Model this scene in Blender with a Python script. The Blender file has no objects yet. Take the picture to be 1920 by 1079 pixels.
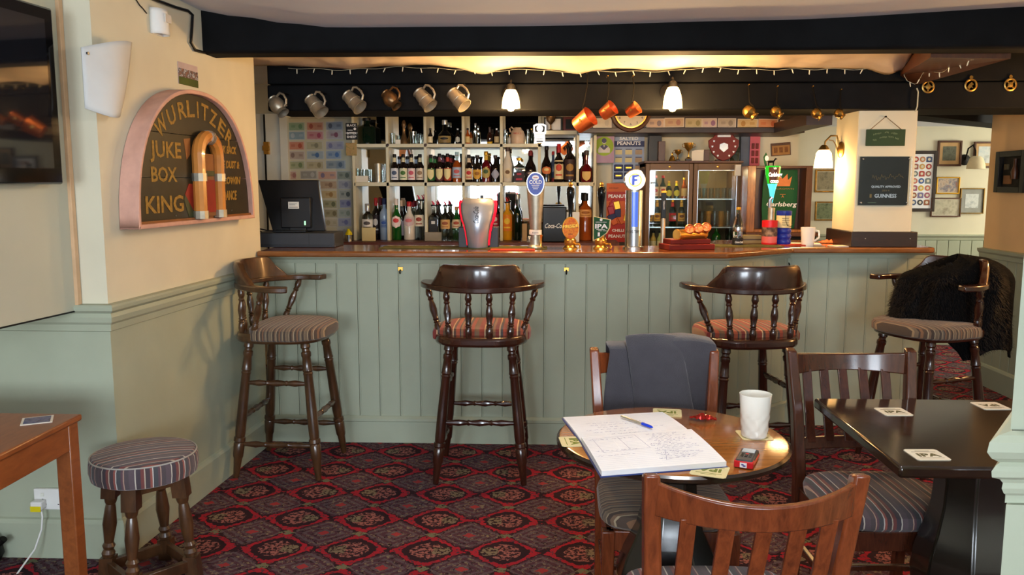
import bpy, math, random
from mathutils import Matrix, Vector, Euler, noise as mnoise
PI = math.pi
R = math.radians
rnd = random.Random(7)
C = bpy.context.scene.collection
SC = bpy.context.scene

# ------------------------------------------------------------------ camera, world, lights, exposure
F, PITCH, YAW, EYE = 1550.0, R(7.17), R(2.2), 1.5
cam_d = bpy.data.cameras.new('camera')
cam_d.sensor_width = 36.0
cam_d.lens = F / 1920.0 * 36.0
cam_d.clip_start = 0.05
cam = bpy.data.objects.new('camera', cam_d)
cam.location = (0, 0, EYE)
cam.rotation_euler = (PI / 2 - PITCH, 0, YAW)
C.objects.link(cam)
SC.camera = cam
SC.view_settings.view_transform = 'Standard'
SC.view_settings.look = 'None'
SC.view_settings.gamma = 1.0
SC.view_settings.use_curve_mapping = False
SC.view_settings.exposure = 0.3

w = bpy.data.worlds.new('overcast_sky')
SC.world = w
w.use_nodes = True
w.node_tree.nodes['Background'].inputs[0].default_value = (0.78, 0.88, 1.0, 1)
w.node_tree.nodes['Background'].inputs[1].default_value = 1.5


def light(name, kind, loc, energy, col, size=0.1, size_y=None, rot=None, soft=None):
    d = bpy.data.lights.new(name, kind)
    d.energy = energy
    d.color = col
    if kind == 'AREA':
        d.shape = 'RECTANGLE'
        d.size = size
        d.size_y = size_y or size
    else:
        d.shadow_soft_size = size
    o = bpy.data.objects.new(name, d)
    o.location = loc
    if rot:
        o.rotation_euler = rot
    C.objects.link(o)
    return o


# overcast daylight coming in through the two windows of the wall behind the viewer
DAY = (0.80, 0.90, 1.0)
light('window_daylight', 'AREA', (-1.35, -3.62, 1.45), 165, DAY, 1.75, 1.25, (PI / 2, 0, 0))
light('window_daylight', 'AREA', (1.35, -3.62, 1.45), 165, DAY, 1.75, 1.25, (PI / 2, 0, 0))
# added warm fill for the far wall, set at an unseen window
light('far_wall_fill', 'AREA', (5.35, 6.7, 1.5), 40, (1.0, 0.94, 0.74), 1.3, 1.0, (PI / 2, 0, PI / 2))
# the camera's own flash
light('camera_flash', 'POINT', (0.05, -0.02, 1.60), 9, (1.0, 0.98, 0.94), 0.03)
# added overhead fill standing in for flash bounced off the ceiling, above the picture
light('overhead_fill', 'POINT', (0.45, 1.95, 2.03), 22, (1.0, 0.97, 0.92), 0.12)
WARM = (1.0, 0.60, 0.24)
# a wall lamp of the same kind further along the right wall, beyond the edge of the picture
light('right_wall_lamp', 'POINT', (3.10, 4.35, 1.66), 28, WARM, 0.05)


def W(px, py, Y=None, Z=None, X=None):
    """world point seen at a photograph pixel, on the plane Y, Z or X"""
    f = Vector((-math.sin(YAW) * math.cos(PITCH), math.cos(YAW) * math.cos(PITCH), -math.sin(PITCH)))
    r = Vector((math.cos(YAW), math.sin(YAW), 0))
    u = r.cross(f)
    d = f + r * ((px - 960) / F) - u * ((py - 539.5) / F)
    t = Y / d.y if Y is not None else ((Z - EYE) / d.z if Z is not None else X / d.x)
    return Vector((0, 0, EYE)) + d * t


def lin(c):
    return tuple(((x / 255.0) / 12.92 if x <= 10 else ((x / 255.0 + 0.055) / 1.055) ** 2.4) for x in c)


# ------------------------------------------------------------------ materials
class NT:
    """small helper for building node trees"""

    def __init__(s, name):
        s.m = bpy.data.materials.new(name)
        s.m.use_nodes = True
        s.t = s.m.node_tree
        s.b = s.t.nodes['Principled BSDF']

    def n(s, kind, **kw):
        x = s.t.nodes.new(kind)
        for k, v in kw.items():
            setattr(x, k, v)
        return x

    def put(s, sock, v):
        if isinstance(v, bpy.types.NodeSocket):
            s.t.links.new(v, sock)
        elif isinstance(v, (tuple, list)) and len(v) == 3 and sock.type == 'RGBA':
            sock.default_value = (*v, 1)
        else:
            sock.default_value = v

    def coord(s, which='Object'):
        return s.n('ShaderNodeTexCoord').outputs[which]

    def scale(s, vec, sc, rot=(0, 0, 0)):
        x = s.n('ShaderNodeMapping')
        s.put(x.inputs[0], vec)
        x.inputs['Scale'].default_value = sc
        x.inputs['Rotation'].default_value = rot
        return x.outputs[0]

    def noise(s, vec, sc, detail=3, rough=0.55, dist=0.0):
        x = s.n('ShaderNodeTexNoise')
        s.put(x.inputs['Vector'], vec)
        x.inputs['Scale'].default_value = sc
        x.inputs['Detail'].default_value = detail
        x.inputs['Roughness'].default_value = rough
        x.inputs['Distortion'].default_value = dist
        return x.outputs[0]

    def math(s, op, a, b=0.0, c=0.0):
        x = s.n('ShaderNodeMath', operation=op)
        s.put(x.inputs[0], a)
        s.put(x.inputs[1], b)
        s.put(x.inputs[2], c)
        return x.outputs[0]

    def mix(s, fac, a, b, mode='MIX'):
        x = s.n('ShaderNodeMix', data_type='RGBA', blend_type=mode)
        s.put(x.inputs[0], fac)
        s.put(x.inputs[6], a)
        s.put(x.inputs[7], b)
        return x.outputs[2]

    def ramp(s, fac, stops, interp='LINEAR'):
        x = s.n('ShaderNodeValToRGB')
        cr = x.color_ramp
        cr.interpolation = interp
        while len(cr.elements) < len(stops):
            cr.elements.new(0.5)
        for e, (p, c) in zip(cr.elements, stops):
            e.position = p
            e.color = (*c, 1)
        s.put(x.inputs[0], fac)
        return x.outputs[0]

    def sep(s, vec):
        x = s.n('ShaderNodeSeparateXYZ')
        s.put(x.inputs[0], vec)
        return x.outputs

    def bump(s, h, strength=0.2, dist=0.01):
        x = s.n('ShaderNodeBump')
        x.inputs['Strength'].default_value = strength
        x.inputs['Distance'].default_value = dist
        s.put(x.inputs['Height'], h)
        s.t.links.new(x.outputs[0], s.b.inputs['Normal'])

    def set(s, **kw):
        names = dict(col='Base Color', rough='Roughness', metal='Metallic', spec='Specular IOR Level', coat='Coat Weight',
                     coatr='Coat Roughness', trans='Transmission Weight', ior='IOR', em='Emission Color', ems='Emission Strength', sheen='Sheen Weight')
        for k, v in kw.items():
            s.put(s.b.inputs[names[k]], v)
        return s


def pm(name, rgb, rough=0.5, metal=0.0, var=0.12, sc=9.0, bump=0.0, bsc=60.0, **kw):
    kw.setdefault('spec', 0.28)
    t = NT(name)
    c = lin(rgb)
    co = t.coord()
    n = t.noise(co, sc)
    lo = tuple(x * (1 - var) for x in c)
    hi = tuple(min(1, x * (1 + var)) for x in c)
    t.set(col=t.ramp(n, [(0.3, lo), (0.7, hi)]), rough=rough, metal=metal, **kw)
    if bump:
        t.bump(t.noise(co, bsc, 4), bump, 0.004)
    return t.m


def wood(name, dark, light_, grain=(26, 26, 3), rough=0.32, coat=0.0, bump=0.05):
    t = NT(name)
    v = t.scale(t.coord(), grain)
    n = t.noise(v, 2.2, 6, 0.62, 0.6)
    n2 = t.noise(t.coord(), 3.0, 2)
    c = t.ramp(n, [(0.28, lin(dark)), (0.72, lin(light_))])
    c = t.mix(0.35, c, t.ramp(n2, [(0.3, lin(dark)), (0.75, lin(light_))]))
    t.set(col=c, rough=rough, coat=coat, coatr=0.12)
    t.bump(n, bump, 0.002)
    return t.m


def stripes(name, cols, period, axis, rough=0.9):
    t = NT(name)
    co = t.coord()
    x = t.sep(co)
    if axis == 'round':
        x = t.math('MULTIPLY', t.math('ARCTAN2', x[1], x[0]), 0.19)
    else:
        x = x[axis]
    wob = t.noise(co, 6.0, 2)
    x = t.math('ADD', x, t.math('MULTIPLY', wob, 0.006))
    f = t.math('FRACT', t.math('DIVIDE', x, period))
    n = len(cols)
    tot = float(sum(k for k, _ in cols))
    stops, p = [], 0.0
    for k, c in cols:
        stops.append((p / tot, lin(c)))
        p += k
    c = t.ramp(f, stops, 'CONSTANT')
    fz = t.noise(co, 420.0, 2)
    c = t.mix(t.math('MULTIPLY', fz, 0.45), c, lin((60, 56, 58)), 'MIX')
    t.set(col=c, rough=rough, spec=0.2, sheen=0.2)
    t.bump(t.noise(co, 380.0, 3), 0.35, 0.002)
    return t.m


def glass(name, rgb, rough=0.03, trans=1.0, ior=1.45):
    t = NT(name)
    n = t.noise(t.coord(), 5.0, 2)
    c = lin(rgb)
    t.set(col=t.ramp(n, [(0.3, tuple(x * 0.94 for x in c)), (0.7, c)]), rough=rough, trans=trans, ior=ior)
    return t.m


def clear_pane(name, tint=(245, 250, 248), gloss=0.04):
    """a thin sheet of glass: lets light straight through and adds a surface reflection"""
    t = NT(name)
    t.t.nodes.remove(t.b)
    out = [n for n in t.t.nodes if n.type == 'OUTPUT_MATERIAL'][0]
    tr = t.n('ShaderNodeBsdfTransparent')
    tr.inputs[0].default_value = (*lin(tint), 1)
    gl = t.n('ShaderNodeBsdfGlossy')
    gl.inputs['Roughness'].default_value = 0.02
    fr = t.n('ShaderNodeFresnel')
    fr.inputs[0].default_value = 1.45
    mx = t.n('ShaderNodeMixShader')
    t.t.links.new(t.math('ADD', fr.outputs[0], gloss - 0.04), mx.inputs[0])
    t.t.links.new(tr.outputs[0], mx.inputs[1])
    t.t.links.new(gl.outputs[0], mx.inputs[2])
    t.t.links.new(mx.outputs[0], out.inputs[0])
    return t.m


def glow(name, rgb, strength, rough=0.4):
    t = NT(name)
    c = lin(rgb)
    n = t.noise(t.coord(), 4.0, 1)
    t.set(col=c, em=t.ramp(n, [(0.2, c), (0.8, tuple(min(1, x * 1.05) for x in c))]), ems=strength, rough=rough)
    return t.m


def carpet():
    t = NT('patterned_carpet')
    co = t.coord('Object')
    wv = t.n('ShaderNodeVectorMath', operation='ADD')
    nz = t.n('ShaderNodeTexNoise')
    t.put(nz.inputs['Vector'], co)
    nz.inputs['Scale'].default_value = 46.0
    nz.inputs['Detail'].default_value = 2.0
    v2 = t.n('ShaderNodeVectorMath', operation='MULTIPLY_ADD')
    t.put(v2.inputs[0], nz.outputs[1])
    v2.inputs[1].default_value = (0.022, 0.022, 0)
    v2.inputs[2].default_value = (-0.011, -0.011, 0)
    t.put(wv.inputs[0], co)
    t.put(wv.inputs[1], v2.outputs[0])
    s = t.sep(wv.outputs[0])
    u = t.math('DIVIDE', t.math('ADD', s[0], 20.0 + 0.475), 0.315)
    v = t.math('DIVIDE', t.math('ADD', s[1], 20.0 - 3.34 + 0.315 * 4 + 0.12), 0.315)
    fu = t.math('SUBTRACT', t.math('FRACT', u), 0.5)
    fv = t.math('SUBTRACT', t.math('FRACT', v), 0.5)
    iu = t.math('FLOOR', u)
    flip = t.math('SUBTRACT', t.math('MULTIPLY', t.math('MODULO', iu, 2.0), 2.0), 1.0)
    # ogee lattice: g is +2 in the middle of an oval, -2 in the middle of a diamond
    n0 = t.noise(wv.outputs[0], 40.0, 2, 0.5)
    g = t.math('ADD', t.math('ADD', t.math('COSINE', t.math('MULTIPLY', fu, 2 * PI)), t.math('COSINE', t.math('MULTIPLY', fv, 2 * PI))), t.math('MULTIPLY', t.math('SUBTRACT', n0, 0.5), 0.7))
    d = t.math('SUBTRACT', 1.0, t.math('MULTIPLY', t.math('SUBTRACT', g, 0.62), 0.4))
    au = t.math('SUBTRACT', 0.5, t.math('ABSOLUTE', fu))
    av = t.math('SUBTRACT', 0.5, t.math('ABSOLUTE', fv))
    q = t.math('ADD', t.math('DIVIDE', au, 0.40), t.math('DIVIDE', av, 0.34))
    n1 = t.noise(wv.outputs[0], 62.0, 3, 0.6)
    n2 = t.noise(wv.outputs[0], 34.0, 2, 0.5)
    dark = lin((50, 32, 38))
    plum = lin((86, 56, 66))
    red = lin((168, 36, 50))
    rose = lin((164, 104, 96))
    olive = lin((134, 120, 96))
    slate = lin((98, 84, 90))
    # oval fill: dark ground, rose flowers, olive leaf at one end
    fl = t.mix(t.math('MULTIPLY', t.math('GREATER_THAN', n1, 0.50), t.math('LESS_THAN', d, 0.80)), dark, rose)
    leaf = t.math('MULTIPLY', t.math('GREATER_THAN', t.math('MULTIPLY', fu, flip), 0.07), t.math('LESS_THAN', t.math('ADD', t.math('ABSOLUTE', fv), t.math('MULTIPLY', n2, 0.12)), 0.17))
    fl = t.mix(t.math('MULTIPLY', leaf, t.math('LESS_THAN', d, 1.0)), fl, t.mix(t.math('GREATER_THAN', n1, 0.47), dark, olive))
    # diamond fill: stepped borders
    ring = t.math('FRACT', t.math('MULTIPLY', q, 2.6))
    di = t.mix(t.math('GREATER_THAN', ring, 0.55), plum, slate)
    di = t.mix(t.math('GREATER_THAN', n1, 0.56), di, t.mix(t.math('GREATER_THAN', n2, 0.5), dark, olive))
    di = t.mix(t.math('LESS_THAN', q, 0.22), di, lin((165, 60, 62)))
    col = t.mix(t.math('LESS_THAN', g, 0.72), fl, dark)
    col = t.mix(t.math('LESS_THAN', g, 0.50), col, t.mix(t.math('GREATER_THAN', n1, 0.57), red, plum))
    col = t.mix(t.math('LESS_THAN', g, 0.02), col, dark)
    col = t.mix(t.math('LESS_THAN', g, -0.15), col, di)
    # sage leaves where four bands meet above and below each oval
    lf = t.math('ADD', t.math('MULTIPLY', t.math('ABSOLUTE', fu), 1.0), t.math('MULTIPLY', av, 1.3))
    col = t.mix(t.math('MULTIPLY', t.math('LESS_THAN', lf, 0.11), t.math('GREATER_THAN', n1, 0.44)), col, lin((118, 120, 92)))
    pile = t.noise(co, 700.0, 2)
    col = t.mix(t.math('MULTIPLY', pile, 0.35), col, lin((44, 30, 34)))
    t.set(col=col, rough=0.95, spec=0.1)
    t.bump(pile, 0.5, 0.003)
    return t.m


def mirror_mat():
    t = NT('mirror_glass')
    n = t.noise(t.coord(), 3.0)
    t.set(col=t.ramp(n, [(0.3, (0.80, 0.82, 0.80)), (0.7, (0.86, 0.88, 0.86))]), metal=1.0, rough=0.02)
    return t.m


def print_mat(name, cols, sc, thr=0.5, rough=0.6):
    """flat printed picture: blotches of a few colours"""
    t = NT(name)
    n = t.noise(t.coord(), sc, 4, 0.6, 0.4)
    k = len(cols)
    t.set(col=t.ramp(n, [(0.3 + 0.4 * i / max(1, k - 1), lin(c)) for i, c in enumerate(cols)]), rough=rough, spec=0.25)
    return t.m


M = {}
M['carpet'] = carpet()
M['cream_warm_lit'] = pm('warm_lit_cream_paint', (232, 192, 142), 0.75, var=0.06, sc=2.5, bump=0.12, bsc=35)  # cream paint with the warm lamplight mixed into its colour
M['cream'] = pm('cream_wall_paint', (212, 206, 182), 0.75, var=0.06, sc=2.5, bump=0.12, bsc=35)
M['green'] = pm('sage_green_paint', (164, 171, 150), 0.5, var=0.06, sc=3.0, bump=0.10, bsc=45)
M['ceil'] = pm('white_ceiling_paint', (222, 228, 240), 0.85, var=0.03, sc=2.0, bump=0.15, bsc=14)
M['black_beam'] = pm('black_beam_paint', (14, 15, 17), 0.8, var=0.3, sc=6.0, bump=0.35, bsc=18, spec=0.12)
M['board_paint'] = pm('pale_board_paint', (182, 184, 166), 0.6, var=0.04, sc=3.0)
M['white'] = pm('white_gloss_paint', (225, 226, 216), 0.4, var=0.04)
M['whiteplastic'] = pm('white_plastic', (228, 228, 224), 0.35, var=0.03)
M['stool_wood'] = wood('dark_stool_wood', (30, 14, 9), (70, 34, 20), (14, 14, 4), 0.22, 0.5)
M['old_wood'] = wood('worn_brown_stool_wood', (38, 24, 13), (94, 62, 36), (16, 16, 4), 0.28, 0.4)
M['chair_wood'] = wood('red_brown_chair_wood', (72, 32, 16), (136, 68, 34), (30, 30, 5), 0.25, 0.4)
M['chair_wood_dark'] = wood('dark_brown_chair_wood', (44, 20, 11), (92, 46, 26), (30, 30, 5), 0.25, 0.4)
M['table_oak'] = wood('varnished_oak_top', (112, 62, 22), (178, 112, 52), (4, 34, 20), 0.16, 0.6)
M['table_black'] = wood('dark_stained_table_wood', (20, 15, 10), (52, 36, 22), (6, 30, 20), 0.16, 0.6)
M['ped_black'] = wood('black_stained_pedestal_wood', (14, 13, 10), (36, 32, 24), (20, 20, 3), 0.22, 0.5)
M['left_table'] = wood('orange_brown_table_wood', (112, 58, 26), (158, 90, 44), (26, 5, 20), 0.35, 0.2)
M['counter'] = wood('oak_counter_top', (98, 56, 26), (158, 98, 50), (3, 30, 30), 0.14, 0.7)
M['mahogany'] = wood('reddish_shelf_wood', (74, 40, 34), (116, 66, 58), (4, 26, 26), 0.4)
M['oak'] = wood('strong_grained_oak', (86, 48, 18), (190, 122, 56), (34, 34, 4), 0.35, 0.2)
M['brown_wood'] = wood('brown_cabinet_wood', (60, 32, 16), (96, 54, 28), (18, 18, 4), 0.4)
M['fridge'] = pm('brown_fridge_paint', (104, 78, 52), 0.4, var=0.06)
M['plinth'] = wood('black_brown_plinth_wood', (26, 16, 12), (54, 34, 24), (4, 20, 20), 0.4)
M['shelf'] = pm('cream_shelf_paint', (206, 200, 172), 0.5, var=0.04)
M['mirror'] = mirror_mat()
M['black'] = pm('black_plastic', (18, 19, 21), 0.35, var=0.15)
M['blackgloss'] = pm('black_gloss', (10, 10, 12), 0.08, var=0.1)
M['screen'] = pm('tv_screen', (20, 22, 28), 0.04, var=0.05, spec=0.8)
M['grey'] = pm('dark_grey_plastic', (52, 54, 58), 0.45, var=0.08)
M['brass'] = pm('brass', (222, 172, 84), 0.27, 0.9, var=0.1, sc=14)
M['oldbrass'] = pm('aged_brass', (140, 110, 56), 0.36, 0.9, var=0.25, sc=20)
M['copper'] = pm('copper', (216, 128, 76), 0.36, 0.85, var=0.12, sc=14)
M['pewter'] = pm('pewter', (176, 168, 150), 0.42, 0.75, var=0.15, sc=22)
M['bronze'] = pm('dark_bronze', (128, 98, 66), 0.35, 0.8, var=0.2, sc=20)
M['steel'] = pm('brushed_steel', (190, 194, 198), 0.25, 1.0, var=0.06)
M['silver'] = pm('silver_plastic', (178, 182, 190), 0.3, 0.6, var=0.03)
M['iron'] = pm('black_iron', (26, 24, 22), 0.5, 0.5, var=0.2)
M['drape'] = pm('white_drape_cloth', (216, 200, 180), 0.85, var=0.08, sc=6)
M['wirewhite'] = pm('pale_wire', (190, 186, 160), 0.6)
M['bulb'] = pm('clear_fairy_bulb', (226, 220, 196), 0.2)
M['pink'] = pm('faded_pink_paint', (206, 160, 142), 0.6, var=0.10, sc=16, bump=0.1)
M['signboard'] = pm('dark_painted_boards', (48, 41, 26), 0.45, var=0.25, sc=8)
M['gold'] = pm('worn_gold_paint', (150, 116, 48), 0.6, var=0.35, sc=60)
M['amber_plastic'] = pm('amber_tube', (196, 128, 58), 0.2, var=0.14, sc=10, coat=0.4)
M['juke_red'] = pm('faded_red_paint', (140, 40, 32), 0.5, var=0.2)
M['juke_green'] = pm('dull_green_paint', (70, 74, 46), 0.5, var=0.2)
M['juke_brown'] = pm('tan_panel_paint', (132, 84, 44), 0.5, var=0.2)
M['paper'] = pm('paper', (226, 220, 206), 0.8, var=0.04)
M['paperwhite'] = pm('white_paper', (236, 236, 236), 0.8, var=0.03)
M['cardmat'] = pm('beer_mat_card', (214, 200, 150), 0.8, var=0.04)
M['matgreen'] = pm('beer_mat_green_print', (116, 122, 48), 0.8)
M['matgrey'] = pm('beer_mat_grey_print', (96, 92, 60), 0.8)
M['matpale'] = pm('white_beer_mat_card', (222, 216, 196), 0.8, var=0.04)
M['bluecover'] = pm('blue_book_cover', (44, 62, 120), 0.5)
M['inkblue'] = pm('blue_ink', (84, 86, 150), 0.8)
M['inkfaint'] = pm('ruled_line_ink', (186, 190, 210), 0.8)
M['penblue'] = pm('blue_pen_cap', (26, 60, 190), 0.3)
M['penclear'] = pm('clear_pen_barrel', (150, 140, 118), 0.15)
M['ceramic'] = pm('white_glazed_ceramic', (228, 226, 216), 0.12, var=0.02, coat=0.5)
M['redplastic'] = pm('red_plastic', (200, 30, 36), 0.35, var=0.06)
M['redglow'] = glow('red_lit_trim', (235, 20, 48), 0.9)
M['blueplastic'] = pm('blue_plastic', (30, 46, 140), 0.3, var=0.08)
M['foil'] = pm('red_foil_wrapper', (150, 30, 24), 0.2, 0.5, var=0.3, sc=40)
M['fleece'] = pm('charcoal_fleece', (60, 58, 64), 0.95, var=0.08, sc=20, bump=0.5, bsc=300, sheen=0.4)
M['coat'] = pm('black_coat_cloth', (12, 12, 13), 0.95, var=0.2, spec=0.08)
M['fur'] = pm('black_brown_fur', (22, 17, 15), 0.7, var=0.5, sc=12)
M['yellowtag'] = pm('yellow_tag', (214, 196, 20), 0.6)
M['darkgreenboard'] = pm('dark_green_sign_paint', (38, 62, 34), 0.5, var=0.1)
M['chalk'] = pm('faded_white_lettering', (120, 136, 104), 0.8)
M['lettwhite'] = pm('white_lettering', (236, 236, 236), 0.6)
M['lettgold'] = pm('gold_lettering', (150, 116, 60), 0.5, var=0.2)
M['lettred'] = pm('red_lettering', (176, 44, 40), 0.6)
M['lettblack'] = pm('black_lettering', (26, 26, 28), 0.6)
M['plaque'] = pm('black_plaque', (30, 30, 31), 0.10, var=0.2, sc=4)
M['acrylic'] = clear_pane('clear_acrylic', (240, 244, 244))
M['pane'] = clear_pane('window_glass')
M['carls'] = pm('green_plaque_enamel', (26, 78, 42), 0.5, var=0.1, spec=0.15)
M['crown'] = pm('orange_crown_print', (200, 120, 62), 0.5, var=0.2)
M['lampglass'] = glow('lit_glass_shade', (255, 214, 150), 5.0)
M['lampplastic'] = pm('unlit_white_shade', (206, 206, 202), 0.6, var=0.04)
M['greenlit'] = glow('green_lit_head', (30, 170, 40), 0.5, 0.2)
M['cyanlit'] = glow('ice_blue_lit_foot', (80, 200, 220), 0.7, 0.2)
M['bluelit'] = glow('blue_lit_column', (70, 110, 225), 0.45, 0.2)
M['whitelit'] = glow('white_lit_badge', (255, 255, 250), 1.1)
M['dkglass'] = pm('dark_bottle_glass', (24, 16, 14), 0.06, var=0.15, coat=0.5)
M['brownglass'] = pm('brown_bottle_glass', (46, 20, 12), 0.06, var=0.15, coat=0.5)
M['greenglass'] = pm('green_bottle_glass', (16, 78, 24), 0.06, var=0.2, coat=0.5)
M['dkgreenglass'] = pm('dark_green_bottle_glass', (14, 30, 20), 0.06, var=0.2, coat=0.5)
M['amberglass'] = pm('amber_spirit', (150, 70, 22), 0.06, var=0.15, coat=0.5)
M['redglass'] = pm('deep_red_bottle', (92, 14, 22), 0.06, var=0.15, coat=0.5)
M['clearglass'] = glass('clear_bottle_glass', (232, 240, 238))
M['paleglass'] = pm('frosted_pale_bottle', (206, 196, 180), 0.25, var=0.04, coat=0.3)
M['yellowglass'] = pm('yellow_liqueur', (204, 146, 30), 0.08, var=0.1, coat=0.5)
M['cap_black'] = pm('black_bottle_cap', (20, 18, 20), 0.4)
M['cap_red'] = pm('red_bottle_cap', (170, 24, 30), 0.35)
M['cap_gold'] = pm('gold_bottle_cap', (206, 156, 50), 0.3, 0.6)
M['cap_silver'] = pm('silver_bottle_cap', (184, 186, 190), 0.3, 0.6)
M['cap_brown'] = pm('brown_bottle_cap', (60, 44, 40), 0.4)
M['pinkspout'] = pm('pink_pourer', (214, 60, 90), 0.35)
M['peanutblue'] = pm('blue_nut_card', (150, 164, 190), 0.5, var=0.1)
M['peanutnavy'] = pm('navy_print', (38, 48, 92), 0.5)
M['peanutorange'] = pm('orange_nut_card', (206, 96, 36), 0.5, var=0.15)
M['peanutred'] = pm('red_nut_card', (176, 42, 30), 0.5, var=0.15)
M['bartowel'] = pm('olive_bar_towel', (86, 84, 46), 0.95, bump=0.4, bsc=200)
M['bartowelred'] = pm('red_bar_mat', (176, 60, 40), 0.9)
M['maroon'] = pm('maroon_shield_wood', (108, 28, 22), 0.45, var=0.15)
M['clockface'] = pm('clock_face', (214, 206, 190), 0.5, var=0.03)
M['slateblue'] = pm('slate_blue_paint', (96, 104, 118), 0.6)
M['dogcard'] = pm('pink_card', (198, 96, 110), 0.6, var=0.1)
multi = [(5, (96, 82, 88)), (1, (206, 198, 184)), (4, (70, 62, 70)), (3, (120, 66, 62)), (1, (190, 176, 156)), (4, (74, 62, 66)), (2, (150, 84, 74)), (1, (200, 196, 190)),
         (4, (74, 76, 80)), (2, (98, 72, 80)), (1, (182, 150, 132)), (4, (84, 74, 78))]
brown = [(3, (116, 98, 78)), (1, (166, 146, 116)), (3, (72, 58, 48)), (2, (124, 98, 76)), (1, (172, 154, 124)), (3, (84, 68, 56)), (2, (134, 98, 70)), (1, (70, 60, 56)),
         (2, (116, 102, 86)), (1, (160, 138, 106)), (3, (78, 66, 56)), (1, (138, 116, 92))]
warmst = [(4, (150, 62, 44)), (1, (212, 180, 140)), (2, (92, 66, 54)), (3, (172, 84, 54)), (1, (70, 66, 66)), (2, (150, 112, 80)), (3, (132, 50, 42)), (1, (206, 170, 130)),
         (2, (84, 74, 70)), (3, (160, 72, 50)), (1, (110, 90, 70)), (3, (124, 92, 66))]
M['st_multi_x'] = stripes('multicolour_stripe_weave', multi, 0.115, 0)
M['st_multi_round'] = stripes('multicolour_stripe_weave_round', multi, 0.125, 'round')
M['st_brown_y'] = stripes('brown_stripe_weave_across', brown, 0.085, 1)
M['st_warm_x'] = stripes('warm_lit_stripe_weave', warmst, 0.16, 0)  # seat stripes with the orange glow of the bar lamps mixed in
M['piping'] = pm('grey_piping', (170, 166, 158), 0.8)


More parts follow.
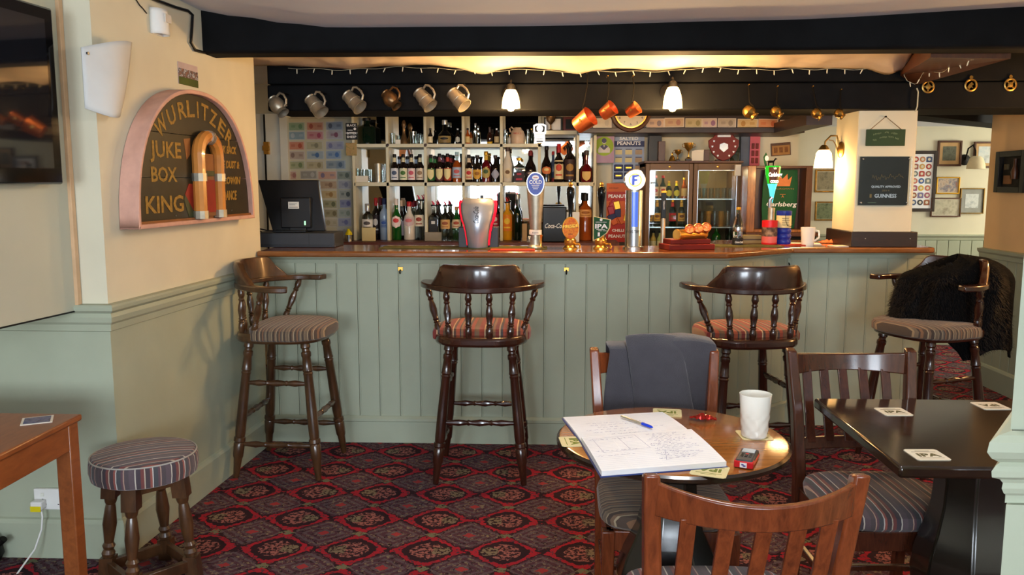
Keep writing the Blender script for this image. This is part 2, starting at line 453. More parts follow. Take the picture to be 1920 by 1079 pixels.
# ------------------------------------------------------------------ mesh helpers
class MB:
    def __init__(s):
        s.v, s.f, s.m, s.s = [], [], [], []

    def add(s, vs, fs, mi=0, sm=False, T=None):
        o = len(s.v)
        s.v.extend([(T @ Vector(p))[:] if T is not None else tuple(p) for p in vs])
        for f in fs:
            s.f.append(tuple(i + o for i in f))
            s.m.append(mi)
            s.s.append(sm)
        return s

    def box(s, x0, x1, y0, y1, z0, z1, mi=0, T=None):
        v = [(x0, y0, z0), (x1, y0, z0), (x1, y1, z0), (x0, y1, z0), (x0, y0, z1), (x1, y0, z1), (x1, y1, z1), (x0, y1, z1)]
        return s.add(v, [(0, 3, 2, 1), (4, 5, 6, 7), (0, 1, 5, 4), (1, 2, 6, 5), (2, 3, 7, 6), (3, 0, 4, 7)], mi, False, T)

    def lathe(s, prof, n=14, T=None, mi=0, sm=True, sx=1.0, sy=1.0, a0=0.0, cap=True):
        vs, fs = [], []
        for r, z in prof:
            for i in range(n):
                a = 2 * PI * i / n + a0
                vs.append((r * math.cos(a) * sx, r * math.sin(a) * sy, z))
        for k in range(len(prof) - 1):
            for i in range(n):
                j = (i + 1) % n
                fs.append((k * n + i, k * n + j, (k + 1) * n + j, (k + 1) * n + i))
        if cap and prof[0][0] > 1e-6:
            fs.append(tuple(reversed(range(n))))
        if cap and prof[-1][0] > 1e-6:
            fs.append(tuple(range((len(prof) - 1) * n, len(prof) * n)))
        return s.add(vs, fs, mi, sm, T)

    def turned(s, p0, p1, prof, n=10, mi=0):
        """a turned bar from p0 to p1: prof = [(t, radius)]"""
        p0, p1 = Vector(p0), Vector(p1)
        d = p1 - p0
        T = Matrix.Translation(p0) @ d.to_track_quat('Z', 'Y').to_matrix().to_4x4()
        return s.lathe([(r, t * d.length) for t, r in prof], n, T, mi)

    def tube(s, pts, r, n=8, mi=0, closed=False):
        pts = [Vector(p) for p in pts]
        rs = r if isinstance(r, (list, tuple)) else [r] * len(pts)
        vs, fs = [], []
        up = None
        m = len(pts)
        for i, p in enumerate(pts):
            a = pts[(i - 1) % m] if (closed or i > 0) else p
            b = pts[(i + 1) % m] if (closed or i < m - 1) else p
            t = (b - a).normalized()
            if up is None:
                up = Vector((0, 0, 1)) if abs(t.z) < 0.9 else Vector((1, 0, 0))
            x = t.cross(up)
            if x.length < 1e-5:
                x = t.orthogonal()
            x.normalize()
            y = x.cross(t).normalized()
            up = y
            for k in range(n):
                an = 2 * PI * k / n
                vs.append(p + (x * math.cos(an) + y * math.sin(an)) * rs[i])
        for i in range(m if closed else m - 1):
            for k in range(n):
                j = (k + 1) % n
                i2 = (i + 1) % m
                fs.append((i * n + k, i * n + j, i2 * n + j, i2 * n + k))
        if not closed:
            fs.append(tuple(reversed(range(n))))
            fs.append(tuple(range((m - 1) * n, m * n)))
        return s.add(vs, fs, mi, True)

    def prism(s, poly, h0, h1, T=None, mi=0, sm=False):
        """polygon in local XY (anticlockwise) extruded from z=h0 to z=h1"""
        n = len(poly)
        vs = [(x, y, h0) for x, y in poly] + [(x, y, h1) for x, y in poly]
        fs = [tuple(reversed(range(n))), tuple(range(n, 2 * n))] + [(i, (i + 1) % n, n + (i + 1) % n, n + i) for i in range(n)]
        return s.add(vs, fs, mi, sm, T)

    def grid(s, fn, nu, nv, mi=0, sm=True, T=None, closed_u=False):
        vs = [fn(i / nu, j / nv) for j in range(nv + 1) for i in range(nu + (0 if closed_u else 1))]
        w_ = nu if closed_u else nu + 1
        fs = []
        for j in range(nv):
            for i in range(nu):
                i2 = (i + 1) % w_ if closed_u else i + 1
                fs.append((j * w_ + i, j * w_ + i2, (j + 1) * w_ + i2, (j + 1) * w_ + i))
        return s.add(vs, fs, mi, sm, T)

    def build(s, name, mats, parent=None, loc=(0, 0, 0), rot=(0, 0, 0), bevel=0.0, solid=0.0, sub=0, sharp=35):
        me = bpy.data.meshes.new(name)
        me.from_pydata(s.v, [], s.f)
        me.polygons.foreach_set('material_index', s.m)
        me.polygons.foreach_set('use_smooth', [x or bevel > 0 for x in s.s])
        me.update()
        if any(s.s) or bevel:
            me.set_sharp_from_angle(angle=R(sharp))
        for m in (mats if isinstance(mats, (list, tuple)) else [mats]):
            me.materials.append(M[m] if isinstance(m, str) else m)
        o = bpy.data.objects.new(name, me)
        C.objects.link(o)
        o.location = loc
        o.rotation_euler = rot
        if parent is not None:
            o.parent = parent
        if solid:
            q = o.modifiers.new('solidify', 'SOLIDIFY')
            q.thickness = solid
            q.offset = 0
        if sub:
            q = o.modifiers.new('subdivide', 'SUBSURF')
            q.levels = q.render_levels = sub
        if bevel:
            q = o.modifiers.new('bevel', 'BEVEL')
            q.width = bevel
            q.segments = 2
            q.limit_method = 'ANGLE'
        return o


# facing(-Y) frame: local x -> x, local y -> z, local z -> -y
FACE = Matrix(((1, 0, 0, 0), (0, 0, -1, 0), (0, 1, 0, 0), (0, 0, 0, 1)))


def tag(o, label, cat, group=None):
    o['label'] = label
    o['category'] = cat
    if group:
        o['group'] = group
    return o


def thing(name, label, cat, loc=(0, 0, 0), rotz=0.0, group=None, rot=None):
    o = bpy.data.objects.new(name, None)
    o.empty_display_size = 0.05
    C.objects.link(o)
    o.location = loc
    o.rotation_euler = rot if rot else (0, 0, rotz)
    return tag(o, label, cat, group)


def struct(o):
    o['kind'] = 'structure'
    return o


def dup(root, loc, rotz, label=None, swaps=None):
    r = root.copy()
    C.objects.link(r)
    r.location = loc
    r.rotation_euler = (0, 0, rotz)
    if label:
        r['label'] = label
    for ch in list(root.children):
        c = ch.copy()
        C.objects.link(c)
        c.parent = r
        for g in ch.children:
            d = g.copy()
            C.objects.link(d)
            d.parent = c
    return r


TEXTS = []


def text(parent, s, loc, h, mat, width=None, rot=(PI / 2, 0, 0), shear=0.0, name='lettering', spacing=1.0, bold=0.0, align='CENTER'):
    """real lettering; h = cap height in metres; width = fit to this width"""
    cu = bpy.data.curves.new(name, 'FONT')
    cu.body = s
    cu.align_x = align
    cu.align_y = 'CENTER'
    cu.size = h * 1.38
    cu.shear = shear
    cu.extrude = 0.0003
    cu.resolution_u = 2
    cu.space_character = spacing
    cu.offset = bold
    cu.materials.append(M[mat] if isinstance(mat, str) else mat)
    o = bpy.data.objects.new(name, cu)
    C.objects.link(o)
    o.location = loc
    o.rotation_euler = rot
    o.parent = parent
    TEXTS.append((o, width))
    return o


def interp(x, tab):
    if x <= tab[0][0]:
        return tab[0][1]
    for (a, b), (c, d) in zip(tab, tab[1:]):
        if x <= c:
            t = (x - a) / (c - a)
            t = t * t * (3 - 2 * t)
            return b + (d - b) * t
    return tab[-1][1]

# ------------------------------------------------------------------ the room
XR = 3.30                                    # right wall
m = MB().box(-3.6, 6.0, -3.6, 8.0, -0.1, 0.0)
floor = struct(m.build('floor', 'carpet', None))

CEIL_TAB = [(-1.75, 2.36), (-1.45, 2.315), (-1.25, 2.285), (-1.0, 2.262), (-0.2, 2.262), (1.0, 2.278), (2.6, 2.33), (3.4, 2.33)]
# front ceiling: uneven old plaster that rises a little towards the left wall
m = MB().grid(lambda u, v: (-3.6 + 7.0 * u, -3.6 + 7.9 * v, interp(-3.6 + 7.0 * u, CEIL_TAB) + 0.010 * math.sin(5 * u + 9 * v)), 60, 30)
struct(m.build('ceiling', 'ceil', None, solid=0.04))
struct(MB().box(-3.6, 6.0, 4.25, 8.0, 2.30, 2.36).build('ceiling', 'ceil', None))
# far room ceiling sits lower
ZF = W(1760, 237, Y=7.8).z
struct(MB().box(1.6, 6.0, 5.45, 8.0, ZF, ZF + 0.05).build('ceiling', 'ceil', None))

# left wall: a chimney-breast block; its right face runs away beside the viewer
PA, PB = (-1.692, 3.12), (-1.597, 4.60)
blk = [PA, PB, (-3.6, 4.60), (-3.6, 3.12)]
ZD = 1.0
struct(MB().prism(blk, ZD, 2.45).build('wall_left', 'cream', None))
lo = [(PA[0] + .004, PA[1] - .004), (PB[0] + .004, PB[1]), (-3.6, 4.60), (-3.6, 3.116)]
struct(MB().prism(lo, 0, ZD).build('wall_left', 'green', None))


def wall_strip(prof, path, name, mat):
    """moulding of profile [(out, z)] along a plan polyline whose outside is on its right hand"""
    mb = MB()
    n = len(prof)
    vs = []
    for i, p in enumerate(path):
        p = Vector((*p, 0))
        d0 = (p - Vector((*path[i - 1], 0))).normalized() if i else None
        d1 = (Vector((*path[i + 1], 0)) - p).normalized() if i < len(path) - 1 else None
        n0 = Vector((d0.y, -d0.x, 0)) if d0 else None
        n1 = Vector((d1.y, -d1.x, 0)) if d1 else None
        nn = (n0 + n1).normalized() / max(0.3, math.cos(n0.angle(n1) / 2)) if n0 and n1 else (n0 or n1)
        for o, z in prof:
            vs.append(p + nn * o + Vector((0, 0, z)))
    fs = []
    for i in range(len(path) - 1):
        for k in range(n - 1):
            fs.append((i * n + k, (i + 1) * n + k, (i + 1) * n + k + 1, i * n + k + 1))
    fs += [tuple(range(n)), tuple(range((len(path) - 1) * n, len(path) * n))]
    mb.add(vs, fs)
    return struct(mb.build(name, mat, None))


RAIL = [(0, .925), (.012, .93), (.014, .955), (.022, .965), (.026, .985), (.020, 1.0), (.034, 1.012), (.036, 1.026), (.03, 1.034), (0, 1.036)]
SKIRT = [(0, 0), (.018, 0), (.018, .145), (.010, .16), (0, .165)]
wall_strip(RAIL, [(-3.6, 3.118), PA, PB], 'trim_1', 'green')
wall_strip(SKIRT, [(-3.6, 3.116), (PA[0] + .004, PA[1] - .004), (PB[0] + .004, PB[1])], 'baseboard_left', 'green')

# walls out of the picture that close the room
struct(MB().box(-3.7, -3.6, -3.6, 8.0, 0, 2.6).build('wall_left_outer', 'cream', None))
mb = MB()
WIN = [(-2.2, -0.5), (0.5, 2.2)]
z0, z1 = 0.85, 2.05
mb.box(-3.6, 6.0, -3.7, -3.6, 0, z0).box(-3.6, 6.0, -3.7, -3.6, z1, 2.6)
for a, b in [(-3.6, -2.2), (-0.5, 0.5), (2.2, 6.0)]:
    mb.box(a, b, -3.7, -3.6, z0, z1)
struct(mb.build('wall_rear', 'cream', None))
for k, (a, b) in enumerate(WIN):
    wn = struct(MB().box(a, a + .05, -3.68, -3.6, z0, z1).box(b - .05, b, -3.68, -3.6, z0, z1).box(a, b, -3.68, -3.6, z0, z0 + .05).box(a, b, -3.68, -3.6, z1 - .05, z1)
                .box((a + b) / 2 - .025, (a + b) / 2 + .025, -3.67, -3.61, z0, z1).box(a, b, -3.67, -3.61, 1.5, 1.53).build('window_%d' % (k + 1), 'white', None))
    MB().box(a + .03, b - .03, -3.65, -3.645, z0 + .03, z1 - .03).build('pane', 'pane', wn)

# right wall with sage dado boards, ending short of the far room
YE = 6.33
struct(MB().box(XR, XR + .35, 3.6, YE, 1.0, 2.45).build('wall_right', 'cream_warm_lit', None))
wr = struct(MB().box(XR + .012, XR + .35, 3.6, YE, 0, 1.0).build('wall_right', 'green', None))
struct(MB().box(XR, 6.0, -3.6, -3.5, 0, 2.45).box(XR + .3, XR + .4, -3.6, 3.6, 0, 2.45).build('wall_right', 'cream', None))
for k in range(24):
    y0 = 3.62 + k * .113
    MB().box(XR, XR + .014, y0 + .002, min(YE, y0 + .111), .12, .96).build('plank', 'green', wr, bevel=.003)
wall_strip([(0, .95), (.018, .955), (.02, .985), (.034, 1.0), (.036, 1.02), (0, 1.024)], [(XR, YE + .02), (XR, 3.6)], 'trim_2', 'green')
wall_strip(SKIRT, [(XR, YE), (XR, 3.6)], 'baseboard_right', 'green')

# far room: cream wall over a boarded dado
YF = 7.8
struct(MB().box(1.2, 6.0, YF, YF + .1, 0, 2.6).build('wall_far', 'cream', None))
ZR = W(1780, 441, Y=YF).z
wf = struct(MB().box(1.2, 6.0, YF - .012, YF, 0, ZR - .02).build('wall_far_dado', 'green', None))
for k in range(16):
    x0 = 3.0 + k * .105
    MB().box(x0 + .002, x0 + .103, YF - .026, YF - .01, .14, ZR - .05).build('plank', 'green', wf, bevel=.003)
wall_strip([(0, -.05), (.02, -.045), (.022, -.02), (.04, -.01), (.04, .0), (0, .005)], [(1.2, YF), (5.5, YF)], 'trim_3', 'green').location.z = ZR
wall_strip(SKIRT, [(1.2, YF - .012), (5.5, YF - .012)], 'baseboard_far', 'green')
# far room right side with a window opening
mb = MB()
mb.box(5.4, 5.5, 5.0, 8.0, 0, .95).box(5.4, 5.5, 5.0, 8.0, 2.05, 2.6).box(5.4, 5.5, 5.0, 6.0, .95, 2.05).box(5.4, 5.5, 7.4, 8.0, .95, 2.05).box(XR + .3, 5.5, 4.95, 5.05, 0, 2.6)
struct(mb.build('wall_far_right', 'cream', None))
wn = struct(MB().box(5.41, 5.48, 6.0, 6.06, .95, 2.05).box(5.41, 5.48, 7.34, 7.4, .95, 2.05).box(5.41, 5.48, 6.0, 7.4, .95, 1.0).box(5.41, 5.48, 6.0, 7.4, 2.0, 2.05).box(5.42, 5.47, 6.68, 6.72, .95, 2.05).build('window_3', 'white', None))
MB().box(5.44, 5.445, 6.05, 7.35, .99, 2.01).build('pane', 'pane', wn)

# behind the bar
YB = 6.75
XBE = W(1496, 300, Y=YB).x
struct(MB().box(-3.6, XBE, YB, YB + .1, 0, 2.4).box(XBE - .1, XBE, YB + .1, YF, 0, 2.4).build('wall_back', 'cream', None))
struct(MB().box(-3.0, -2.9, 4.6, YB, 0, 2.4).build('wall_bar_left', 'cream', None))

# beams
ZB1 = W(960, 98, Y=4.0).z
top = []
N1 = 48
mb = MB()
xs = [-1.66 + 4.96 * i / N1 for i in range(N1 + 1)]
vs, fs = [], []
for i, x in enumerate(xs):
    wv = .006 * math.sin(2.1 * x) + .004 * math.sin(6.3 * x + 1)
    zt = interp(x, CEIL_TAB) + .03
    if i == 0:
        wv += .015
    vs += [(x, 4.0 + wv + .012, ZB1 + .004), (x, 3.995 + wv, ZB1 + .018), (x, 4.0 + wv * .5, zt), (x, 4.15, zt), (x, 4.15 + wv, ZB1 + .012), (x, 4.14 + wv, ZB1 + .002)]
for i in range(N1):
    for k in range(6):
        j = (k + 1) % 6
        fs.append((i * 6 + k, i * 6 + j, i * 6 + 6 + j, i * 6 + 6 + k))
fs += [tuple(range(6)), tuple(range(N1 * 6, N1 * 6 + 6))]
mb.add(vs, [tuple(reversed(f)) for f in fs])
struct(mb.build('ceiling_beam', 'black_beam', None, bevel=.008))

YB2, ZB2 = 4.88, W(960, 207, Y=4.88).z
mb = MB()
mb.box(-1.62, XR + .02, YB2 + .006, 5.32, ZB2 + .155, 2.33).box(-1.62, XR + .02, YB2, 5.32, ZB2, ZB2 + .150)
struct(mb.build('ceiling_beam', 'black_beam', None, bevel=.008))
# tapering brown board from the front beam back to the pillar
q = [W(1745, 108, Y=4.15), W(1895, 110, Y=4.15), W(1716, 160, Y=YB2), W(1688, 142, Y=YB2)]
mb = MB()
vs = [p[:] for p in q] + [(p.x, p.y, p.z + .10) for p in q]
mb.add(vs, [(0, 1, 2, 3)[::-1], (4, 5, 6, 7), (0, 1, 5, 4), (1, 2, 6, 5), (2, 3, 7, 6), (3, 0, 4, 7)])
struct(mb.build('ceiling_beam', 'brown_wood', None))
# dark beam slanting across the far room's ceiling
a, b = W(1716, 236, Y=5.9), W(1842, 217, Y=6.6)
mb = MB()
d = Vector((b.x - a.x, b.y - a.y, 0)).normalized() * 2.2
nn = Vector((-d.y, d.x, 0)).normalized() * .12
p0 = Vector((a.x, a.y, 0)) - d * .3
p1 = Vector((a.x, a.y, 0)) + d
mb.prism([(p0 - nn)[:2], (p1 - nn)[:2], (p1 + nn)[:2], (p0 + nn)[:2]], ZF - .07, ZF + .04)
struct(mb.build('ceiling_beam', 'black_beam', None))

# white pillar on the counter, with a dark plinth round its foot
ZC = 1.127
p0, p1 = W(1599, 440, Y=4.99), W(1708, 440, Y=4.99)
struct(MB().box(p0.x, p1.x, 4.99, 5.36, ZC, ZB2 + .01).build('pillar', 'cream', None, bevel=.006))
zp = W(1650, 435, Y=4.96).z
pt = struct(MB().box(p0.x - .02, p1.x + .025, 4.955, 5.40, ZC, zp).build('trim_4', 'plinth', None, bevel=.004))
mb = MB()
for k in range(2):
    for j in (0, 1):
        mb.lathe([(.004, 0), (.004, .002), (.0015, .004)], 8, Matrix.Translation((p0.x + .06 + k * .26, 4.954, ZC + .05)) @ FACE)
        break
mb.build('screw', 'steel', pt)

# white pier with a moulded dado cap close to the viewer on the right
px = W(1890, 900, Y=1.45).x
pu = W(1913, 650, Y=1.45).x
struct(MB().prism([(px, 1.45), (px + .35, 1.45), (px + .35, 1.75), (px + .22, 1.75)], 0, .93).prism([(pu, 1.46), (px + .35, 1.46), (px + .35, 1.75), (pu + .22, 1.75)], .93, 2.4).build('pillar', 'green', None))
cap = [(0, .915), (.004, .92), (.007, .93), (.006, .94), (.010, .948), (.020, .955), (.021, .966), (.017, .974), (.012, .98), (.022, .99), (.028, 1.003), (.026, 1.02), (.016, 1.03), (0, 1.034)]
dz = W(1890, 808, Y=1.45).z - 1.034
wall_strip([(o, z + dz) for o, z in cap], [(px + .22, 1.75), (px, 1.45), (px + .35, 1.45)], 'trim_5', 'green')

# ------------------------------------------------------------------ bar counter
XA, XE = -1.597, W(1745, 600, Y=5.09).x
bc = thing('bar_counter', 'sage green boarded bar front under the long oak counter top', 'bar', (0, 4.64, 0))


def L(p, o):
    return (p[0] - o[0], p[1] - o[1])


front = [(XA, 4.66), (1.03, 4.66), (1.50, 5.11), (XE, 5.11)]
back = [(XE, 5.52), (1.25, 5.52), (.85, 5.0), (XA, 5.0)]
MB().prism([L(p, (0, 4.64)) for p in front + back], .0, 1.09).build('carcass', 'green', bc)


def plank_run(a, b, first=0.0):
    a, b = Vector((*a, 0)), Vector((*b, 0))
    d = (b - a)
    ln = d.length
    d.normalize()
    ang = math.atan2(d.y, d.x)
    k, x = 0, first
    while x < ln - .005:
        x0, x1 = max(0, x), min(ln, x + .1185)
        if x1 - x0 > .02:
            mb = MB()
            wd = x1 - x0
            prof = [(.0008, -.009), (.0025, -.0125), (.007, -.0125), (.0085, -.0108), (.010, -.0125), (wd - .014, -.0125), (wd - .0008, -.0125), (wd - .0008, 0), (.0008, 0)]
            mb.prism([(q, r) for q, r in prof], .155, 1.055)
            o = mb.build('plank', 'green', bc, loc=(a.x + d.x * x0, a.y + d.y * x0 - 4.64, 0), rot=(0, 0, ang))
        x += .1185


plank_run((XA, 4.66), (1.03, 4.66), -.06)
plank_run((1.03, 4.66), (1.50, 5.11), 0)
plank_run((1.50, 5.11), (XE, 5.11), 0)


def bar_strip(prof, name, mat):
    n = len(prof)
    pts = [Vector((*p, 0)) for p in front]
    vs, fs = [], []
    for i, p in enumerate(pts):
        ds = []
        if i:
            ds.append((p - pts[i - 1]).normalized())
        if i < 3:
            ds.append((pts[i + 1] - p).normalized())
        ns = [Vector((q.y, -q.x, 0)) for q in ds]
        nn = sum(ns, Vector()) / len(ns)
        nn = nn.normalized() / nn.length if len(ns) > 1 else nn
        for o, z in prof:
            vs.append(p + nn * o + Vector((0, -4.64, z)))
    for i in range(3):
        for k in range(n - 1):
            fs.append((i * n + k, (i + 1) * n + k, (i + 1) * n + k + 1, i * n + k + 1))
    fs += [tuple(range(n)), tuple(range(3 * n, 4 * n))]
    return MB().add(vs, fs).build(name, mat, bc)


bar_strip([(0, 0), (.022, 0), (.022, .125), (.030, .130), (.030, .145), (.018, .158), (0, .16)], 'skirting', 'green')
bar_strip([(0, 1.045), (.016, 1.05), (.018, 1.07), (.030, 1.08), (.034, 1.090), (0, 1.0915)], 'cap_rail', 'green')
for k, x in enumerate((1.03, 1.50)):
    MB().box(-.012, .012, -.018, 0, .15, 1.05).build('corner_bead', 'green', bc, loc=(x, 4.655 - 4.64 if k == 0 else 5.10 - 4.64, 0), bevel=.005)

top = [(XA, 4.53), (1.0, 4.53), (1.46, 4.895), (2.30, 4.935)]
pe = W(1765, 466, Z=ZC)
xe = pe.x - .03
arc = [(xe + .03 * math.sin(t), 4.965 - .03 * math.cos(t)) for t in (0.2, .6, 1.0, 1.5)]
top = top[:3] + [(xe - .02, 4.93)] + arc + [(xe + .03, 5.56), (1.15, 5.56), (.80, 5.03), (XA, 5.03)]
ct = MB().prism(top, ZC - .034, ZC).build('counter_top', 'counter', None, bevel=.01)
tag(ct, 'polished oak counter top running along the whole bar', 'counter')

# hooks under the counter
for px_, py_, lab in ((751, 506, 'small brass bag hook on the bar front left of the middle bar stool'), (1062, 507, 'small brass bag hook on the bar front between the two middle bar stools'),
                      (1478, 493, 'small brass bag hook on the bar front right section behind the third stool')):
    Yh = 4.645 if px_ < 1400 else 5.095
    p = W(px_, py_, Y=Yh)
    h = thing('bag_hook', lab, 'hook', p, 0, 'bag hooks under the counter')
    MB().box(-.014, .014, -.003, .002, -.006, .016).build('plate', 'brass', h, bevel=.001)
    MB().tube([(0, -.002, 0), (0, -.02, -.002), (0, -.026, -.012), (0, -.02, -.02), (0, -.012, -.018)], .004, 6).build('hook', 'iron', h)

# drip mats and bar towels lying on the counter
for nm, x0, x1, y0, y1, mt, lab in (
        ('bar_towel', -.95, .02, 4.72, 4.90, 'bartowel', 'long olive bar towel on the counter in front of the silver dispenser'),
        ('bar_towel', .95, 1.42, 4.93, 5.10, 'bartowel', 'olive bar towel lying on the counter bend before the glass bottle'),
        ('bar_mat', -.30, -.05, 4.60, 4.70, 'bartowelred', 'narrow red bar mat on the counter below the silver dispenser'),
        ('bar_mat', 1.40, 1.60, 5.06, 5.16, 'bartowelred', 'red bar mat on the counter under the two charity tins')):
    tag(MB().box(x0, x1, y0, y1, ZC, ZC + .005).build(nm, mt, None, bevel=.002), lab, 'bar mat')

# ------------------------------------------------------------------ captain's bar stools
LEG = [(0, .019), (.02, .024), (.05, .025), (.06, .019), (.075, .019), (.085, .025), (.11, .025), (.12, .021), (.20, .024), (.215, .0265), (.225, .022), (.235, .0255), (.25, .0225), (.5, .026),
       (.66, .0265), (.70, .024), (.705, .029), (.73, .030), (.74, .025), (.75, .028), (.84, .026), (.86, .021), (.99, .015), (1, .013)]
BAR = [(0, .009), (.1, .011), (.22, .017), (.33, .011), (.35, .015), (.38, .011), (.5, .018), (.62, .011), (.65, .015), (.67, .011), (.78, .017), (.9, .011), (1, .009)]
SPIN = [(0, .013), (.05, .015), (.1, .017), (.2, .016), (.23, .012), (.25, .017), (.28, .012), (.31, .016), (.34, .013), (.5, .019), (.6, .017), (.7, .011), (.73, .016), (.77, .012), (.84, .018), (.9, .016), (1, .009)]


def seat_outline(n=40):
    pts = []
    for i in range(n):
        a = 2 * PI * i / n
        x, y = math.cos(a), math.sin(a)
        ex = .62
        px_ = .24 * math.copysign(abs(x) ** ex, x) * (1.0 if y > -.2 else 1.0 - .03 * (abs(y) - .2))
        py_ = .235 * math.copysign(abs(y) ** .75, y)
        pts.append((px_, py_))
    return pts


def bow(t):
    """plan of the arm bow: t in -1..1 from the left arm end round the back to the right arm end"""
    a = t * R(112)
    return Vector((.262 * math.sin(a) * (1 + .16 * max(0, abs(t) - .55) / .45), -.215 * math.cos(a) - .02 * (abs(t) < .5) * (1 - abs(t) * 2) + (.03 if abs(t) > .9 else 0), 0))


def make_stool(label, wd, fabric):
    t = thing('bar_stool', label, 'bar stool', (0, 0, 0), 0, 'captain bar stools')
    zs = .700
    ol = seat_outline()
    o = MB().prism(ol, zs, zs + .048).build('seat', wd, t, bevel=.014)
    # padded cushion, leaving a wooden rim at the back
    def cush(u, v):
        a = 2 * PI * u
        x, y = ol[int(round(u * 40)) % 40]
        i = int(round(v * 7))
        back = y < -.10
        y = y if not back else -.10 + (y + .10) * .45
        k = [1.005, 1.045, 1.05, 1.02, .92, .7, .4, 0.0][i]
        if back:
            k = min(k, .97)
        z = [-.040, -.030, .010, .030, .044, .052, .055, .056][i]
        if back:
            z = max(z, -.002)
        return (x * k, .02 + (y - .02) * k, zs + .046 + z * .75)
    MB().grid(cush, 40, 7, closed_u=True).build('cushion', fabric, t)
    for sx in (-1, 1):
        for sy in (-1, 1):
            MB().turned((sx * .155, sy * .145, zs + .01), (sx * .222, sy * .218, 0), LEG, 12).build('leg', wd, t)

    def lp(sx, sy, z):
        k = 1 - z / (zs + .01)
        return Vector((sx * (.155 + .067 * k), sy * (.145 + .073 * k), z))
    for sx in (-1, 1):
        MB().turned(lp(sx, -1, .49), lp(sx, 1, .49), BAR, 10).build('stretcher', wd, t)
        MB().turned(lp(sx, -1, .175), lp(sx, 1, .175), BAR, 10).build('stretcher', wd, t)
    for sy in (-1, 1):
        MB().turned(lp(-1, sy, .31), lp(1, sy, .31), BAR, 10).build('stretcher', wd, t)
    # arm bow
    za, n = .985, 36
    vs, fs = [], []
    for i in range(n + 1):
        q = -1 + 2 * i / n
        p = bow(q)
        d = (bow(min(1, q + .02)) - bow(max(-1, q - .02))).normalized()
        nn = Vector((d.y, -d.x, 0))
        hw = .026 + .012 * max(0, abs(q) - .72) / .28
        if abs(q) > .985:
            hw *= .75
        for s1, z in ((-1, za - .014), (1, za - .014), (1, za + .014), (-1, za + .014)):
            vs.append(p + nn * hw * s1 + Vector((0, 0, z)))
    for i in range(n):
        for k in range(4):
            j = (k + 1) % 4
            fs.append((i * 4 + k, i * 4 + j, i * 4 + 4 + j, i * 4 + 4 + k))
    fs += [(3, 2, 1, 0), tuple(range(n * 4, n * 4 + 4))]
    MB().add(vs, fs, 0, True).build('arm_bow', wd, t, bevel=.006)
    # shaped crest block on the back of the bow
    vs, fs = [], []
    n = 26
    for i in range(n + 1):
        q = -.60 + 1.2 * i / n
        p = bow(q)
        d = (bow(q + .02) - bow(q - .02)).normalized()
        nn = Vector((d.y, -d.x, 0))
        e = abs(q) / .60
        h = .112 if e < .62 else (.112 - .012 * (e - .62) / .08 if e < .70 else (.100 - .05 * ((e - .70) / .1) if e < .80 else .05 - .05 * ((e - .80) / .2) ** 1.5))
        th = .020
        for s1, z in ((-1, za - .008), (1, za - .008), (1, za + .006 + h * .75), (.55, za + .010 + h), (-.75, za + .010 + h)):
            vs.append(p + nn * th * s1 - nn * .004 + Vector((0, 0, z)) - Vector((0, h * .12 if z > za else 0, 0)))
    for i in range(n):
        for k in range(5):
            j = (k + 1) % 5
            fs.append((i * 5 + k, i * 5 + j, i * 5 + 5 + j, i * 5 + 5 + k))
    fs += [(4, 3, 2, 1, 0), tuple(range(n * 5, n * 5 + 5))]
    MB().add(vs, fs, 0, True).build('crest', wd, t, bevel=.005, sharp=30)
    for xt, xb, yb in ((-.262, -.208, -.10), (-.165, -.152, -.185), (-.055, -.052, -.212), (.055, .052, -.212), (.165, .152, -.185), (.262, .208, -.10)):
        # find the bow point with that x on the back half
        q = min((i / 60.0 for i in range(0, 61)), key=lambda k: abs(bow(k).x - abs(xt)) + (0 if abs(xt) < .2 else abs(bow(k).y + .02)))
        p = bow(q)
        MB().turned((xb, yb, zs + .045), (math.copysign(p.x, xt), p.y, za - .006), SPIN, 10).build('spindle', wd, t)
    return t


st2 = make_stool('dark captain stool facing the bar, between the silver and the oval tap fittings, back to the viewer', 'stool_wood', 'st_warm_x')
c2 = W(902, 640, Z=.72)
st2.location = (-.315, 4.20, 0)
st2['label'] = 'dark captain bar stool seen from behind, standing alone at the middle of the bar'
st3 = dup(st2, (1.03, 4.20, 0), R(9), 'dark captain bar stool seen from behind, beyond the jacket-draped chair')
st1 = make_stool('x', 'old_wood', 'st_brown_y')
st1['label'] = 'worn brown captain bar stool standing sideways beside the left wall and bar corner'
st1.location, st1.rotation_euler = (-1.345, 4.245, 0), (0, 0, R(-93))
p4 = (2.05, 4.43)
st4 = make_stool('x', 'stool_wood', 'st_brown_y')
st4['label'] = 'dark bar stool under the black fur coat at the right end of the bar'
st4.location, st4.rotation_euler = (*p4, 0), (0, 0, R(113))

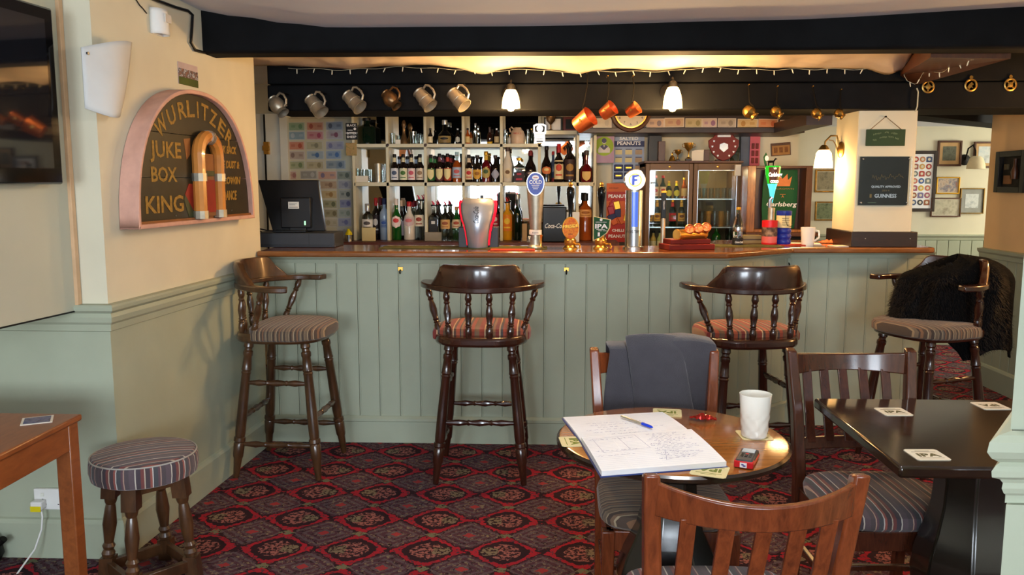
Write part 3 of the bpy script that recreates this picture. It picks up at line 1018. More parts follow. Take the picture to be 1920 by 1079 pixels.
# ------------------------------------------------------------------ pub dining chairs
def make_chair(label, wd, fabric, crest=.072):
    t = thing('dining_chair', label, 'chair', (0, 0, 0), 0, 'slat-backed dining chairs')
    hw, zt = .216, .900
    for sx in (-1, 1):
        pts = [(sx * .19, -.235, 0), (sx * .19, -.205, .25), (sx * .193, -.20, .45), (sx * .202, -.225, .68), (sx * .216, -.275, zt)]
        vs, fs = [], []
        for i, p in enumerate(pts):
            a, b = [(.017, .018), (.019, .022), (.020, .024), (.019, .022), (.017, .019)][i]
            for x, y in ((-a, -b), (a, -b), (a, b), (-a, b)):
                vs.append((p[0] + x, p[1] + y, p[2] + (.008 if i == 4 and y < 0 else 0)))
        for i in range(4):
            for k in range(4):
                j = (k + 1) % 4
                fs.append((i * 4 + k, i * 4 + j, i * 4 + 4 + j, i * 4 + 4 + k))
        fs += [(3, 2, 1, 0), (16, 17, 18, 19)]
        MB().add(vs, fs, 0, True).build('back_post', wd, t, bevel=.006)
        mb = MB()
        vs, fs = [], []
        for i, (z, a) in enumerate(((0, .014), (.25, .018), (.42, .021))):
            for x, y in ((-a, -a), (a, -a), (a, a), (-a, a)):
                vs.append((sx * .195 + x, .195 + y, z))
        for i in range(2):
            for k in range(4):
                j = (k + 1) % 4
                fs.append((i * 4 + k, i * 4 + j, i * 4 + 4 + j, i * 4 + 4 + k))
        fs += [(3, 2, 1, 0), (8, 9, 10, 11)]
        mb.add(vs, fs).build('leg', wd, t, bevel=.004)
        MB().box(sx * .192 - .010, sx * .192 + .010, -.2, .2, .355, .42).build('seat_rail', wd, t, bevel=.003)
        MB().box(sx * .19 - .009, sx * .19 + .009, -.205, .195, .19, .215).build('stretcher', wd, t, bevel=.003)
    MB().box(-.195, .195, .188, .208, .355, .42).build('seat_rail', wd, t, bevel=.003)
    MB().box(-.185, .185, -.212, -.190, .355, .42).build('seat_rail', wd, t, bevel=.003)
    MB().box(-.19, .19, -.012, .008, .193, .212).build('stretcher', wd, t, bevel=.003)

    def rail(name, z0, z1, y0, bowy, th, dip):
        vs, fs, n = [], [], 14
        for i in range(n + 1):
            u = -1 + 2 * i / n
            x = u * (hw - .008)
            y = y0 - bowy * (1 - u * u)
            d = dip * (1 - u * u)
            lean = .012
            for yy, zz in ((-th - 0, z0), (th, z0), (th - lean, z1 - d), (-th - lean, z1 - d)):
                vs.append((x, y + yy, zz))
        for i in range(n):
            for k in range(4):
                j = (k + 1) % 4
                fs.append((i * 4 + k, i * 4 + j, i * 4 + 4 + j, i * 4 + 4 + k))
        fs += [(3, 2, 1, 0), tuple(range(n * 4, n * 4 + 4))]
        MB().add(vs, fs, 0, True).build(name, wd, t, bevel=.004)
    rail('crest_rail', zt - crest - .016, zt - .010, -.264, .085, .010, .020)
    rail('lower_rail', .545, .585, -.212, .035, .009, 0)
    for k in range(5):
        u = -1 + 2 * (k + 1) / 6
        x = u * hw
        yb, yt = -.212 - .035 * (1 - u * u), -.264 - .085 * (1 - u * u)
        mb = MB()
        a, b, z0, z1 = .0165, .006, .57, zt - crest - .005
        vs = []
        for z, y in ((z0, yb), (z1, yt)):
            vs += [(x - a, y - b, z), (x + a, y - b, z), (x + a, y + b, z), (x - a, y + b, z)]
        mb.add(vs, [(3, 2, 1, 0), (4, 5, 6, 7), (0, 1, 5, 4), (1, 2, 6, 5), (2, 3, 7, 6), (3, 0, 4, 7)]).build('slat', wd, t, bevel=.002)
    # upholstered seat with rounded front corners
    def seat(u, v):
        a = 2 * PI * u
        x, y = math.cos(a), math.sin(a)
        px_ = math.copysign(abs(x) ** .45, x) * (.215 + .015 * y)
        py_ = math.copysign(abs(y) ** .5, y) * .215
        i = int(round(v * 7))
        k = [.0, .93, 1.0, 1.01, .985, .90, .6, 0.0][i]
        z = [.418, .418, .432, .45, .466, .476, .484, .487][i]
        return (px_ * k, py_ * k + .005, z)
    MB().grid(seat, 44, 7, closed_u=True).build('seat', fabric, t)
    return t


ch1 = make_chair('dining chair behind the round table with a charcoal fleece hung over its back', 'chair_wood', 'st_brown_y')
p = W(1226, 657, Z=.90)
ch1.location, ch1.rotation_euler = (p.x, p.y - .275, 0), (0, 0, PI)
ch2 = make_chair('dark brown slat-backed dining chair tucked against the left side of the square black table', 'chair_wood_dark', 'st_multi_x')
p = W(1600, 657, Z=.90)
ch2.location, ch2.rotation_euler = (p.x, p.y - .275, 0), (0, 0, R(182))
ch3 = make_chair('nearest slat-backed dining chair, its scuffed back towards the viewer, in front of the round table', 'chair_wood', 'st_multi_x')
p = W(1408, 893, Z=.90)
ch3.location, ch3.rotation_euler = (p.x, p.y + .275, 0), (0, 0, R(2))

# ------------------------------------------------------------------ tables
tc = Vector((.388, 2.435, 0))
rt = thing('round_table', 'round oak pub table with a dark rim, notebook lying open on it', 'table', tc)
MB().lathe([(0, .712), (.30, .712), (.335, .716), (.346, .724), (.346, .734), (.338, .740)], 64).build('rim', 'table_black', rt, sharp=30)
MB().lathe([(.338, .7375), (.338, .7402), (.333, .7415), (0, .7415)], 64).build('tabletop', 'table_oak', rt)
ped = [(.085, .712), (.08, .62), (.085, .54), (.105, .46), (.145, .38), (.168, .31), (.165, .24), (.14, .14), (.12, .055)]
MB().lathe(ped[::-1], 8, None, 0, False, a0=PI / 8).build('pedestal', 'ped_black', rt, bevel=.006)
MB().box(-.29, .29, -.045, .045, 0, .055).build('foot', 'ped_black', rt, bevel=.012)
MB().box(-.045, .045, -.29, .29, .002, .053).build('foot', 'ped_black', rt, bevel=.012)
MB().box(-.25, .25, -.03, .03, .69, .713).build('bearer', 'ped_black', rt, bevel=.004)

sx0 = .965
qt = thing('square_table', 'square black-stained pub table at the right with three white beer mats', 'table', (sx0 + .36, 2.555, 0))
MB().box(-.36, .36, -.36, .36, .706, .741).build('tabletop', 'table_black', qt, bevel=.008)
ped = [(.115, .705), (.108, .62), (.112, .55), (.13, .47), (.152, .40), (.160, .33), (.15, .25), (.13, .15), (.12, .06)]
MB().lathe(ped[::-1], 8, None, 0, False, a0=PI / 8).build('pedestal', 'ped_black', qt, loc=(-.04, -.13, 0), bevel=.006)
MB().box(-.32, .32, -.06, .06, 0, .06).build('foot', 'ped_black', qt, loc=(.0, -.13, 0), bevel=.012)
MB().box(-.05, .05, -.30, .30, .002, .058).build('foot', 'ped_black', qt, loc=(-.04, 0, 0), bevel=.012)

a = W(154, 776, Z=.74)
lt = thing('side_table', 'orange-brown wooden table cut off by the left edge of the picture', 'table', (a.x, a.y, 0))
MB().box(-.75, 0, -.60, 0, .718, .74).build('tabletop', 'left_table', lt, bevel=.006)
for x in (-.062, -.69):
    for y in (-.062, -.555):
        MB().box(x, x + .052, y, y + .052, 0, .719).build('leg', 'left_table', lt, bevel=.004)
MB().box(-.033, -.013, -.51, -.06, .63, .719).build('apron', 'left_table', lt, bevel=.003)
MB().box(-.64, -.06, -.035, -.015, .63, .719).build('apron', 'left_table', lt, bevel=.003)
MB().box(-.64, -.06, -.55, -.53, .63, .719).build('apron', 'left_table', lt, bevel=.003)

# ------------------------------------------------------------------ low upholstered stool
ls = thing('low_stool', 'low round stool with a multicoloured striped seat by the left wall corner', 'stool', (-1.500, 2.955, 0), R(-41))
zt = .496
MB().lathe([(0, zt - .085), (.172, zt - .085), (.186, zt - .078), (.192, zt - .05), (.190, zt - .015), (.184, zt - .003)], 40).build('seat_band', 'st_multi_round', ls)
MB().lathe([(.184, zt - .004), (.176, zt + .004), (.12, zt + .012), (.05, zt + .016), (0, zt + .017)], 40).build('seat', 'st_multi_x', ls, rot=(0, 0, R(-16)))
MB().tube([(.1855 * math.cos(2 * PI * i / 40), .1855 * math.sin(2 * PI * i / 40), zt - .002) for i in range(40)], .003, 6, closed=True).build('piping', 'piping', ls)
for a in range(4):
    an = R(45 + 90 * a)
    t0, t1 = Vector((.125 * math.cos(an), .125 * math.sin(an), zt - .086)), Vector((.165 * math.cos(an), .165 * math.sin(an), 0))
    d = t1 - t0
    lg = MB()
    lg.turned(t0 + d * .20, t0 + d * .80, [(0, .018), (.04, .024), (.1, .021), (.13, .017), (.2, .02), (.45, .026), (.65, .020), (.75, .017), (.8, .024), (.86, .018), (.92, .025), (1, .02)], 12)
    for q0, q1, s in ((0, .21, .027), (.79, 1.0, .025)):
        c0, c1 = t0 + d * q0, t0 + d * q1
        vs = []
        for c in (c0, c1):
            for x, y in ((-1, -1), (1, -1), (1, 1), (-1, 1)):
                vs.append((c.x + (x * math.cos(an) - y * math.sin(an)) * s, c.y + (x * math.sin(an) + y * math.cos(an)) * s, c.z))
        lg.add(vs, [(0, 1, 2, 3), (7, 6, 5, 4), (4, 5, 1, 0), (5, 6, 2, 1), (6, 7, 3, 2), (7, 4, 0, 3)])
    lg.build('leg', 'old_wood', ls)
for a in range(4):
    an, bn = R(45 + 90 * a), R(135 + 90 * a)
    p0 = Vector((.160 * math.cos(an), .160 * math.sin(an), .05))
    p1 = Vector((.160 * math.cos(bn), .160 * math.sin(bn), .05))
    d = (p1 - p0)
    T = Matrix.Translation((p0 + p1) / 2) @ Matrix.Rotation(math.atan2(d.y, d.x), 4, 'Z')
    MB().box(-d.length / 2 + .02, d.length / 2 - .02, -.011, .011, -.022, .022, T=T).build('stretcher', 'old_wood', ls, bevel=.003)
    p0.z = p1.z = zt - .10
    p0, p1 = p0 * .78, p1 * .78
    T = Matrix.Translation(Vector((0, 0, zt - .105)) + Vector(((p0 + p1).x / 2, (p0 + p1).y / 2, 0))) @ Matrix.Rotation(math.atan2(d.y, d.x), 4, 'Z')
    MB().box(-.075, .075, -.009, .009, -.02, .02, T=T).build('apron', 'old_wood', ls)

# ------------------------------------------------------------------ things on the tables
TT = .7415


def beer_mat(px_, py_, z, rotz, label, card, ink, s='IPA', flip=0):
    p = W(px_, py_, Z=z)
    t = thing('beer_mat', label, 'beer mat', (p.x, p.y, z), rotz, 'beer mats on the tables')
    hs = .047
    MB().prism([(-hs + .006, -hs), (hs - .006, -hs), (hs, -hs + .006), (hs, hs - .006), (hs - .006, hs), (-hs + .006, hs), (-hs, hs - .006), (-hs, -hs + .006)], .0002, .0018).build('card', card, t)
    text(t, s, (0, -.006, .0021), .026, ink, .062, (0, 0, flip), bold=.0012)
    mb = MB()
    mb.box(-.034, .034, .021, .0235, .0018, .0021).box(-.02, .02, .030, .032, .0018, .0021).box(-.034, .034, -.031, -.029, .0018, .0021)
    mb.build('small_print', ink, t)
    return t


beer_mat(1080, 829, TT, R(-84), 'beer mat sticking out from under the left side of the notebook', 'cardmat', 'matgreen')
beer_mat(1251, 775, TT, R(172), 'beer mat behind the notebook at the far edge of the round table', 'cardmat', 'matgreen')
beer_mat(1414, 817, TT, R(2), 'beer mat under the white mug', 'cardmat', 'matgrey')
beer_mat(1331, 884, TT, R(160), 'beer mat at the near edge of the round table between notebook and red gadget', 'cardmat', 'matgreen')
ZQ = .741
beer_mat(1675, 773, ZQ, R(3), 'white beer mat at the far left of the square black table', 'matpale', 'matgrey')
beer_mat(1857, 762, ZQ, R(183), 'white beer mat at the far right of the square black table', 'matpale', 'matgrey')
beer_mat(1738, 854, ZQ, R(2), 'white beer mat on the near corner of the square black table', 'matpale', 'matgrey')
p = W(70, 789, Z=.74)
bm = thing('beer_mat', 'blue printed beer mat on the orange-brown table at left', 'beer mat', (p.x, p.y, .74), R(28), 'beer mats on the tables')
MB().box(-.045, .045, -.045, .045, .0002, .0018).build('card', 'paper', bm)
MB().box(-.038, .038, -.038, .038, .0018, .0021).build('print', print_mat('blue_mat_print', [(60, 76, 120), (120, 120, 140), (64, 60, 70)], 40), bm)

# open notebook: two page blocks on a blue cover
ns = [W(*q, Z=TT + .008) for q in ((1056, 782), (1242, 772), (1362, 872), (1128, 890))]
mid = [W(1090, 826, Z=TT + .008), W(1296, 810, Z=TT + .008)]
nb = thing('notebook', 'open ruled notebook with handwriting and a blue cover on the round table', 'notebook', (ns[0] + ns[2]) / 2 * 1.0)
nb.location.z = TT
o0 = Vector(nb.location)


def quad_slab(name, q, z0, z1, mt, lift=0.0, shrink=0.0):
    c = sum(q, Vector()) / 4
    qq = [c + (p - c) * (1 - shrink) for p in q]
    mb = MB()
    n = 8
    def f(u, v, top):
        a = qq[0].lerp(qq[1], u)
        b = qq[3].lerp(qq[2], u)
        p = a.lerp(b, v) - o0
        return (p.x, p.y, (z1 + lift * math.sin(PI * v) * (1.0 if top else 0)) if top else z0)
    vs, fs = [], []
    for top_ in (0, 1):
        for j in range(n + 1):
            for i in range(2):
                vs.append(f(i, j / n, top_))
    w_ = 2 * (n + 1)
    for j in range(n):
        a = j * 2
        fs += [(a, a + 2, a + 3, a + 1), (w_ + a, w_ + a + 1, w_ + a + 3, w_ + a + 2), (a, w_ + a, w_ + a + 2, a + 2), (a + 1, a + 3, w_ + a + 3, w_ + a + 1)]
    fs += [(0, 1, w_ + 1, w_), (2 * n, w_ + 2 * n, w_ + 2 * n + 1, 2 * n + 1)]
    return mb.add(vs, fs).build(name, mt, nb)


quad_slab('cover', [ns[0], ns[1], mid[1], mid[0]], .0, .0025, 'bluecover', 0, -.025)
quad_slab('cover', [mid[0], mid[1], ns[2], ns[3]], .0, .0025, 'bluecover', 0, -.025)
quad_slab('pages', [ns[0], ns[1], mid[1], mid[0]], .003, .0065, 'paperwhite', .003)
quad_slab('pages', [mid[0], mid[1], ns[2], ns[3]], .003, .0165, 'paperwhite', .003)
# ruled lines and handwriting, lying on the pages
lines, ink = MB(), MB()
rr = random.Random(3)
for half, (q, zb) in enumerate((([ns[0], ns[1], mid[1], mid[0]], .0065), ([mid[0], mid[1], ns[2], ns[3]], .0165))):
    def at(u, v):
        p = q[0].lerp(q[1], u).lerp(q[3].lerp(q[2], u), v) - o0
        return Vector((p.x, p.y, zb + .003 * math.sin(PI * v) + .0006))

    def stroke(mb, a, b, wd):
        d = (b - a)
        s_ = Vector((-d.y, d.x, 0)).normalized() * wd
        mb.add([a - s_, b - s_, b + s_, a + s_], [(0, 1, 2, 3)])
    for k in range(1, 22):
        v = k / 22
        for u0 in range(4):
            stroke(lines, at(u0 / 4 + .005, v), at(u0 / 4 + .245, v), .00035)
    if half == 0:
        rows = [(k / 22 - .01, rr.uniform(.1, .3), rr.uniform(.4, .9)) for k in range(9, 21, 2)]
    else:
        rows = [(k / 22 - .01, rr.uniform(.5, .62), rr.uniform(.7, .92)) for k in range(2, 19, 1)] + [(k / 22, .04, rr.uniform(.3, .5)) for k in (3, 11, 14)]
    for v, ua, ub in rows:
        u = ua
        while u < ub:
            wv = rr.uniform(.015, .05)
            pu = at(u, v)
            for k in range(5):
                pn = at(u + wv * (k + 1) / 5, v + rr.uniform(-.012, .012))
                stroke(ink, pu, pn, .00048)
                pu = pn
            u += wv + rr.uniform(.006, .03)
    if half:
        for a, b in (((.08, .1), (.46, .06)), ((.46, .06), (.5, .5)), ((.5, .5), (.1, .55)), ((.1, .55), (.08, .1)), ((.3, .08), (.33, .5)), ((.52, .6), (.9, .7)), ((.55, .85), (.9, .7)), ((.6, .62), (.55, .85))):
            stroke(ink, at(*a), at(*b), .00032)
lines.build('ruled_lines', 'inkfaint', nb)
ink.build('handwriting', 'inkblue', nb)

a, b = W(1160, 779, Z=TT + .016), W(1229, 804, Z=TT + .016)
pen = thing('ballpoint_pen', 'clear ballpoint pen with a blue cap lying on the open notebook', 'pen', (a + b) / 2)
d = (b - a).normalized()
la, lb = -d * .075, d * .075
MB().turned(la, d * .028, [(0, .0028), (.03, .0037), (1, .0037)], 8).build('barrel', 'penclear', pen)
MB().turned(d * .026, lb, [(0, .0048), (.8, .0046), (.93, .003), (1, .0012)], 10).build('cap', 'penblue', pen)

p = W(1318, 789, Z=TT)
fw = thing('sweet_wrapper', 'crumpled red foil sweet wrapper near the far edge of the round table', 'wrapper', (p.x, p.y, TT + .001), R(-8))
rr = random.Random(5)
def wrap(u, v):
    x = (u - .5) * .085
    e = abs(u - .5) * 2
    wv = .020 * (1 - .55 * (e > .55) + .25 * (e > .85))
    return (x, (v - .5) * 2 * wv + rr.uniform(-.003, .003), .004 + rr.uniform(0, .012) * (1 - e * .6) + .010 * (1 - e) * math.sin(PI * v))
MB().grid(wrap, 12, 6, sm=False).build('foil', 'foil', fw, solid=.001)

p = W(1414, 820, Z=TT)
mg = thing('tall_mug', 'tall white ceramic mug standing on a beer mat on the round table', 'mug', (p.x, p.y, TT + .002))
prof = [(.0, .0), (.034, .0), (.038, .004), (.040, .03), (.0445, .08), (.0475, .125), (.0475, .132), (.0455, .132), (.043, .10), (.038, .03), (.033, .008), (0, .007)]
def mugf(u, v):
    i = v * 11
    k = min(10, int(i))
    t_ = i - k
    r = prof[k][0] * (1 - t_) + prof[k + 1][0] * t_
    z = prof[k][1] * (1 - t_) + prof[k + 1][1] * t_
    return r, z
mb = MB()
outer = [(r, z) for r, z in [(.0, .0), (.034, .0), (.038, .004)]] + [(.0385 + .0085 * k / 16, .008 + .117 * k / 16) for k in range(17)] + [(.0475, .132), (.0455, .132), (.043, .10), (.038, .03), (.033, .008), (0, .007)]
vs, fs, n = [], [], 48
for k, (r, z) in enumerate(outer):
    for i in range(n):
        a = 2 * PI * i / n
        facet = .0011 * math.cos(8 * a + (PI if int(z / .018) % 2 else 0)) * (1 if .006 < z < .075 and 2 < k < 20 else 0)
        vs.append(((r + facet) * math.cos(a), (r + facet) * math.sin(a), z))
for k in range(len(outer) - 1):
    for i in range(n):
        j = (i + 1) % n
        fs.append((k * n + i, k * n + j, (k + 1) * n + j, (k + 1) * n + i))
mb.add(vs, fs, 0, True).build('body', 'ceramic', mg)

a, b = W(1409, 838, Z=TT + .024), W(1392, 868, Z=TT + .024)
d = (a - b)
lm = thing('laser_measure', 'small red and black handheld measuring gadget on the round table', 'gadget', ((a + b) / 2).xy.to_3d() + Vector((0, 0, TT)), math.atan2(d.y, d.x) - PI / 2)
MB().box(-.024, .024, -.055, .058, .001, .024).build('body', 'grey', lm, bevel=.006)
MB().box(-.0252, .0252, -.0575, -.030, .003, .021).box(-.0252, -.021, -.055, .058, .004, .014).box(.021, .0252, -.055, .058, .004, .014).build('red_guard', 'redplastic', lm, bevel=.004)
MB().box(-.017, .017, .016, .048, .0242, .0252).build('screen', pm('grey_display', (178, 184, 186), .15), lm)
MB().box(-.009, .009, -.0592, -.0572, .005, .018).build('sticker', 'paperwhite', lm)
MB().box(-.005, .001, -.0598, -.0590, .011, .015).box(-.001, .006, -.0598, -.0590, .008, .012).build('sticker_print', 'inkblue', lm)
for i in range(3):
    for j in range(3):
        MB().box(-.014 + i * .0105, -.007 + i * .0105, -.022 + j * .011, -.016 + j * .011, .0240, .0256).build('button', 'black' if (i, j) != (1, 2) else 'redplastic', lm)

# ------------------------------------------------------------------ garments
def cloth(name, label, cat, fn, nu, nv, mt, thick, loc=(0, 0, 0), rotz=0.0):
    o = MB().grid(fn, nu, nv).build(name, mt, None, loc, (0, 0, rotz), solid=thick, sub=1)
    return tag(o, label, cat)


# charcoal fleece folded over the crest of the chair behind the round table
cx, cy = ch1.location.x, ch1.location.y
def fleece(u, v):
    # u across, v from the hem in front, over the crest, down behind
    x = -.205 + .365 * u + .020 * math.sin(3 * v) * (u - .5) + .03 * max(0, .3 - v) * (u - .3)
    zt = .925 + .022 * math.sin(PI * min(1, u * 1.15)) * (.6 + .4 * math.sin(5.1 * u + 1)) - .018 * (u > .80)
    fold = .014 * math.sin(7.5 * u + 2.5 * v + .5) + .006 * math.sin(17 * u - 3 * v)
    if v < .62:
        t_ = v / .62
        return (x + .015 * math.sin(4 * t_), .228 + .05 * (t_ ** .6) - .022 + fold * (1 - .6 * t_), zt - .40 * (1 - t_) ** 1.0)
    t_ = (v - .62) / .38
    if t_ < .4:
        a = PI * t_ / .4
        return (x, .29 + .030 - .050 * math.cos(a) * 1.0 + fold * .4, zt + .008 * math.sin(a))
    return (x, .372 + fold * .4, zt - .18 * (t_ - .4) / .6)
fj = cloth('fleece_jacket', 'charcoal fleece jacket draped over the back of the chair behind the round table', 'jacket', lambda u, v: (fleece(u, v)[0], -fleece(u, v)[1] - .01, fleece(u, v)[2]), 36, 26, 'fleece', .008, (cx, cy, 0), PI)


# a sleeve folded over the front of it (local +x is the viewer's left)
def fold2(u, v):
    x = .105 - .20 * u - .05 * (1 - v) * (1 + .25 * u)
    z = .950 - .34 * (1 - v) + .012 * math.sin(PI * u)
    return (x, -.222 - .040 * v ** .7 + .022 * math.sin(PI * u) - .04 * max(0, v - .9) * 10, z)
fs_ = MB().grid(fold2, 14, 16).build('sleeve', 'fleece', fj, solid=.008, sub=1)

# black fur coat thrown over the bar stool at the right end
def coat_pt(u, v):
    """u round the draped shell (0..1), v from hem to top"""
    a = 2 * PI * u
    left, right = max(0, -math.cos(a)), max(0, math.cos(a))
    front = max(0, -math.sin(a))
    c = math.sqrt(max(0.0, 1 - ((v - .72) / .28) ** 2)) if v > .72 else 1.0
    rx = .285 * max(.04, c)
    ry = .185 * max(.04, c)
    fold = 1 + .06 * math.sin(6 * a + 2 * v) + .03 * math.sin(13 * a - 4 * v)
    x = rx * math.cos(a) * fold * (1 - .06 * v)
    y = ry * math.sin(a) * fold
    zb = .60 + .17 * left ** .6 + .03 * math.sin(5 * a)
    zt = 1.125 - .02 * left - .0 * right
    z = zb + (zt - zb) * v
    z -= .05 * left * v * v
    x += .03 * right * (1 - v) - .05 * left * (1 - v)
    return (x, y + .05 * front * (1 - v), z)
q0 = Vector((2.215, 4.50, 0))
ct_ = MB().grid(coat_pt, 60, 26, closed_u=True).build('fur_coat', 'coat', None, q0, solid=.006)
tag(ct_, 'black fur-trimmed coat heaped over the bar stool at the right end of the bar', 'coat')
mb = MB()
rr = random.Random(11)
for k in range(9500):
    u, v = rr.uniform(.30, .93), rr.uniform(.02, .99)
    p = Vector(coat_pt(u, v))
    e = Vector(coat_pt(u + .004, v)) - p
    g = Vector(coat_pt(u, min(1, v + .01))) - p
    nn = e.cross(g)
    if nn.length < 1e-9:
        continue
    nn.normalize()
    tip = p + nn * rr.uniform(.012, .03) + Vector((rr.uniform(-.012, .012), rr.uniform(-.01, .01), -rr.uniform(.008, .028)))
    e = e.normalized() * .0018
    mb.add([p - e, p + e, tip], [(0, 1, 2)])
f_ = mb.build('fur', 'fur', ct_)
f_['kind'] = 'stuff'

# ------------------------------------------------------------------ back bar shelving with mirror backs
YS, YM = 6.45, 6.70                        # shelf front, mirror plane


def zs(py):
    return W(960, py, Y=YS).z


def xs_(px_, y=YS):
    return W(px_, 345, Y=y).x


ZB0, ZM0, ZT0, ZU0 = zs(452), zs(342), zs(269.5), zs(245)
DIV = [664, 727, 798, 869, 940, 1011, 1083, 1115]
DX = [xs_(p) for p in DIV]
sh = thing('bottle_shelving', 'cream painted bottle shelving with mirror backs behind the bar', 'shelving', (0, YS, 0))
th = .022
for k, x in enumerate(DX):
    ztop = 2.05 if k < 5 else ZU0
    MB().box(x - .011, x + .011, 0, YM - YS, ZB0, ztop).build('divider', 'shelf', sh, bevel=.002)
MB().box(DX[0], DX[-1], 0, YM - YS, ZM0 - .03, ZM0).build('shelf', 'shelf', sh, bevel=.002)
MB().box(DX[0], DX[5] + .011, 0, YM - YS, ZT0 - .026, ZT0).build('shelf', 'shelf', sh, bevel=.002)
MB().box(DX[5], DX[-1], 0, YM - YS, ZU0 - .03, ZU0).build('shelf', 'shelf', sh, bevel=.002)
for k in range(7):
    x0, x1 = DX[k] + .011, DX[k + 1] - .011
    rows = [(ZB0, ZM0 - .03), (ZM0, (ZT0 - .026) if k < 5 else ZU0 - .03)] + ([(ZT0, 2.05)] if k < 5 else [])
    for z0, z1 in rows:
        MB().box(x0, x1, YM - YS - .012, YM - YS - .004, z0, z1).build('mirror', 'mirror', sh, rot=(0, 0, 0))
MB().box(DX[0] - .011, DX[-1] + .011, YM - YS - .004, YM - YS + .04, ZB0, ZU0 - .001).box(DX[0] - .011, DX[5] + .011, YM - YS - .004, YM - YS + .04, ZU0 - .001, 2.05).build('back_board', 'shelf', sh)
for px_ in (727, 798):
    p = W(px_, 272, Y=YS - .004)
    MB().lathe([(.011, 0), (.011, .003), (0, .005)], 14, FACE).build('cover_cap', 'cap_brown', sh, loc=(p.x, -.004, p.z))
p = W(938, 347, Y=YS - .004)
MB().lathe([(.012, 0), (.012, .003), (0, .006)], 14, FACE).build('cover_cap', 'paperwhite', sh, loc=(p.x, -.004, p.z))

# base counter of the back bar
xl, xr_ = xs_(560), xs_(1160)
bb = thing('back_counter', 'reddish wooden back counter under the bottle shelving', 'counter', ((xl + xr_) / 2, YS - .16, 0))
MB().box(xl - (xl + xr_) / 2, (xr_ - xl) / 2, 0, .40, ZB0 - .045, ZB0 - .001).build('top', 'mahogany', bb, bevel=.004)
for k in range(4):
    w0 = (xr_ - xl) / 4
    MB().box(xl - (xl + xr_) / 2 + k * w0 + .005, xl - (xl + xr_) / 2 + (k + 1) * w0 - .005, .03, .39, .02, ZB0 - .045).build('cupboard', 'black', bb)

# ------------------------------------------------------------------ bottles
BOT = {
    'beer': [(0, 0), (.9, 0), (1, .02), (1, .52), (.93, .60), (.60, .68), (.42, .75), (.38, .93), (.44, .94), (.44, .98), (.40, 1)],
    'spirit': [(0, 0), (.92, 0), (1, .015), (1, .62), (.92, .68), (.5, .745), (.36, .78), (.34, .93), (.42, .935), (.42, .985), (.4, 1)],
    'liqueur': [(0, 0), (.9, 0), (1, .015), (1.0, .40), (.9, .52), (.55, .64), (.36, .72), (.32, .95), (.36, .955), (.36, .99), (.33, 1)],
    'taper': [(0, 0), (.86, 0), (.95, .02), (1, .30), (.94, .5), (.62, .66), (.42, .75), (.36, .86), (.44, .87), (.44, .99), (.40, 1)],
    'square': [(0, 0), (.97, 0), (1, .02), (1, .60), (.94, .66), (.5, .73), (.36, .77), (.34, .92), (.44, .925), (.44, .985), (.42, 1)],
    'round': [(0, 0), (.8, 0), (.95, .05), (1, .25), (.93, .42), (.6, .52), (.34, .58), (.30, .9), (.38, .905), (.38, .985), (.34, 1)],
    'mini': [(0, 0), (.9, 0), (1, .03), (1, .5), (.9, .58), (.5, .7), (.4, .78), (.4, .95), (.46, .955), (.46, .99), (.42, 1)],
    'wine': [(0, 0), (.9, 0), (1, .02), (1, .52), (.85, .62), (.5, .70), (.37, .76), (.35, .95), (.40, .955), (.40, .99), (.37, 1)],
}


def prof_r(pf, t_):
    for (r0, a), (r1, b) in zip(pf, pf[1:]):
        if a <= t_ <= b and b > a:
            return r0 + (r1 - r0) * (t_ - a) / (b - a)
    return pf[-1][0]


MATC = {}


def colm(rgb, rough=.55):
    if isinstance(rgb, str):
        return M[rgb]
    k = (tuple(rgb), rough)
    if k not in MATC:
        MATC[k] = pm('print_%02x%02x%02x' % tuple(rgb), rgb, rough, var=.05, sc=30)
    return MATC[k]


def patch(H, Rr, pf, z0, z1, half, name, mat, parent, shape='rect', n=10, out=1.02, zc=0):
    """a label wrapped round the front of a bottle"""
    vs, fs = [], []
    nz = 3 if shape == 'rect' else 8
    for j in range(nz + 1):
        v = j / nz
        for i in range(n + 1):
            u = -1 + 2 * i / n
            k = half
            if shape == 'shield':
                k = half * (1 if v > .55 else max(.03, math.sin(PI / 2 * v / .55) ** .7))
            elif shape == 'diamond':
                k = half * max(.03, 1 - abs(v - .5) * 1.9)
            elif shape == 'oval':
                k = half * max(.03, math.sqrt(max(0, 1 - (2 * v - 1) ** 2)))
            t_ = z0 + (z1 - z0) * v
            a = -PI / 2 + u * k
            r = Rr * prof_r(pf, t_) * out + .0004
            vs.append((r * math.cos(a), r * math.sin(a), t_ * H))
    for j in range(nz):
        for i in range(n):
            a = j * (n + 1) + i
            fs.append((a, a + 1, a + n + 2, a + n + 1))
    MB().add(vs, fs, 0, True).build(name, mat, parent)


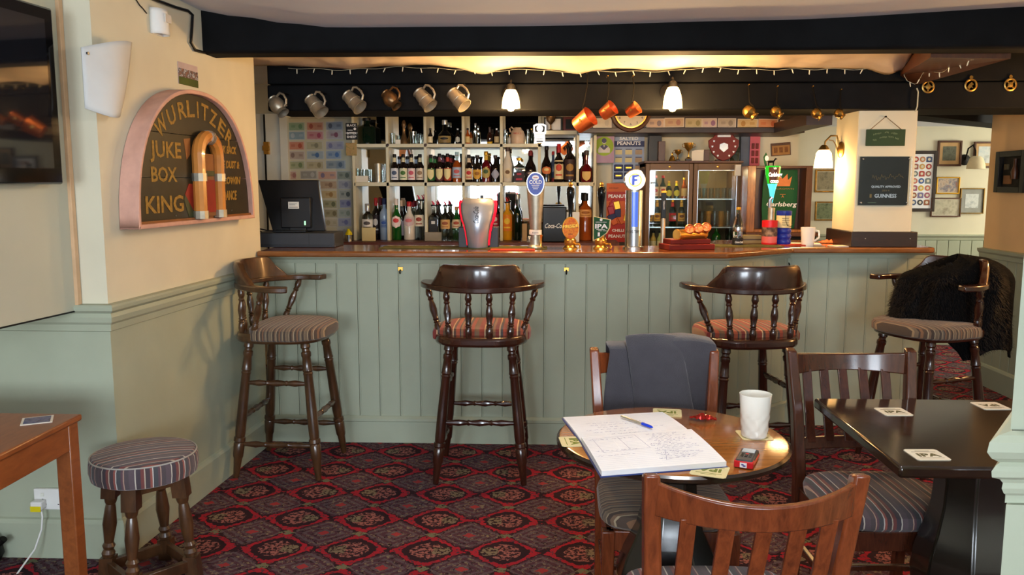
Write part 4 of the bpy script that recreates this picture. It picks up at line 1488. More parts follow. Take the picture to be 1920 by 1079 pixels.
def bottle(px_, ytop, wpx, base, kind, body, label, lab=None, lz=(.10, .48), half=1.25, shape='rect', cap='cap_black', capz=.90, mark=None, neck=None, Y=6.54, group='bottles on the middle shelf', pour=None, word=None, basez=None):
    z0 = basez if basez is not None else base
    p = W(px_, 345, Y=Y)
    H = W(px_, ytop, Y=Y).z - z0
    zc = Y * math.cos(PITCH)
    r = wpx / 2 / F * zc
    t = thing('bottle', label, 'bottle', (p.x, Y, z0 + .0005), 0, group)
    pf = BOT[kind]
    if kind == 'square':
        MB().lathe([(rr_ * r * 1.30, z * H) for rr_, z in pf[:5]] + [(rr_ * r * 1.1, z * H) for rr_, z in pf[5:]], 4, None, 0, False, a0=PI / 4).build('body', body, t, bevel=r * .16)
    else:
        MB().lathe([(rr_ * r, z * H) for rr_, z in pf], 18).build('body', body, t)
    if cap and not pour:
        rc = prof_r(pf, .97) * r * 1.08
        MB().lathe([(rc, capz * H), (rc * 1.02, capz * H + .002), (rc, H * 1.002), (rc * .9, H * 1.012), (0, H * 1.012)], 14).build('cap', cap, t)
    if kind == 'square':
        if lab is not None:
            k = r * .78
            MB().box(-k, k, -r * .955, -r * .925, lz[0] * H, lz[1] * H).build('label', colm(lab), t)
            if mark:
                MB().box(-k * .6, k * .6, -r * .97, -r * .95, (lz[0] + .06) * H, (lz[0] + .14) * H).build('label_print', colm(mark), t)
            MB().box(-k * .45, k * .45, -r * .97, -r * .95, (lz[1] - .12) * H, (lz[1] - .04) * H).build('label_print', colm(mark), t)
    elif lab is not None:
        patch(H, r, pf, lz[0], lz[1], half, 'label', colm(lab), t, shape)
        if mark:
            m0, m1 = lz[0] + (lz[1] - lz[0]) * .42, lz[0] + (lz[1] - lz[0]) * .8
            patch(H, r, pf, m0, m1, half * .5, 'label_print', colm(mark), t, 'oval', out=1.035)
            m0, m1 = lz[0] + (lz[1] - lz[0]) * .18, lz[0] + (lz[1] - lz[0]) * .26
            if shape == 'rect':
                patch(H, r, pf, m0, m1, half * .55, 'label_print', colm(mark), t, 'rect', out=1.035)
    if neck is not None:
        patch(H, r, pf, .73, .885, PI, 'neck_label', colm(neck), t, 'rect', n=16, out=1.06)
    if word:
        text(t, word[0], (0, -r * 1.06 - .001, word[2] * H), word[1], word[3], r * 1.35)
    if pour:
        MB().lathe([(r * .40, H * .955), (r * .55, H * .96), (r * .55, H * .995), (r * .3, H)], 12).build('pourer_collar', 'cap_black', t)
        MB().tube([(0, 0, H * .99), (0, -.002, H * 1.03), (-.006, -.006, H * 1.07), (-.012, -.010, H * 1.10)], [r * .25, r * .2, r * .14, r * .1], 8).build('pourer_spout', pour, t)
    return t


G2 = 'ale bottles in the second bay of the middle shelf'
# middle shelf, second bay: four ales with pale labels, three more behind them
for k, (px_, lb, mk, nm) in enumerate(((740.5, (206, 208, 214), (70, 84, 110), 'white label and blue bird mark'), (756.8, (214, 212, 180), (70, 110, 50), 'cream label with a green mark'),
                                       (772, (222, 200, 196), (196, 84, 100), 'pale label with a pink mark'), (788, (214, 200, 178), (150, 120, 90), 'beige label with a tan mark'))):
    bottle(px_, 290, 14.6, ZM0, 'beer', 'dkglass', 'dark ale bottle with a ' + nm + ', middle shelf second bay', lb, (.08, .50), 1.3, cap='cap_black', mark=mk, neck=(208, 196, 160), group=G2, Y=6.50)
for k, px_ in enumerate((749.5, 764.5, 780.5)):
    bottle(px_, 294, 13.5, ZM0, 'beer', 'brownglass', ('leftmost', 'middle', 'rightmost')[k] + ' of three blue-necked ale bottles behind the pale-labelled ales', (170, 170, 160), (.08, .50), 1.2, neck=(150, 164, 184), group=G2, Y=6.58)
G3 = 'bottles in the third bay of the middle shelf'
for px_, yt, nm, c, c2 in ((808.5, 291, 'green', (30, 92, 44), (40, 110, 60)), (824.5, 289, 'purple', (92, 44, 52), (110, 60, 70)), (839.5, 289, 'orange-red', (170, 62, 40), (180, 66, 50))):
    b = bottle(px_, yt, 14.0, ZM0, 'beer', 'dkglass', 'ale bottle with a cream shield on a ' + nm + ' label, middle shelf third bay', c, (.06, .50), 1.35, neck=c2, group=G3, Y=6.50)
    H = W(px_, yt, Y=6.5).z - ZM0
    patch(H, 14 / 2 / F * 6.5, BOT['beer'], .09, .47, .95, 'shield_label', colm((222, 206, 150)), b, 'shield', out=1.05)
for px_, yt, nm, c2 in ((815.5, 293, 'green', (50, 120, 70)), (830.5, 291, 'purple', (100, 60, 80)), (845, 291, 'red', (150, 50, 50))):
    bottle(px_, yt, 13, ZM0, 'beer', 'brownglass', nm + '-necked ale bottle half hidden behind the shield-labelled ales', (150, 140, 110), neck=c2, group=G3, Y=6.58)
bottle(857, 286, 17, ZM0, 'wine', 'amberglass', 'amber spirit bottle with a grey-blue label at the right of the third bay, middle shelf', (164, 176, 190), (.14, .50), 1.3, cap=colm((160, 190, 196)), mark=(190, 90, 90), group=G3, Y=6.50, neck=(160, 190, 196))
G4 = 'bottles in the fourth bay of the middle shelf'
bottle(879.5, 291, 14, ZM0, 'beer', 'dkglass', 'ale bottle with a red and cream label, middle shelf fourth bay', (210, 180, 140), (.10, .50), 1.3, mark=(176, 44, 44), neck=(212, 190, 160), group=G4, Y=6.50)
bottle(884.5, 294, 12, ZM0, 'beer', 'brownglass', 'dark bottle behind the red and cream labelled ale', None, group=G4, Y=6.59)
bottle(895, 292, 16, ZM0, 'beer', 'dkglass', 'black-glass stout bottle with a gold shield label, middle shelf fourth bay', (206, 156, 60), (.10, .47), 1.2, 'shield', mark=(150, 96, 30), group=G4, Y=6.50)
bottle(911.5, 285, 16.5, ZM0, 'beer', 'redglass', 'red glass bottle with a gold neck and round gold-green label, middle shelf fourth bay', (170, 150, 84), (.12, .50), 1.1, 'oval', cap='cap_gold', mark=(60, 84, 50), neck=(206, 166, 60), group=G4, Y=6.50)
bottle(929, 292, 15.5, ZM0, 'beer', 'dkglass', 'dark ale bottle with a silver diamond label, middle shelf fourth bay', (160, 160, 176), (.10, .50), 1.25, 'diamond', cap='cap_brown', group=G4, Y=6.50)
G5 = 'bottles in the fifth bay of the middle shelf'
bottle(952, 275, 18.5, ZM0, 'taper', 'paleglass', 'white coconut liqueur bottle with a brown cap, middle shelf fifth bay', (206, 190, 160), (.10, .40), .9, 'oval', cap='cap_brown', capz=.86, mark=(110, 80, 50), group=G5, Y=6.50)
bottle(973.5, 297, 24, ZM0, 'square', 'clearglass', 'squat clear bottle half full of dark spirit with a gold stopper, middle shelf fifth bay', (40, 24, 30), (.02, .42), cap='cap_gold', mark=(160, 40, 60), group=G5, Y=6.50)
bottle(994.5, 283, 21, ZM0, 'liqueur', 'dkglass', 'dark wide-shouldered liqueur bottle with a maroon neck, middle shelf fifth bay', (60, 50, 52), (.16, .36), 1.0, 'oval', cap=colm((110, 30, 34)), capz=.84, mark=(150, 130, 120), group=G5, Y=6.50)
G6 = 'bottles in the sixth bay of the middle shelf'
bottle(1024.5, 275, 19.5, ZM0, 'liqueur', 'dkglass', 'tall black cream-liqueur bottle with an orange scene label, middle shelf sixth bay', (196, 110, 60), (.22, .44), 1.0, 'oval', cap='cap_black', capz=.9, mark=(214, 190, 120), group=G6, Y=6.50)
bottle(1037, 285, 12, ZM0, 'wine', 'bluelit' if False else colm((70, 84, 110), .1), 'blue-grey bottle between the cream liqueur and the rum, set back', (170, 40, 40), (.02, .14), cap='cap_red', group=G6, Y=6.60)
bottle(1047.5, 271, 17.5, ZM0, 'wine', 'dkglass', 'dark rum bottle with a tall cream label with red print, middle shelf sixth bay', (216, 196, 150), (.08, .58), 1.3, cap='cap_red', capz=.78, mark=(190, 70, 50), group=G6, Y=6.50)
bottle(1068, 271, 20.5, ZM0, 'spirit', 'dkglass', 'dark spiced-rum bottle with a clear shoulder and black pourer, middle shelf sixth bay', (58, 40, 40), (.06, .60), 1.35, mark=(160, 120, 60), group=G6, Y=6.50, pour='cap_black')
b = bottle(1099, 283, 23, ZM0, 'round', 'redglass', 'round-bellied cognac bottle with a cream heart label, alone in the narrow right bay', (214, 180, 110), (.04, .34), .75, 'shield', cap='cap_brown', capz=.86, group='bottles on the middle shelf', Y=6.50)

# bottom shelf: spirits
GB = 'spirit bottles on the bottom shelf'
P = 'pinkspout'
for args in (
    dict(px_=664.5, ytop=408, wpx=9, kind='spirit', body='paleglass', label='milky white bottle at the left end of the bottom shelf', cap='paleglass'),
    dict(px_=688, ytop=383, wpx=21, kind='spirit', body='clearglass', label='clear vodka bottle with a white label behind the cream card, bottom shelf left', lab=(222, 220, 216), lz=(.30, .58), cap='cap_silver', capz=.80, mark=(90, 84, 84)),
    dict(px_=704, ytop=372, wpx=15, kind='spirit', body='dkglass', label='dark bottle with a red cap and black label, bottom shelf left', lab=(44, 30, 32), lz=(.14, .60), cap='cap_red', capz=.82, mark=(220, 210, 200), Y=6.60),
    dict(px_=712, ytop=373, wpx=13, kind='spirit', body='clearglass', label='clear bottle with a dark red cap just behind the silver-blue vodka', cap=colm((110, 24, 36)), capz=.84, Y=6.64),
    dict(px_=719.5, ytop=373, wpx=17.5, kind='spirit', body=colm((150, 168, 190), .08), label='silver-blue vodka bottle with a navy cap against the first divider, bottom shelf', lab=(120, 140, 172), lz=(.3, .5), half=1.0, cap=colm((28, 34, 70)), capz=.86, mark=(60, 90, 160)),
    dict(px_=742.5, ytop=374, wpx=18, kind='wine', body='greenglass', label='green vermouth bottle with a white and red label, bottom shelf second bay', lab=(226, 206, 200), lz=(.30, .60), cap=colm((214, 200, 190)), capz=.86, mark=(200, 60, 60), shape='oval'),
    dict(px_=752, ytop=377, wpx=13, kind='wine', body='dkglass', label='dark bottle with a cream cap behind the green vermouth', lab=(214, 190, 190), cap=colm((190, 160, 130)), capz=.86, Y=6.62),
    dict(px_=766.5, ytop=379, wpx=21.5, kind='wine', body='paleglass', label='pale cloudy bottle with a bright red cap, bottom shelf second bay', lab=(196, 170, 166), lz=(.36, .62), shape='oval', cap='cap_red', capz=.88, mark=(200, 110, 110)),
    dict(px_=774, ytop=380, wpx=14, kind='wine', body='clearglass', label='clear bottle with a dark red cap behind the pale cloudy one', cap=colm((120, 20, 36)), capz=.88, Y=6.63),
    dict(px_=785.5, ytop=374, wpx=18, kind='spirit', body='clearglass', label='clear rum bottle with a cream label and pink pourer, bottom shelf second bay', lab=(222, 206, 176), lz=(.34, .62), mark=(150, 60, 40), pour=P),
    dict(px_=793.5, ytop=374, wpx=15, kind='spirit', body='clearglass', label='clear bottle with a pink pourer behind the clear rum', pour=P, Y=6.63, lab=(200, 196, 184)),
    dict(px_=812.5, ytop=384, wpx=20, kind='square', body='clearglass', label='square whiskey bottle with a black and white label and pink pourer, bottom shelf third bay', lab=(32, 30, 30), lz=(.08, .58), mark=(206, 204, 200), pour=P),
    dict(px_=820, ytop=384, wpx=14, kind='spirit', body='dkglass', label='dark-necked bottle with a pink pourer behind the square whiskey', pour=P, Y=6.63),
    dict(px_=834.5, ytop=384, wpx=18.5, kind='spirit', body='clearglass', label='clear gin bottle with a tan label and pink pourer, left of the silver dispenser', lab=(214, 170, 110), lz=(.32, .58), mark=(160, 90, 60), pour=P),
    dict(px_=842, ytop=384, wpx=14, kind='spirit', body='clearglass', label='clear bottle with a pink pourer set behind the tan-labelled gin', pour=P, Y=6.63, lab=(190, 180, 160)),
    dict(px_=855.5, ytop=388, wpx=18, kind='wine', body='greenglass', label='bright green gin bottle with a cream label half behind the silver dispenser', lab=(216, 196, 160), lz=(.36, .62), cap=colm((190, 150, 110)), mark=(170, 80, 60)),
    dict(px_=928, ytop=379, wpx=15, kind='spirit', body='brownglass', label='brown bottle with a red cap and red label right of the silver dispenser', lab=(160, 40, 50), lz=(.36, .68), cap='cap_red', mark=(210, 190, 180)),
    dict(px_=951, ytop=378, wpx=18.5, kind='spirit', body='yellowglass', label='yellow liqueur bottle with an orange label and red pourer, bottom shelf fifth bay', lab=(216, 120, 30), lz=(.24, .66), mark=(230, 190, 60), pour=colm((170, 40, 40))),
    dict(px_=970, ytop=366, wpx=16, kind='wine', body='dkgreenglass', label='dark bottle with a clear shoulder behind the glass-shaped tap fitting', cap='cap_silver'),
    dict(px_=1098, ytop=363, wpx=25, kind='spirit', body='amberglass', label='large amber whisky bottle between the two black pump handles, bottom shelf', lab=(206, 150, 90), lz=(.5, .66), cap='cap_black', capz=.84, mark=(150, 90, 40)),
):
    args.setdefault('Y', 6.53)
    bottle(base=ZB0, group=GB, **args)

# top shelf: miniatures, figures and glasses
GT = 'small bottles on the top shelf'
for args in (
    dict(px_=690, ytop=222, wpx=34, kind='spirit', body='dkgreenglass', label='big dark green bottle in the first bay of the top shelf', cap='cap_black', Y=6.58),
    dict(px_=808, ytop=241, wpx=9, kind='mini', body='dkglass', label='small black bottle with a cream label at the left of the third top bay', lab=(214, 200, 166)),
    dict(px_=835, ytop=226, wpx=25, kind='round', body='blackgloss', label='large round black bottle with a gold label and silver stopper, third top bay', lab=(150, 126, 76), lz=(.06, .34), cap='cap_silver', capz=.82, mark=(30, 28, 30)),
    dict(px_=859, ytop=241, wpx=8.5, kind='mini', body='dkglass', label='small black bottle with a pale oval label at the right of the third top bay', lab=(206, 200, 180), shape='oval', cap='cap_silver'),
    dict(px_=877.5, ytop=241, wpx=8.5, kind='mini', body='amberglass', label='small amber bottle with a cream label at the left of the fourth top bay', lab=(206, 180, 120)),
    dict(px_=883, ytop=246, wpx=7, kind='mini', body='amberglass', label='smaller amber bottle tucked beside the first amber one, fourth top bay', lab=(190, 160, 110), Y=6.60),
    dict(px_=892, ytop=232, wpx=9, kind='spirit', body='clearglass', label='tall slim clear bottle in the fourth top bay', cap='cap_silver'),
    dict(px_=918.5, ytop=239, wpx=10, kind='mini', body='brownglass', label='brown wooden-looking bottle with a gold band, fourth top bay', lab=(206, 166, 40), lz=(.02, .14), cap='cap_brown', capz=.7),
    dict(px_=931.5, ytop=241, wpx=9, kind='mini', body='brownglass', label='small brown bottle with a cream label at the right of the fourth top bay', lab=(206, 180, 130), cap='cap_silver'),
    dict(px_=947.5, ytop=243, wpx=8, kind='mini', body='clearglass', label='small clear bottle at the left of the fifth top bay', cap='cap_silver'),
    dict(px_=955.5, ytop=253, wpx=6, kind='mini', body='paleglass', label='tiny pale bottle beside the beige stoneware jug', cap='cap_gold'),
    dict(px_=989.5, ytop=243, wpx=8, kind='mini', body='clearglass', label='small clear bottle right of the beige stoneware jug', cap='cap_silver'),
    dict(px_=996.5, ytop=241, wpx=7, kind='mini', body='dkgreenglass', label='small dark green bottle left of the white lit badge', cap='cap_gold'),
):
    args.setdefault('Y', 6.55)
    bottle(base=ZT0, group=GT, **args)


def onface(px0, py0, px1, py1, Y):
    a, b = W(px0, py0, Y=Y), W(px1, py1, Y=Y)
    return Vector(((a.x + b.x) / 2, Y, (a.z + b.z) / 2)), abs(b.x - a.x), abs(a.z - b.z)


def box_item(name, label, cat, px0, py0, px1, py1, Y, d, mat, basez=None, group=None, bevel=.002):
    c, w_, h = onface(px0, py0, px1, py1, Y)
    z = c.z - h / 2 if basez is None else basez
    t = thing(name, label, cat, (c.x, Y, z), 0, group)
    MB().box(-w_ / 2, w_ / 2, 0, d, .0005, c.z + h / 2 - z).build('body', mat, t, bevel=bevel)
    return t, w_, c.z + h / 2 - z


# glasses and odds and ends on the shelves
def tumbler(px_, py0, wpx, Y, base, label, h=None, mat='clearglass', taper=.85, group='glasses on the shelves'):
    p = W(px_, 345, Y=Y)
    r = wpx / 2 / F * Y
    H = W(px_, py0, Y=Y).z - base
    t = thing('tumbler', label, 'glass', (p.x, Y, base + .0005), 0, group)
    MB().lathe([(0, 0), (r * taper, 0), (r, H), (r * .93, H), (r * taper * .9, .008), (0, .007)], 18).build('body', mat, t)
    return t


tumbler(666, 316, 12, 6.50, ZM0, 'short glass at the left end of the middle shelf')
tumbler(678, 318, 12, 6.56, ZM0, 'short glass behind the small white card box, middle shelf')
tumbler(693, 318, 9, 6.50, ZM0, 'glinting glass right of the small white card box, middle shelf')
tumbler(719, 308, 8, 6.52, ZM0, 'tall narrow glass at the right of the first bay, middle shelf')
t, w_, h = box_item('card_box', 'small white card box at the left end of the middle shelf', 'box', 666, 330, 690, 343, 6.47, .05, 'paper', ZM0)
t = tumbler(710, 307, 15, 6.52, ZM0, 'metal cocktail shaker in a glass, first bay of the middle shelf', mat='pewter', taper=.9)
tumbler(737, 250, 10, 6.52, ZT0, 'stemless glass at the left of the second top bay')
tumbler(776, 247, 13, 6.56, ZT0, 'handled glass in the middle of the second top bay')
tumbler(790, 253, 10, 6.52, ZT0, 'glass at the right of the second top bay')
p = W(759, 345, Y=6.54)
t = thing('figurine', 'brown bottle-shaped figurine with a spread base in the second top bay', 'ornament', (p.x, 6.54, ZT0 + .0005))
H = W(759, 226, Y=6.54).z - ZT0
MB().lathe([(0, 0), (.036, 0), (.034, .02), (.022, .05), (.013, .08), (.012, H * .7), (.018, H * .78), (.016, H * .9), (.008, H)], 14).build('body', 'bronze', t)
box_item('price_card', 'small cream card at the left of the second top bay', 'card', 741, 262, 751, 270, 6.48, .002, 'paper', ZT0)

c, w_, h = onface(958, 240, 983, 270, 6.52)
t = thing('stoneware_jug', 'beige stoneware jug with red lettering in the fifth top bay', 'jug', (c.x, 6.52, ZT0 + .0005))
MB().lathe([(0, 0), (.050, 0), (.053, .01), (.054, .07), (.048, .095), (.030, .115), (.027, .125), (.0, .125)], 24).build('body', pm('beige_stoneware', (196, 168, 140), .4), t)
MB().tube([(-.03, 0, .115), (-.05, 0, .13), (-.062, 0, .12), (-.055, 0, .09)], .006, 8).build('handle', pm('beige_stoneware', (196, 168, 140), .4), t)
text(t, 'BELLS', (0, -.056, .078), .013, 'lettred', .06)

# white illuminated tap badge, standing on the top shelf
c, w_, h = onface(1000, 233, 1024, 270, 6.40)
t = thing('lit_badge', 'white illuminated tap badge with a dark crest at the right end of the top shelf', 'badge', (c.x, 6.43, ZT0))
ol = [(-.38, .03), (.38, .03), (.42, .18), (.40, .45), (.5, .55), (.5, .92), (.25, 1.0), (-.25, 1.0), (-.5, .92), (-.5, .55), (-.40, .45), (-.42, .18)]
MB().prism([(x * w_, y * h) for x, y in ol], 0, .016, FACE).build('plate', 'whitelit', t)
MB().prism([(x * w_ * .8, .58 * h + y * h * .34) for x, y in ((-.45, 0), (.45, 0), (.5, .8), (.2, 1), (-.2, 1), (-.5, .8))], .0162, .0175, FACE).build('crest_panel', 'lettblack', t)
MB().lathe([(.26 * w_, 0), (.26 * w_, .001), (.13 * w_, .0012)], 14, Matrix.Translation((0, -.018, .75 * h)) @ FACE).build('crest', 'whitelit', t)
for zq, ww in ((.48, .6), (.37, .42), (.22, .56)):
    for k in range(7):                               # illegible lettering, given as faint strokes
        MB().box((k / 7 - .5) * w_ * ww, (k / 7 - .5) * w_ * ww + w_ * ww * .09, -.0172, -.016, h * zq - .004, h * zq + .004).build('faint_letter', 'cardmat' if zq > .3 else 'lettblack', t)
MB().box(-.26 * w_, .26 * w_, -.018, -.016, .07 * h, .13 * h).build('bar', 'lettblack', t)
MB().lathe([(.018, 0), (.018, .006), (.006, .01), (.006, .03)], 12, Matrix.Translation((0, .01, 0))).build('stand', 'brass', t)

# items on the raised right-hand shelf
t, w_, h = box_item('certificate', 'white framed certificate on the raised shelf right of the bottles', 'picture', 1020, 220, 1054, 243, 6.60, .012, 'black', ZU0)
MB().box(-w_ / 2 + .012, w_ / 2 - .012, -.001, .002, .014, h - .012).build('sheet', 'paperwhite', t)
t, w_, h = box_item('plaque', 'dark wooden plaque on the raised shelf behind the copper mug', 'plaque', 1056, 219, 1092, 243, 6.60, .014, 'maroon', ZU0)
MB().box(-w_ / 2 + .02, w_ / 2 - .02, -.001, .002, .02, h - .02).build('panel', 'lettblack', t)
p = W(1032, 345, Y=6.52)
t = thing('goblet', 'dark metal goblet on the raised shelf', 'goblet', (p.x, 6.52, ZU0 + .0005))
MB().lathe([(0, 0), (.03, 0), (.028, .006), (.006, .014), (.006, .05), (.012, .055), (.034, .08), (.038, .115), (.036, .115), (.03, .082), (0, .07)], 16).build('bowl', 'bronze', t)

# bottom shelf odds and ends
box_item('cream_card', 'cream menu card leaning on the bottom shelf in front of the clear vodka', 'card', 678, 427, 704, 452, 6.40, .02, 'cardmat', ZB0)
box_item('grey_box', 'small grey-beige box under the square whiskey bottle', 'box', 796, 436, 828, 452, 6.42, .06, pm('grey_beige_box', (150, 144, 130), .6), ZB0)
for k, px_ in enumerate((831, 840, 849, 858)):
    tumbler(px_, 432, 9, 6.42, ZB0, ('first', 'second', 'third', 'fourth')[k] + ' from the left of the small glasses lined up beside the silver dispenser', group='small glasses beside the silver dispenser')
box_item('tan_box', 'small tan box standing behind the glass-shaped tap', 'box', 979, 420, 988, 448, 6.42, .04, pm('tan_box', (180, 150, 110), .6), ZB0)
t, w_, h = box_item('white_card', 'white card standing behind the oval pump clip', 'card', 1056, 398, 1086, 448, 6.36, .004, 'paperwhite', ZB0)
t, w_, h = box_item('ice_bucket', 'square black ice bucket with white script lettering on the back counter', 'ice bucket', 1017, 388, 1062, 448, 6.30, .16, 'black', ZB0, bevel=.008)
text(t, 'Coca-Cola', (.0, -.0035, h * .46), .036, 'lettwhite', w_ * .82, shear=.35, bold=.0006)
t, w_, h = box_item('tin', 'silver tin with a yellow cloth in it beside the note board', 'tin', 644, 437, 660, 449, 6.36, .001, 'steel', ZB0)
bpy.data.objects.remove(t.children[0])
MB().lathe([(0, 0), (.032, 0), (.034, .048), (.031, .048), (.03, .004), (0, .004)], 18, Matrix.Translation((0, .035, 0))).build('body', 'steel', t)
MB().grid(lambda u, v: (.028 * math.cos(2 * PI * u) * (1 - v * .5), .035 + .028 * math.sin(2 * PI * u) * (1 - v * .5), .04 + .045 * v + .012 * math.sin(4 * PI * u + 5 * v)), 14, 4, closed_u=True).build('cloth', 'yellowtag', t)

# stock cards of nuts hanging beside the shelves
YN = 6.68
c, w_, h = onface(1150, 252, 1207, 342, YN)
t = thing('nut_card', 'blue and white salted peanut card hanging right of the shelving', 'snack card', (c.x, YN, c.z), 0, 'snack cards')
MB().box(-w_ / 2, w_ / 2, 0, .004, -h / 2, h / 2).build('card', 'peanutblue', t)
MB().box(-w_ / 2, w_ / 2, -.001, 0, h * .24, h * .36).build('band', 'peanutnavy', t)
text(t, 'SALTED', (.0, -.002, h * .41), .024, 'lettwhite', w_ * .6, bold=.001)
text(t, 'PEANUTS', (.0, -.002, h * .31), .028, 'lettwhite', w_ * .75, bold=.001)
rr = random.Random(4)
for i in range(3):
    for j in range(4):
        x, z = (-.32 + .32 * i) * w_, h * (.13 - .165 * j)
        if i < 2 and j > 1:
            mb = MB()
            mb.box(x - w_ * .14, x + w_ * .14, -.016, 0, z - h * .07, z + h * .07).build('packet', 'peanutnavy', t, bevel=.005)
            MB().box(x - w_ * .09, x + w_ * .09, -.0175, -.0155, z - h * .012, z + h * .018).build('packet_print', 'cap_gold', t)
        else:
            MB().box(x - w_ * .11, x + w_ * .11, -.001, 0, z - h * .05, z + h * .045).build('printed_packet', pm('tan_print', (176, 150, 120), .6) if i == 2 else 'cardmat', t)
            MB().box(x - w_ * .10, x + w_ * .10, -.0016, -.0005, z + h * .05, z + h * .066).build('printed_bar', 'peanutnavy', t)
c, w_, h = onface(1113, 256, 1150, 306, 6.66)
t = thing('pinup_card', 'lilac card showing a figure on a lime green circle, right of the shelving', 'card', (c.x, 6.60, c.z))
MB().box(-w_ / 2, w_ / 2, 0, .004, -h / 2, h / 2).build('card', pm('lilac_print', (176, 146, 170), .6), t)
MB().lathe([(w_ * .47, 0), (w_ * .47, .0008)], 28, Matrix.Translation((0, 0, h * .12)) @ FACE).build('circle', pm('lime_print', (150, 176, 56), .6), t)
mb = MB()
mb.prism([(-.28, -.26), (.28, -.26), (.30, -.08), (.18, .08), (.06, .10), (-.06, .10), (-.2, .06), (-.3, -.1)], .012, .016, FACE @ Matrix.Scale(w_, 4) @ Matrix.Translation((0, .1, 0)))
mb.lathe([(.10 * w_, 0), (.10 * w_, .0006)], 14, Matrix.Translation((0, -.0022, h * .28)) @ FACE)
mb.build('figure', pm('pale_print', (206, 200, 196), .6), t)
mb = MB().lathe([(.12 * w_, 0), (.12 * w_, .0004)], 12, Matrix.Translation((0, -.0030, h * .325)) @ FACE)
mb.prism([(-.2, .04), (-.06, .14), (0, 0), (.06, .14), (.2, .04), (.02, -.12), (-.02, -.12)], .020, .022, FACE @ Matrix.Scale(w_, 4) @ Matrix.Translation((0, .10, 0)))
mb.build('hair_and_collar', pm('slate_print', (84, 84, 110), .6), t)
# hanging cord for it
MB().tube([(-.02, .002, h / 2), (0, .004, h / 2 + .012), (.02, .002, h / 2)], .001, 5).build('hanger', 'wirewhite', t)

c, w_, h = onface(1137, 344, 1180, 454, YN - .05)
t = thing('nut_card', 'orange and red peanut card standing behind the green pump clip', 'snack card', (c.x, YN - .08, c.z), 0, 'snack cards')
MB().box(-w_ / 2, w_ / 2, 0, .004, -h / 2, h / 2).build('card', 'peanutorange', t)
MB().box(-w_ / 2, w_ / 2, -.001, 0, h * .20, h * .36).build('band', 'peanutred', t)
MB().box(-w_ / 2, w_ / 2, -.001, 0, -h / 2, -h * .18).build('band', 'peanutred', t)
text(t, 'PEANUTS', (.0, -.002, h * .28), .026, 'lettwhite', w_ * .85, bold=.001)
text(t, 'CHILLI', (.0, -.002, -h * .30), .02, 'lettwhite', w_ * .5, bold=.001)
text(t, 'PEANUTS', (.0, -.002, -h * .40), .024, 'lettwhite', w_ * .8, bold=.001)
text(t, 'SUN VALLEY', (-w_ * .2, -.002, h * .42), .010, 'lettblack', w_ * .4)
rr = random.Random(8)
for k in range(9):
    x, z = rr.uniform(-.36, .36) * w_, rr.uniform(-.14, .16) * h
    T = Matrix.Translation((x, -.004 - k * .002, z)) @ Matrix.Rotation(rr.uniform(-1, 1), 4, 'Y')
    MB().box(-.024, .024, -.012, 0, -.032, .032, T=T).build('packet', ('cap_red', 'peanutorange', 'cap_gold', 'peanutnavy')[k % 4], t, bevel=.004)

# ------------------------------------------------------------------ left of the shelving: door, note board
YD = 6.70
c, w_, h = onface(478, 228, 538, 470, YD)
dr = struct(MB().box(-w_ / 2 + .005, w_ / 2, 0, .05, 0, 2.06).build('door_1', 'white', None, loc=(c.x, YD - .02, 0), bevel=.004))
p = W(498, 300, Y=YD - .04)
MB().box(p.x - c.x - .005, p.x - c.x + .005, -.03, -.012, .9, 2.05).build('bolt_rod', 'iron', dr)
p2 = W(500, 278, Y=YD - .04)
MB().box(p2.x - c.x - .022, p2.x - c.x + .022, -.035, 0, p2.z - .05, p2.z + .05).box(p2.x - c.x - .03, p2.x - c.x + .03, -.04, -.03, p2.z - .02, p2.z + .02).build('latch', 'brass', dr, bevel=.003)
q = W(536, 300, Y=YD)
struct(MB().box(q.x - .03, q.x + .035, YD - .05, YB, 0, 2.1).build('trim_6', 'white', None, bevel=.004))
c, w_, h = onface(541, 222, 664, 455, YD)
nbd = thing('note_board', 'cream board on the wall behind the till, covered with pinned banknotes', 'board', (c.x, YD, c.z))
MB().box(-w_ / 2, w_ / 2, 0, .02, -h / 2 - .1, h / 2).build('panel', 'shelf', nbd, bevel=.002)


def banknote(c, w_, h, col, col2, label, group, rot=0.0, portrait=.25):
    t = thing('banknote', label, 'banknote', c, group=group, rot=(0, rot, 0))
    col = tuple(int(x * .68 + y * .32) for x, y in zip(col, (200, 192, 172)))
    col2 = tuple(int(x * .7 + y * .3) for x, y in zip(col2, col))
    MB().box(-w_ / 2, w_ / 2, 0, .0008, -h / 2, h / 2).build('paper', colm(tuple(int(x * .45 + 214 * .55) for x in col), .8), t)
    MB().box(-w_ * .47, w_ * .44, -.0006, 0, -h * .41, h * .41).build('print', print_mat('note_print', [col, tuple(int(x * .75 + 55) for x in col)], 60, rough=.8) if False else colm(col, .8), t)
    MB().lathe([(h * .30, 0), (h * .30, .0004)], 14, Matrix.Translation((w_ * portrait, -.0008, 0)) @ FACE, sx=.8).build('portrait', colm(col2, .8), t)
    MB().box(-w_ * portrait - w_ * .12, -w_ * portrait + w_ * .12, -.0009, -.0005, -h * .12, h * .16).build('vignette', colm(tuple(int(a * .5 + b * .5) for a, b in zip(col, col2)), .8), t)
    return t


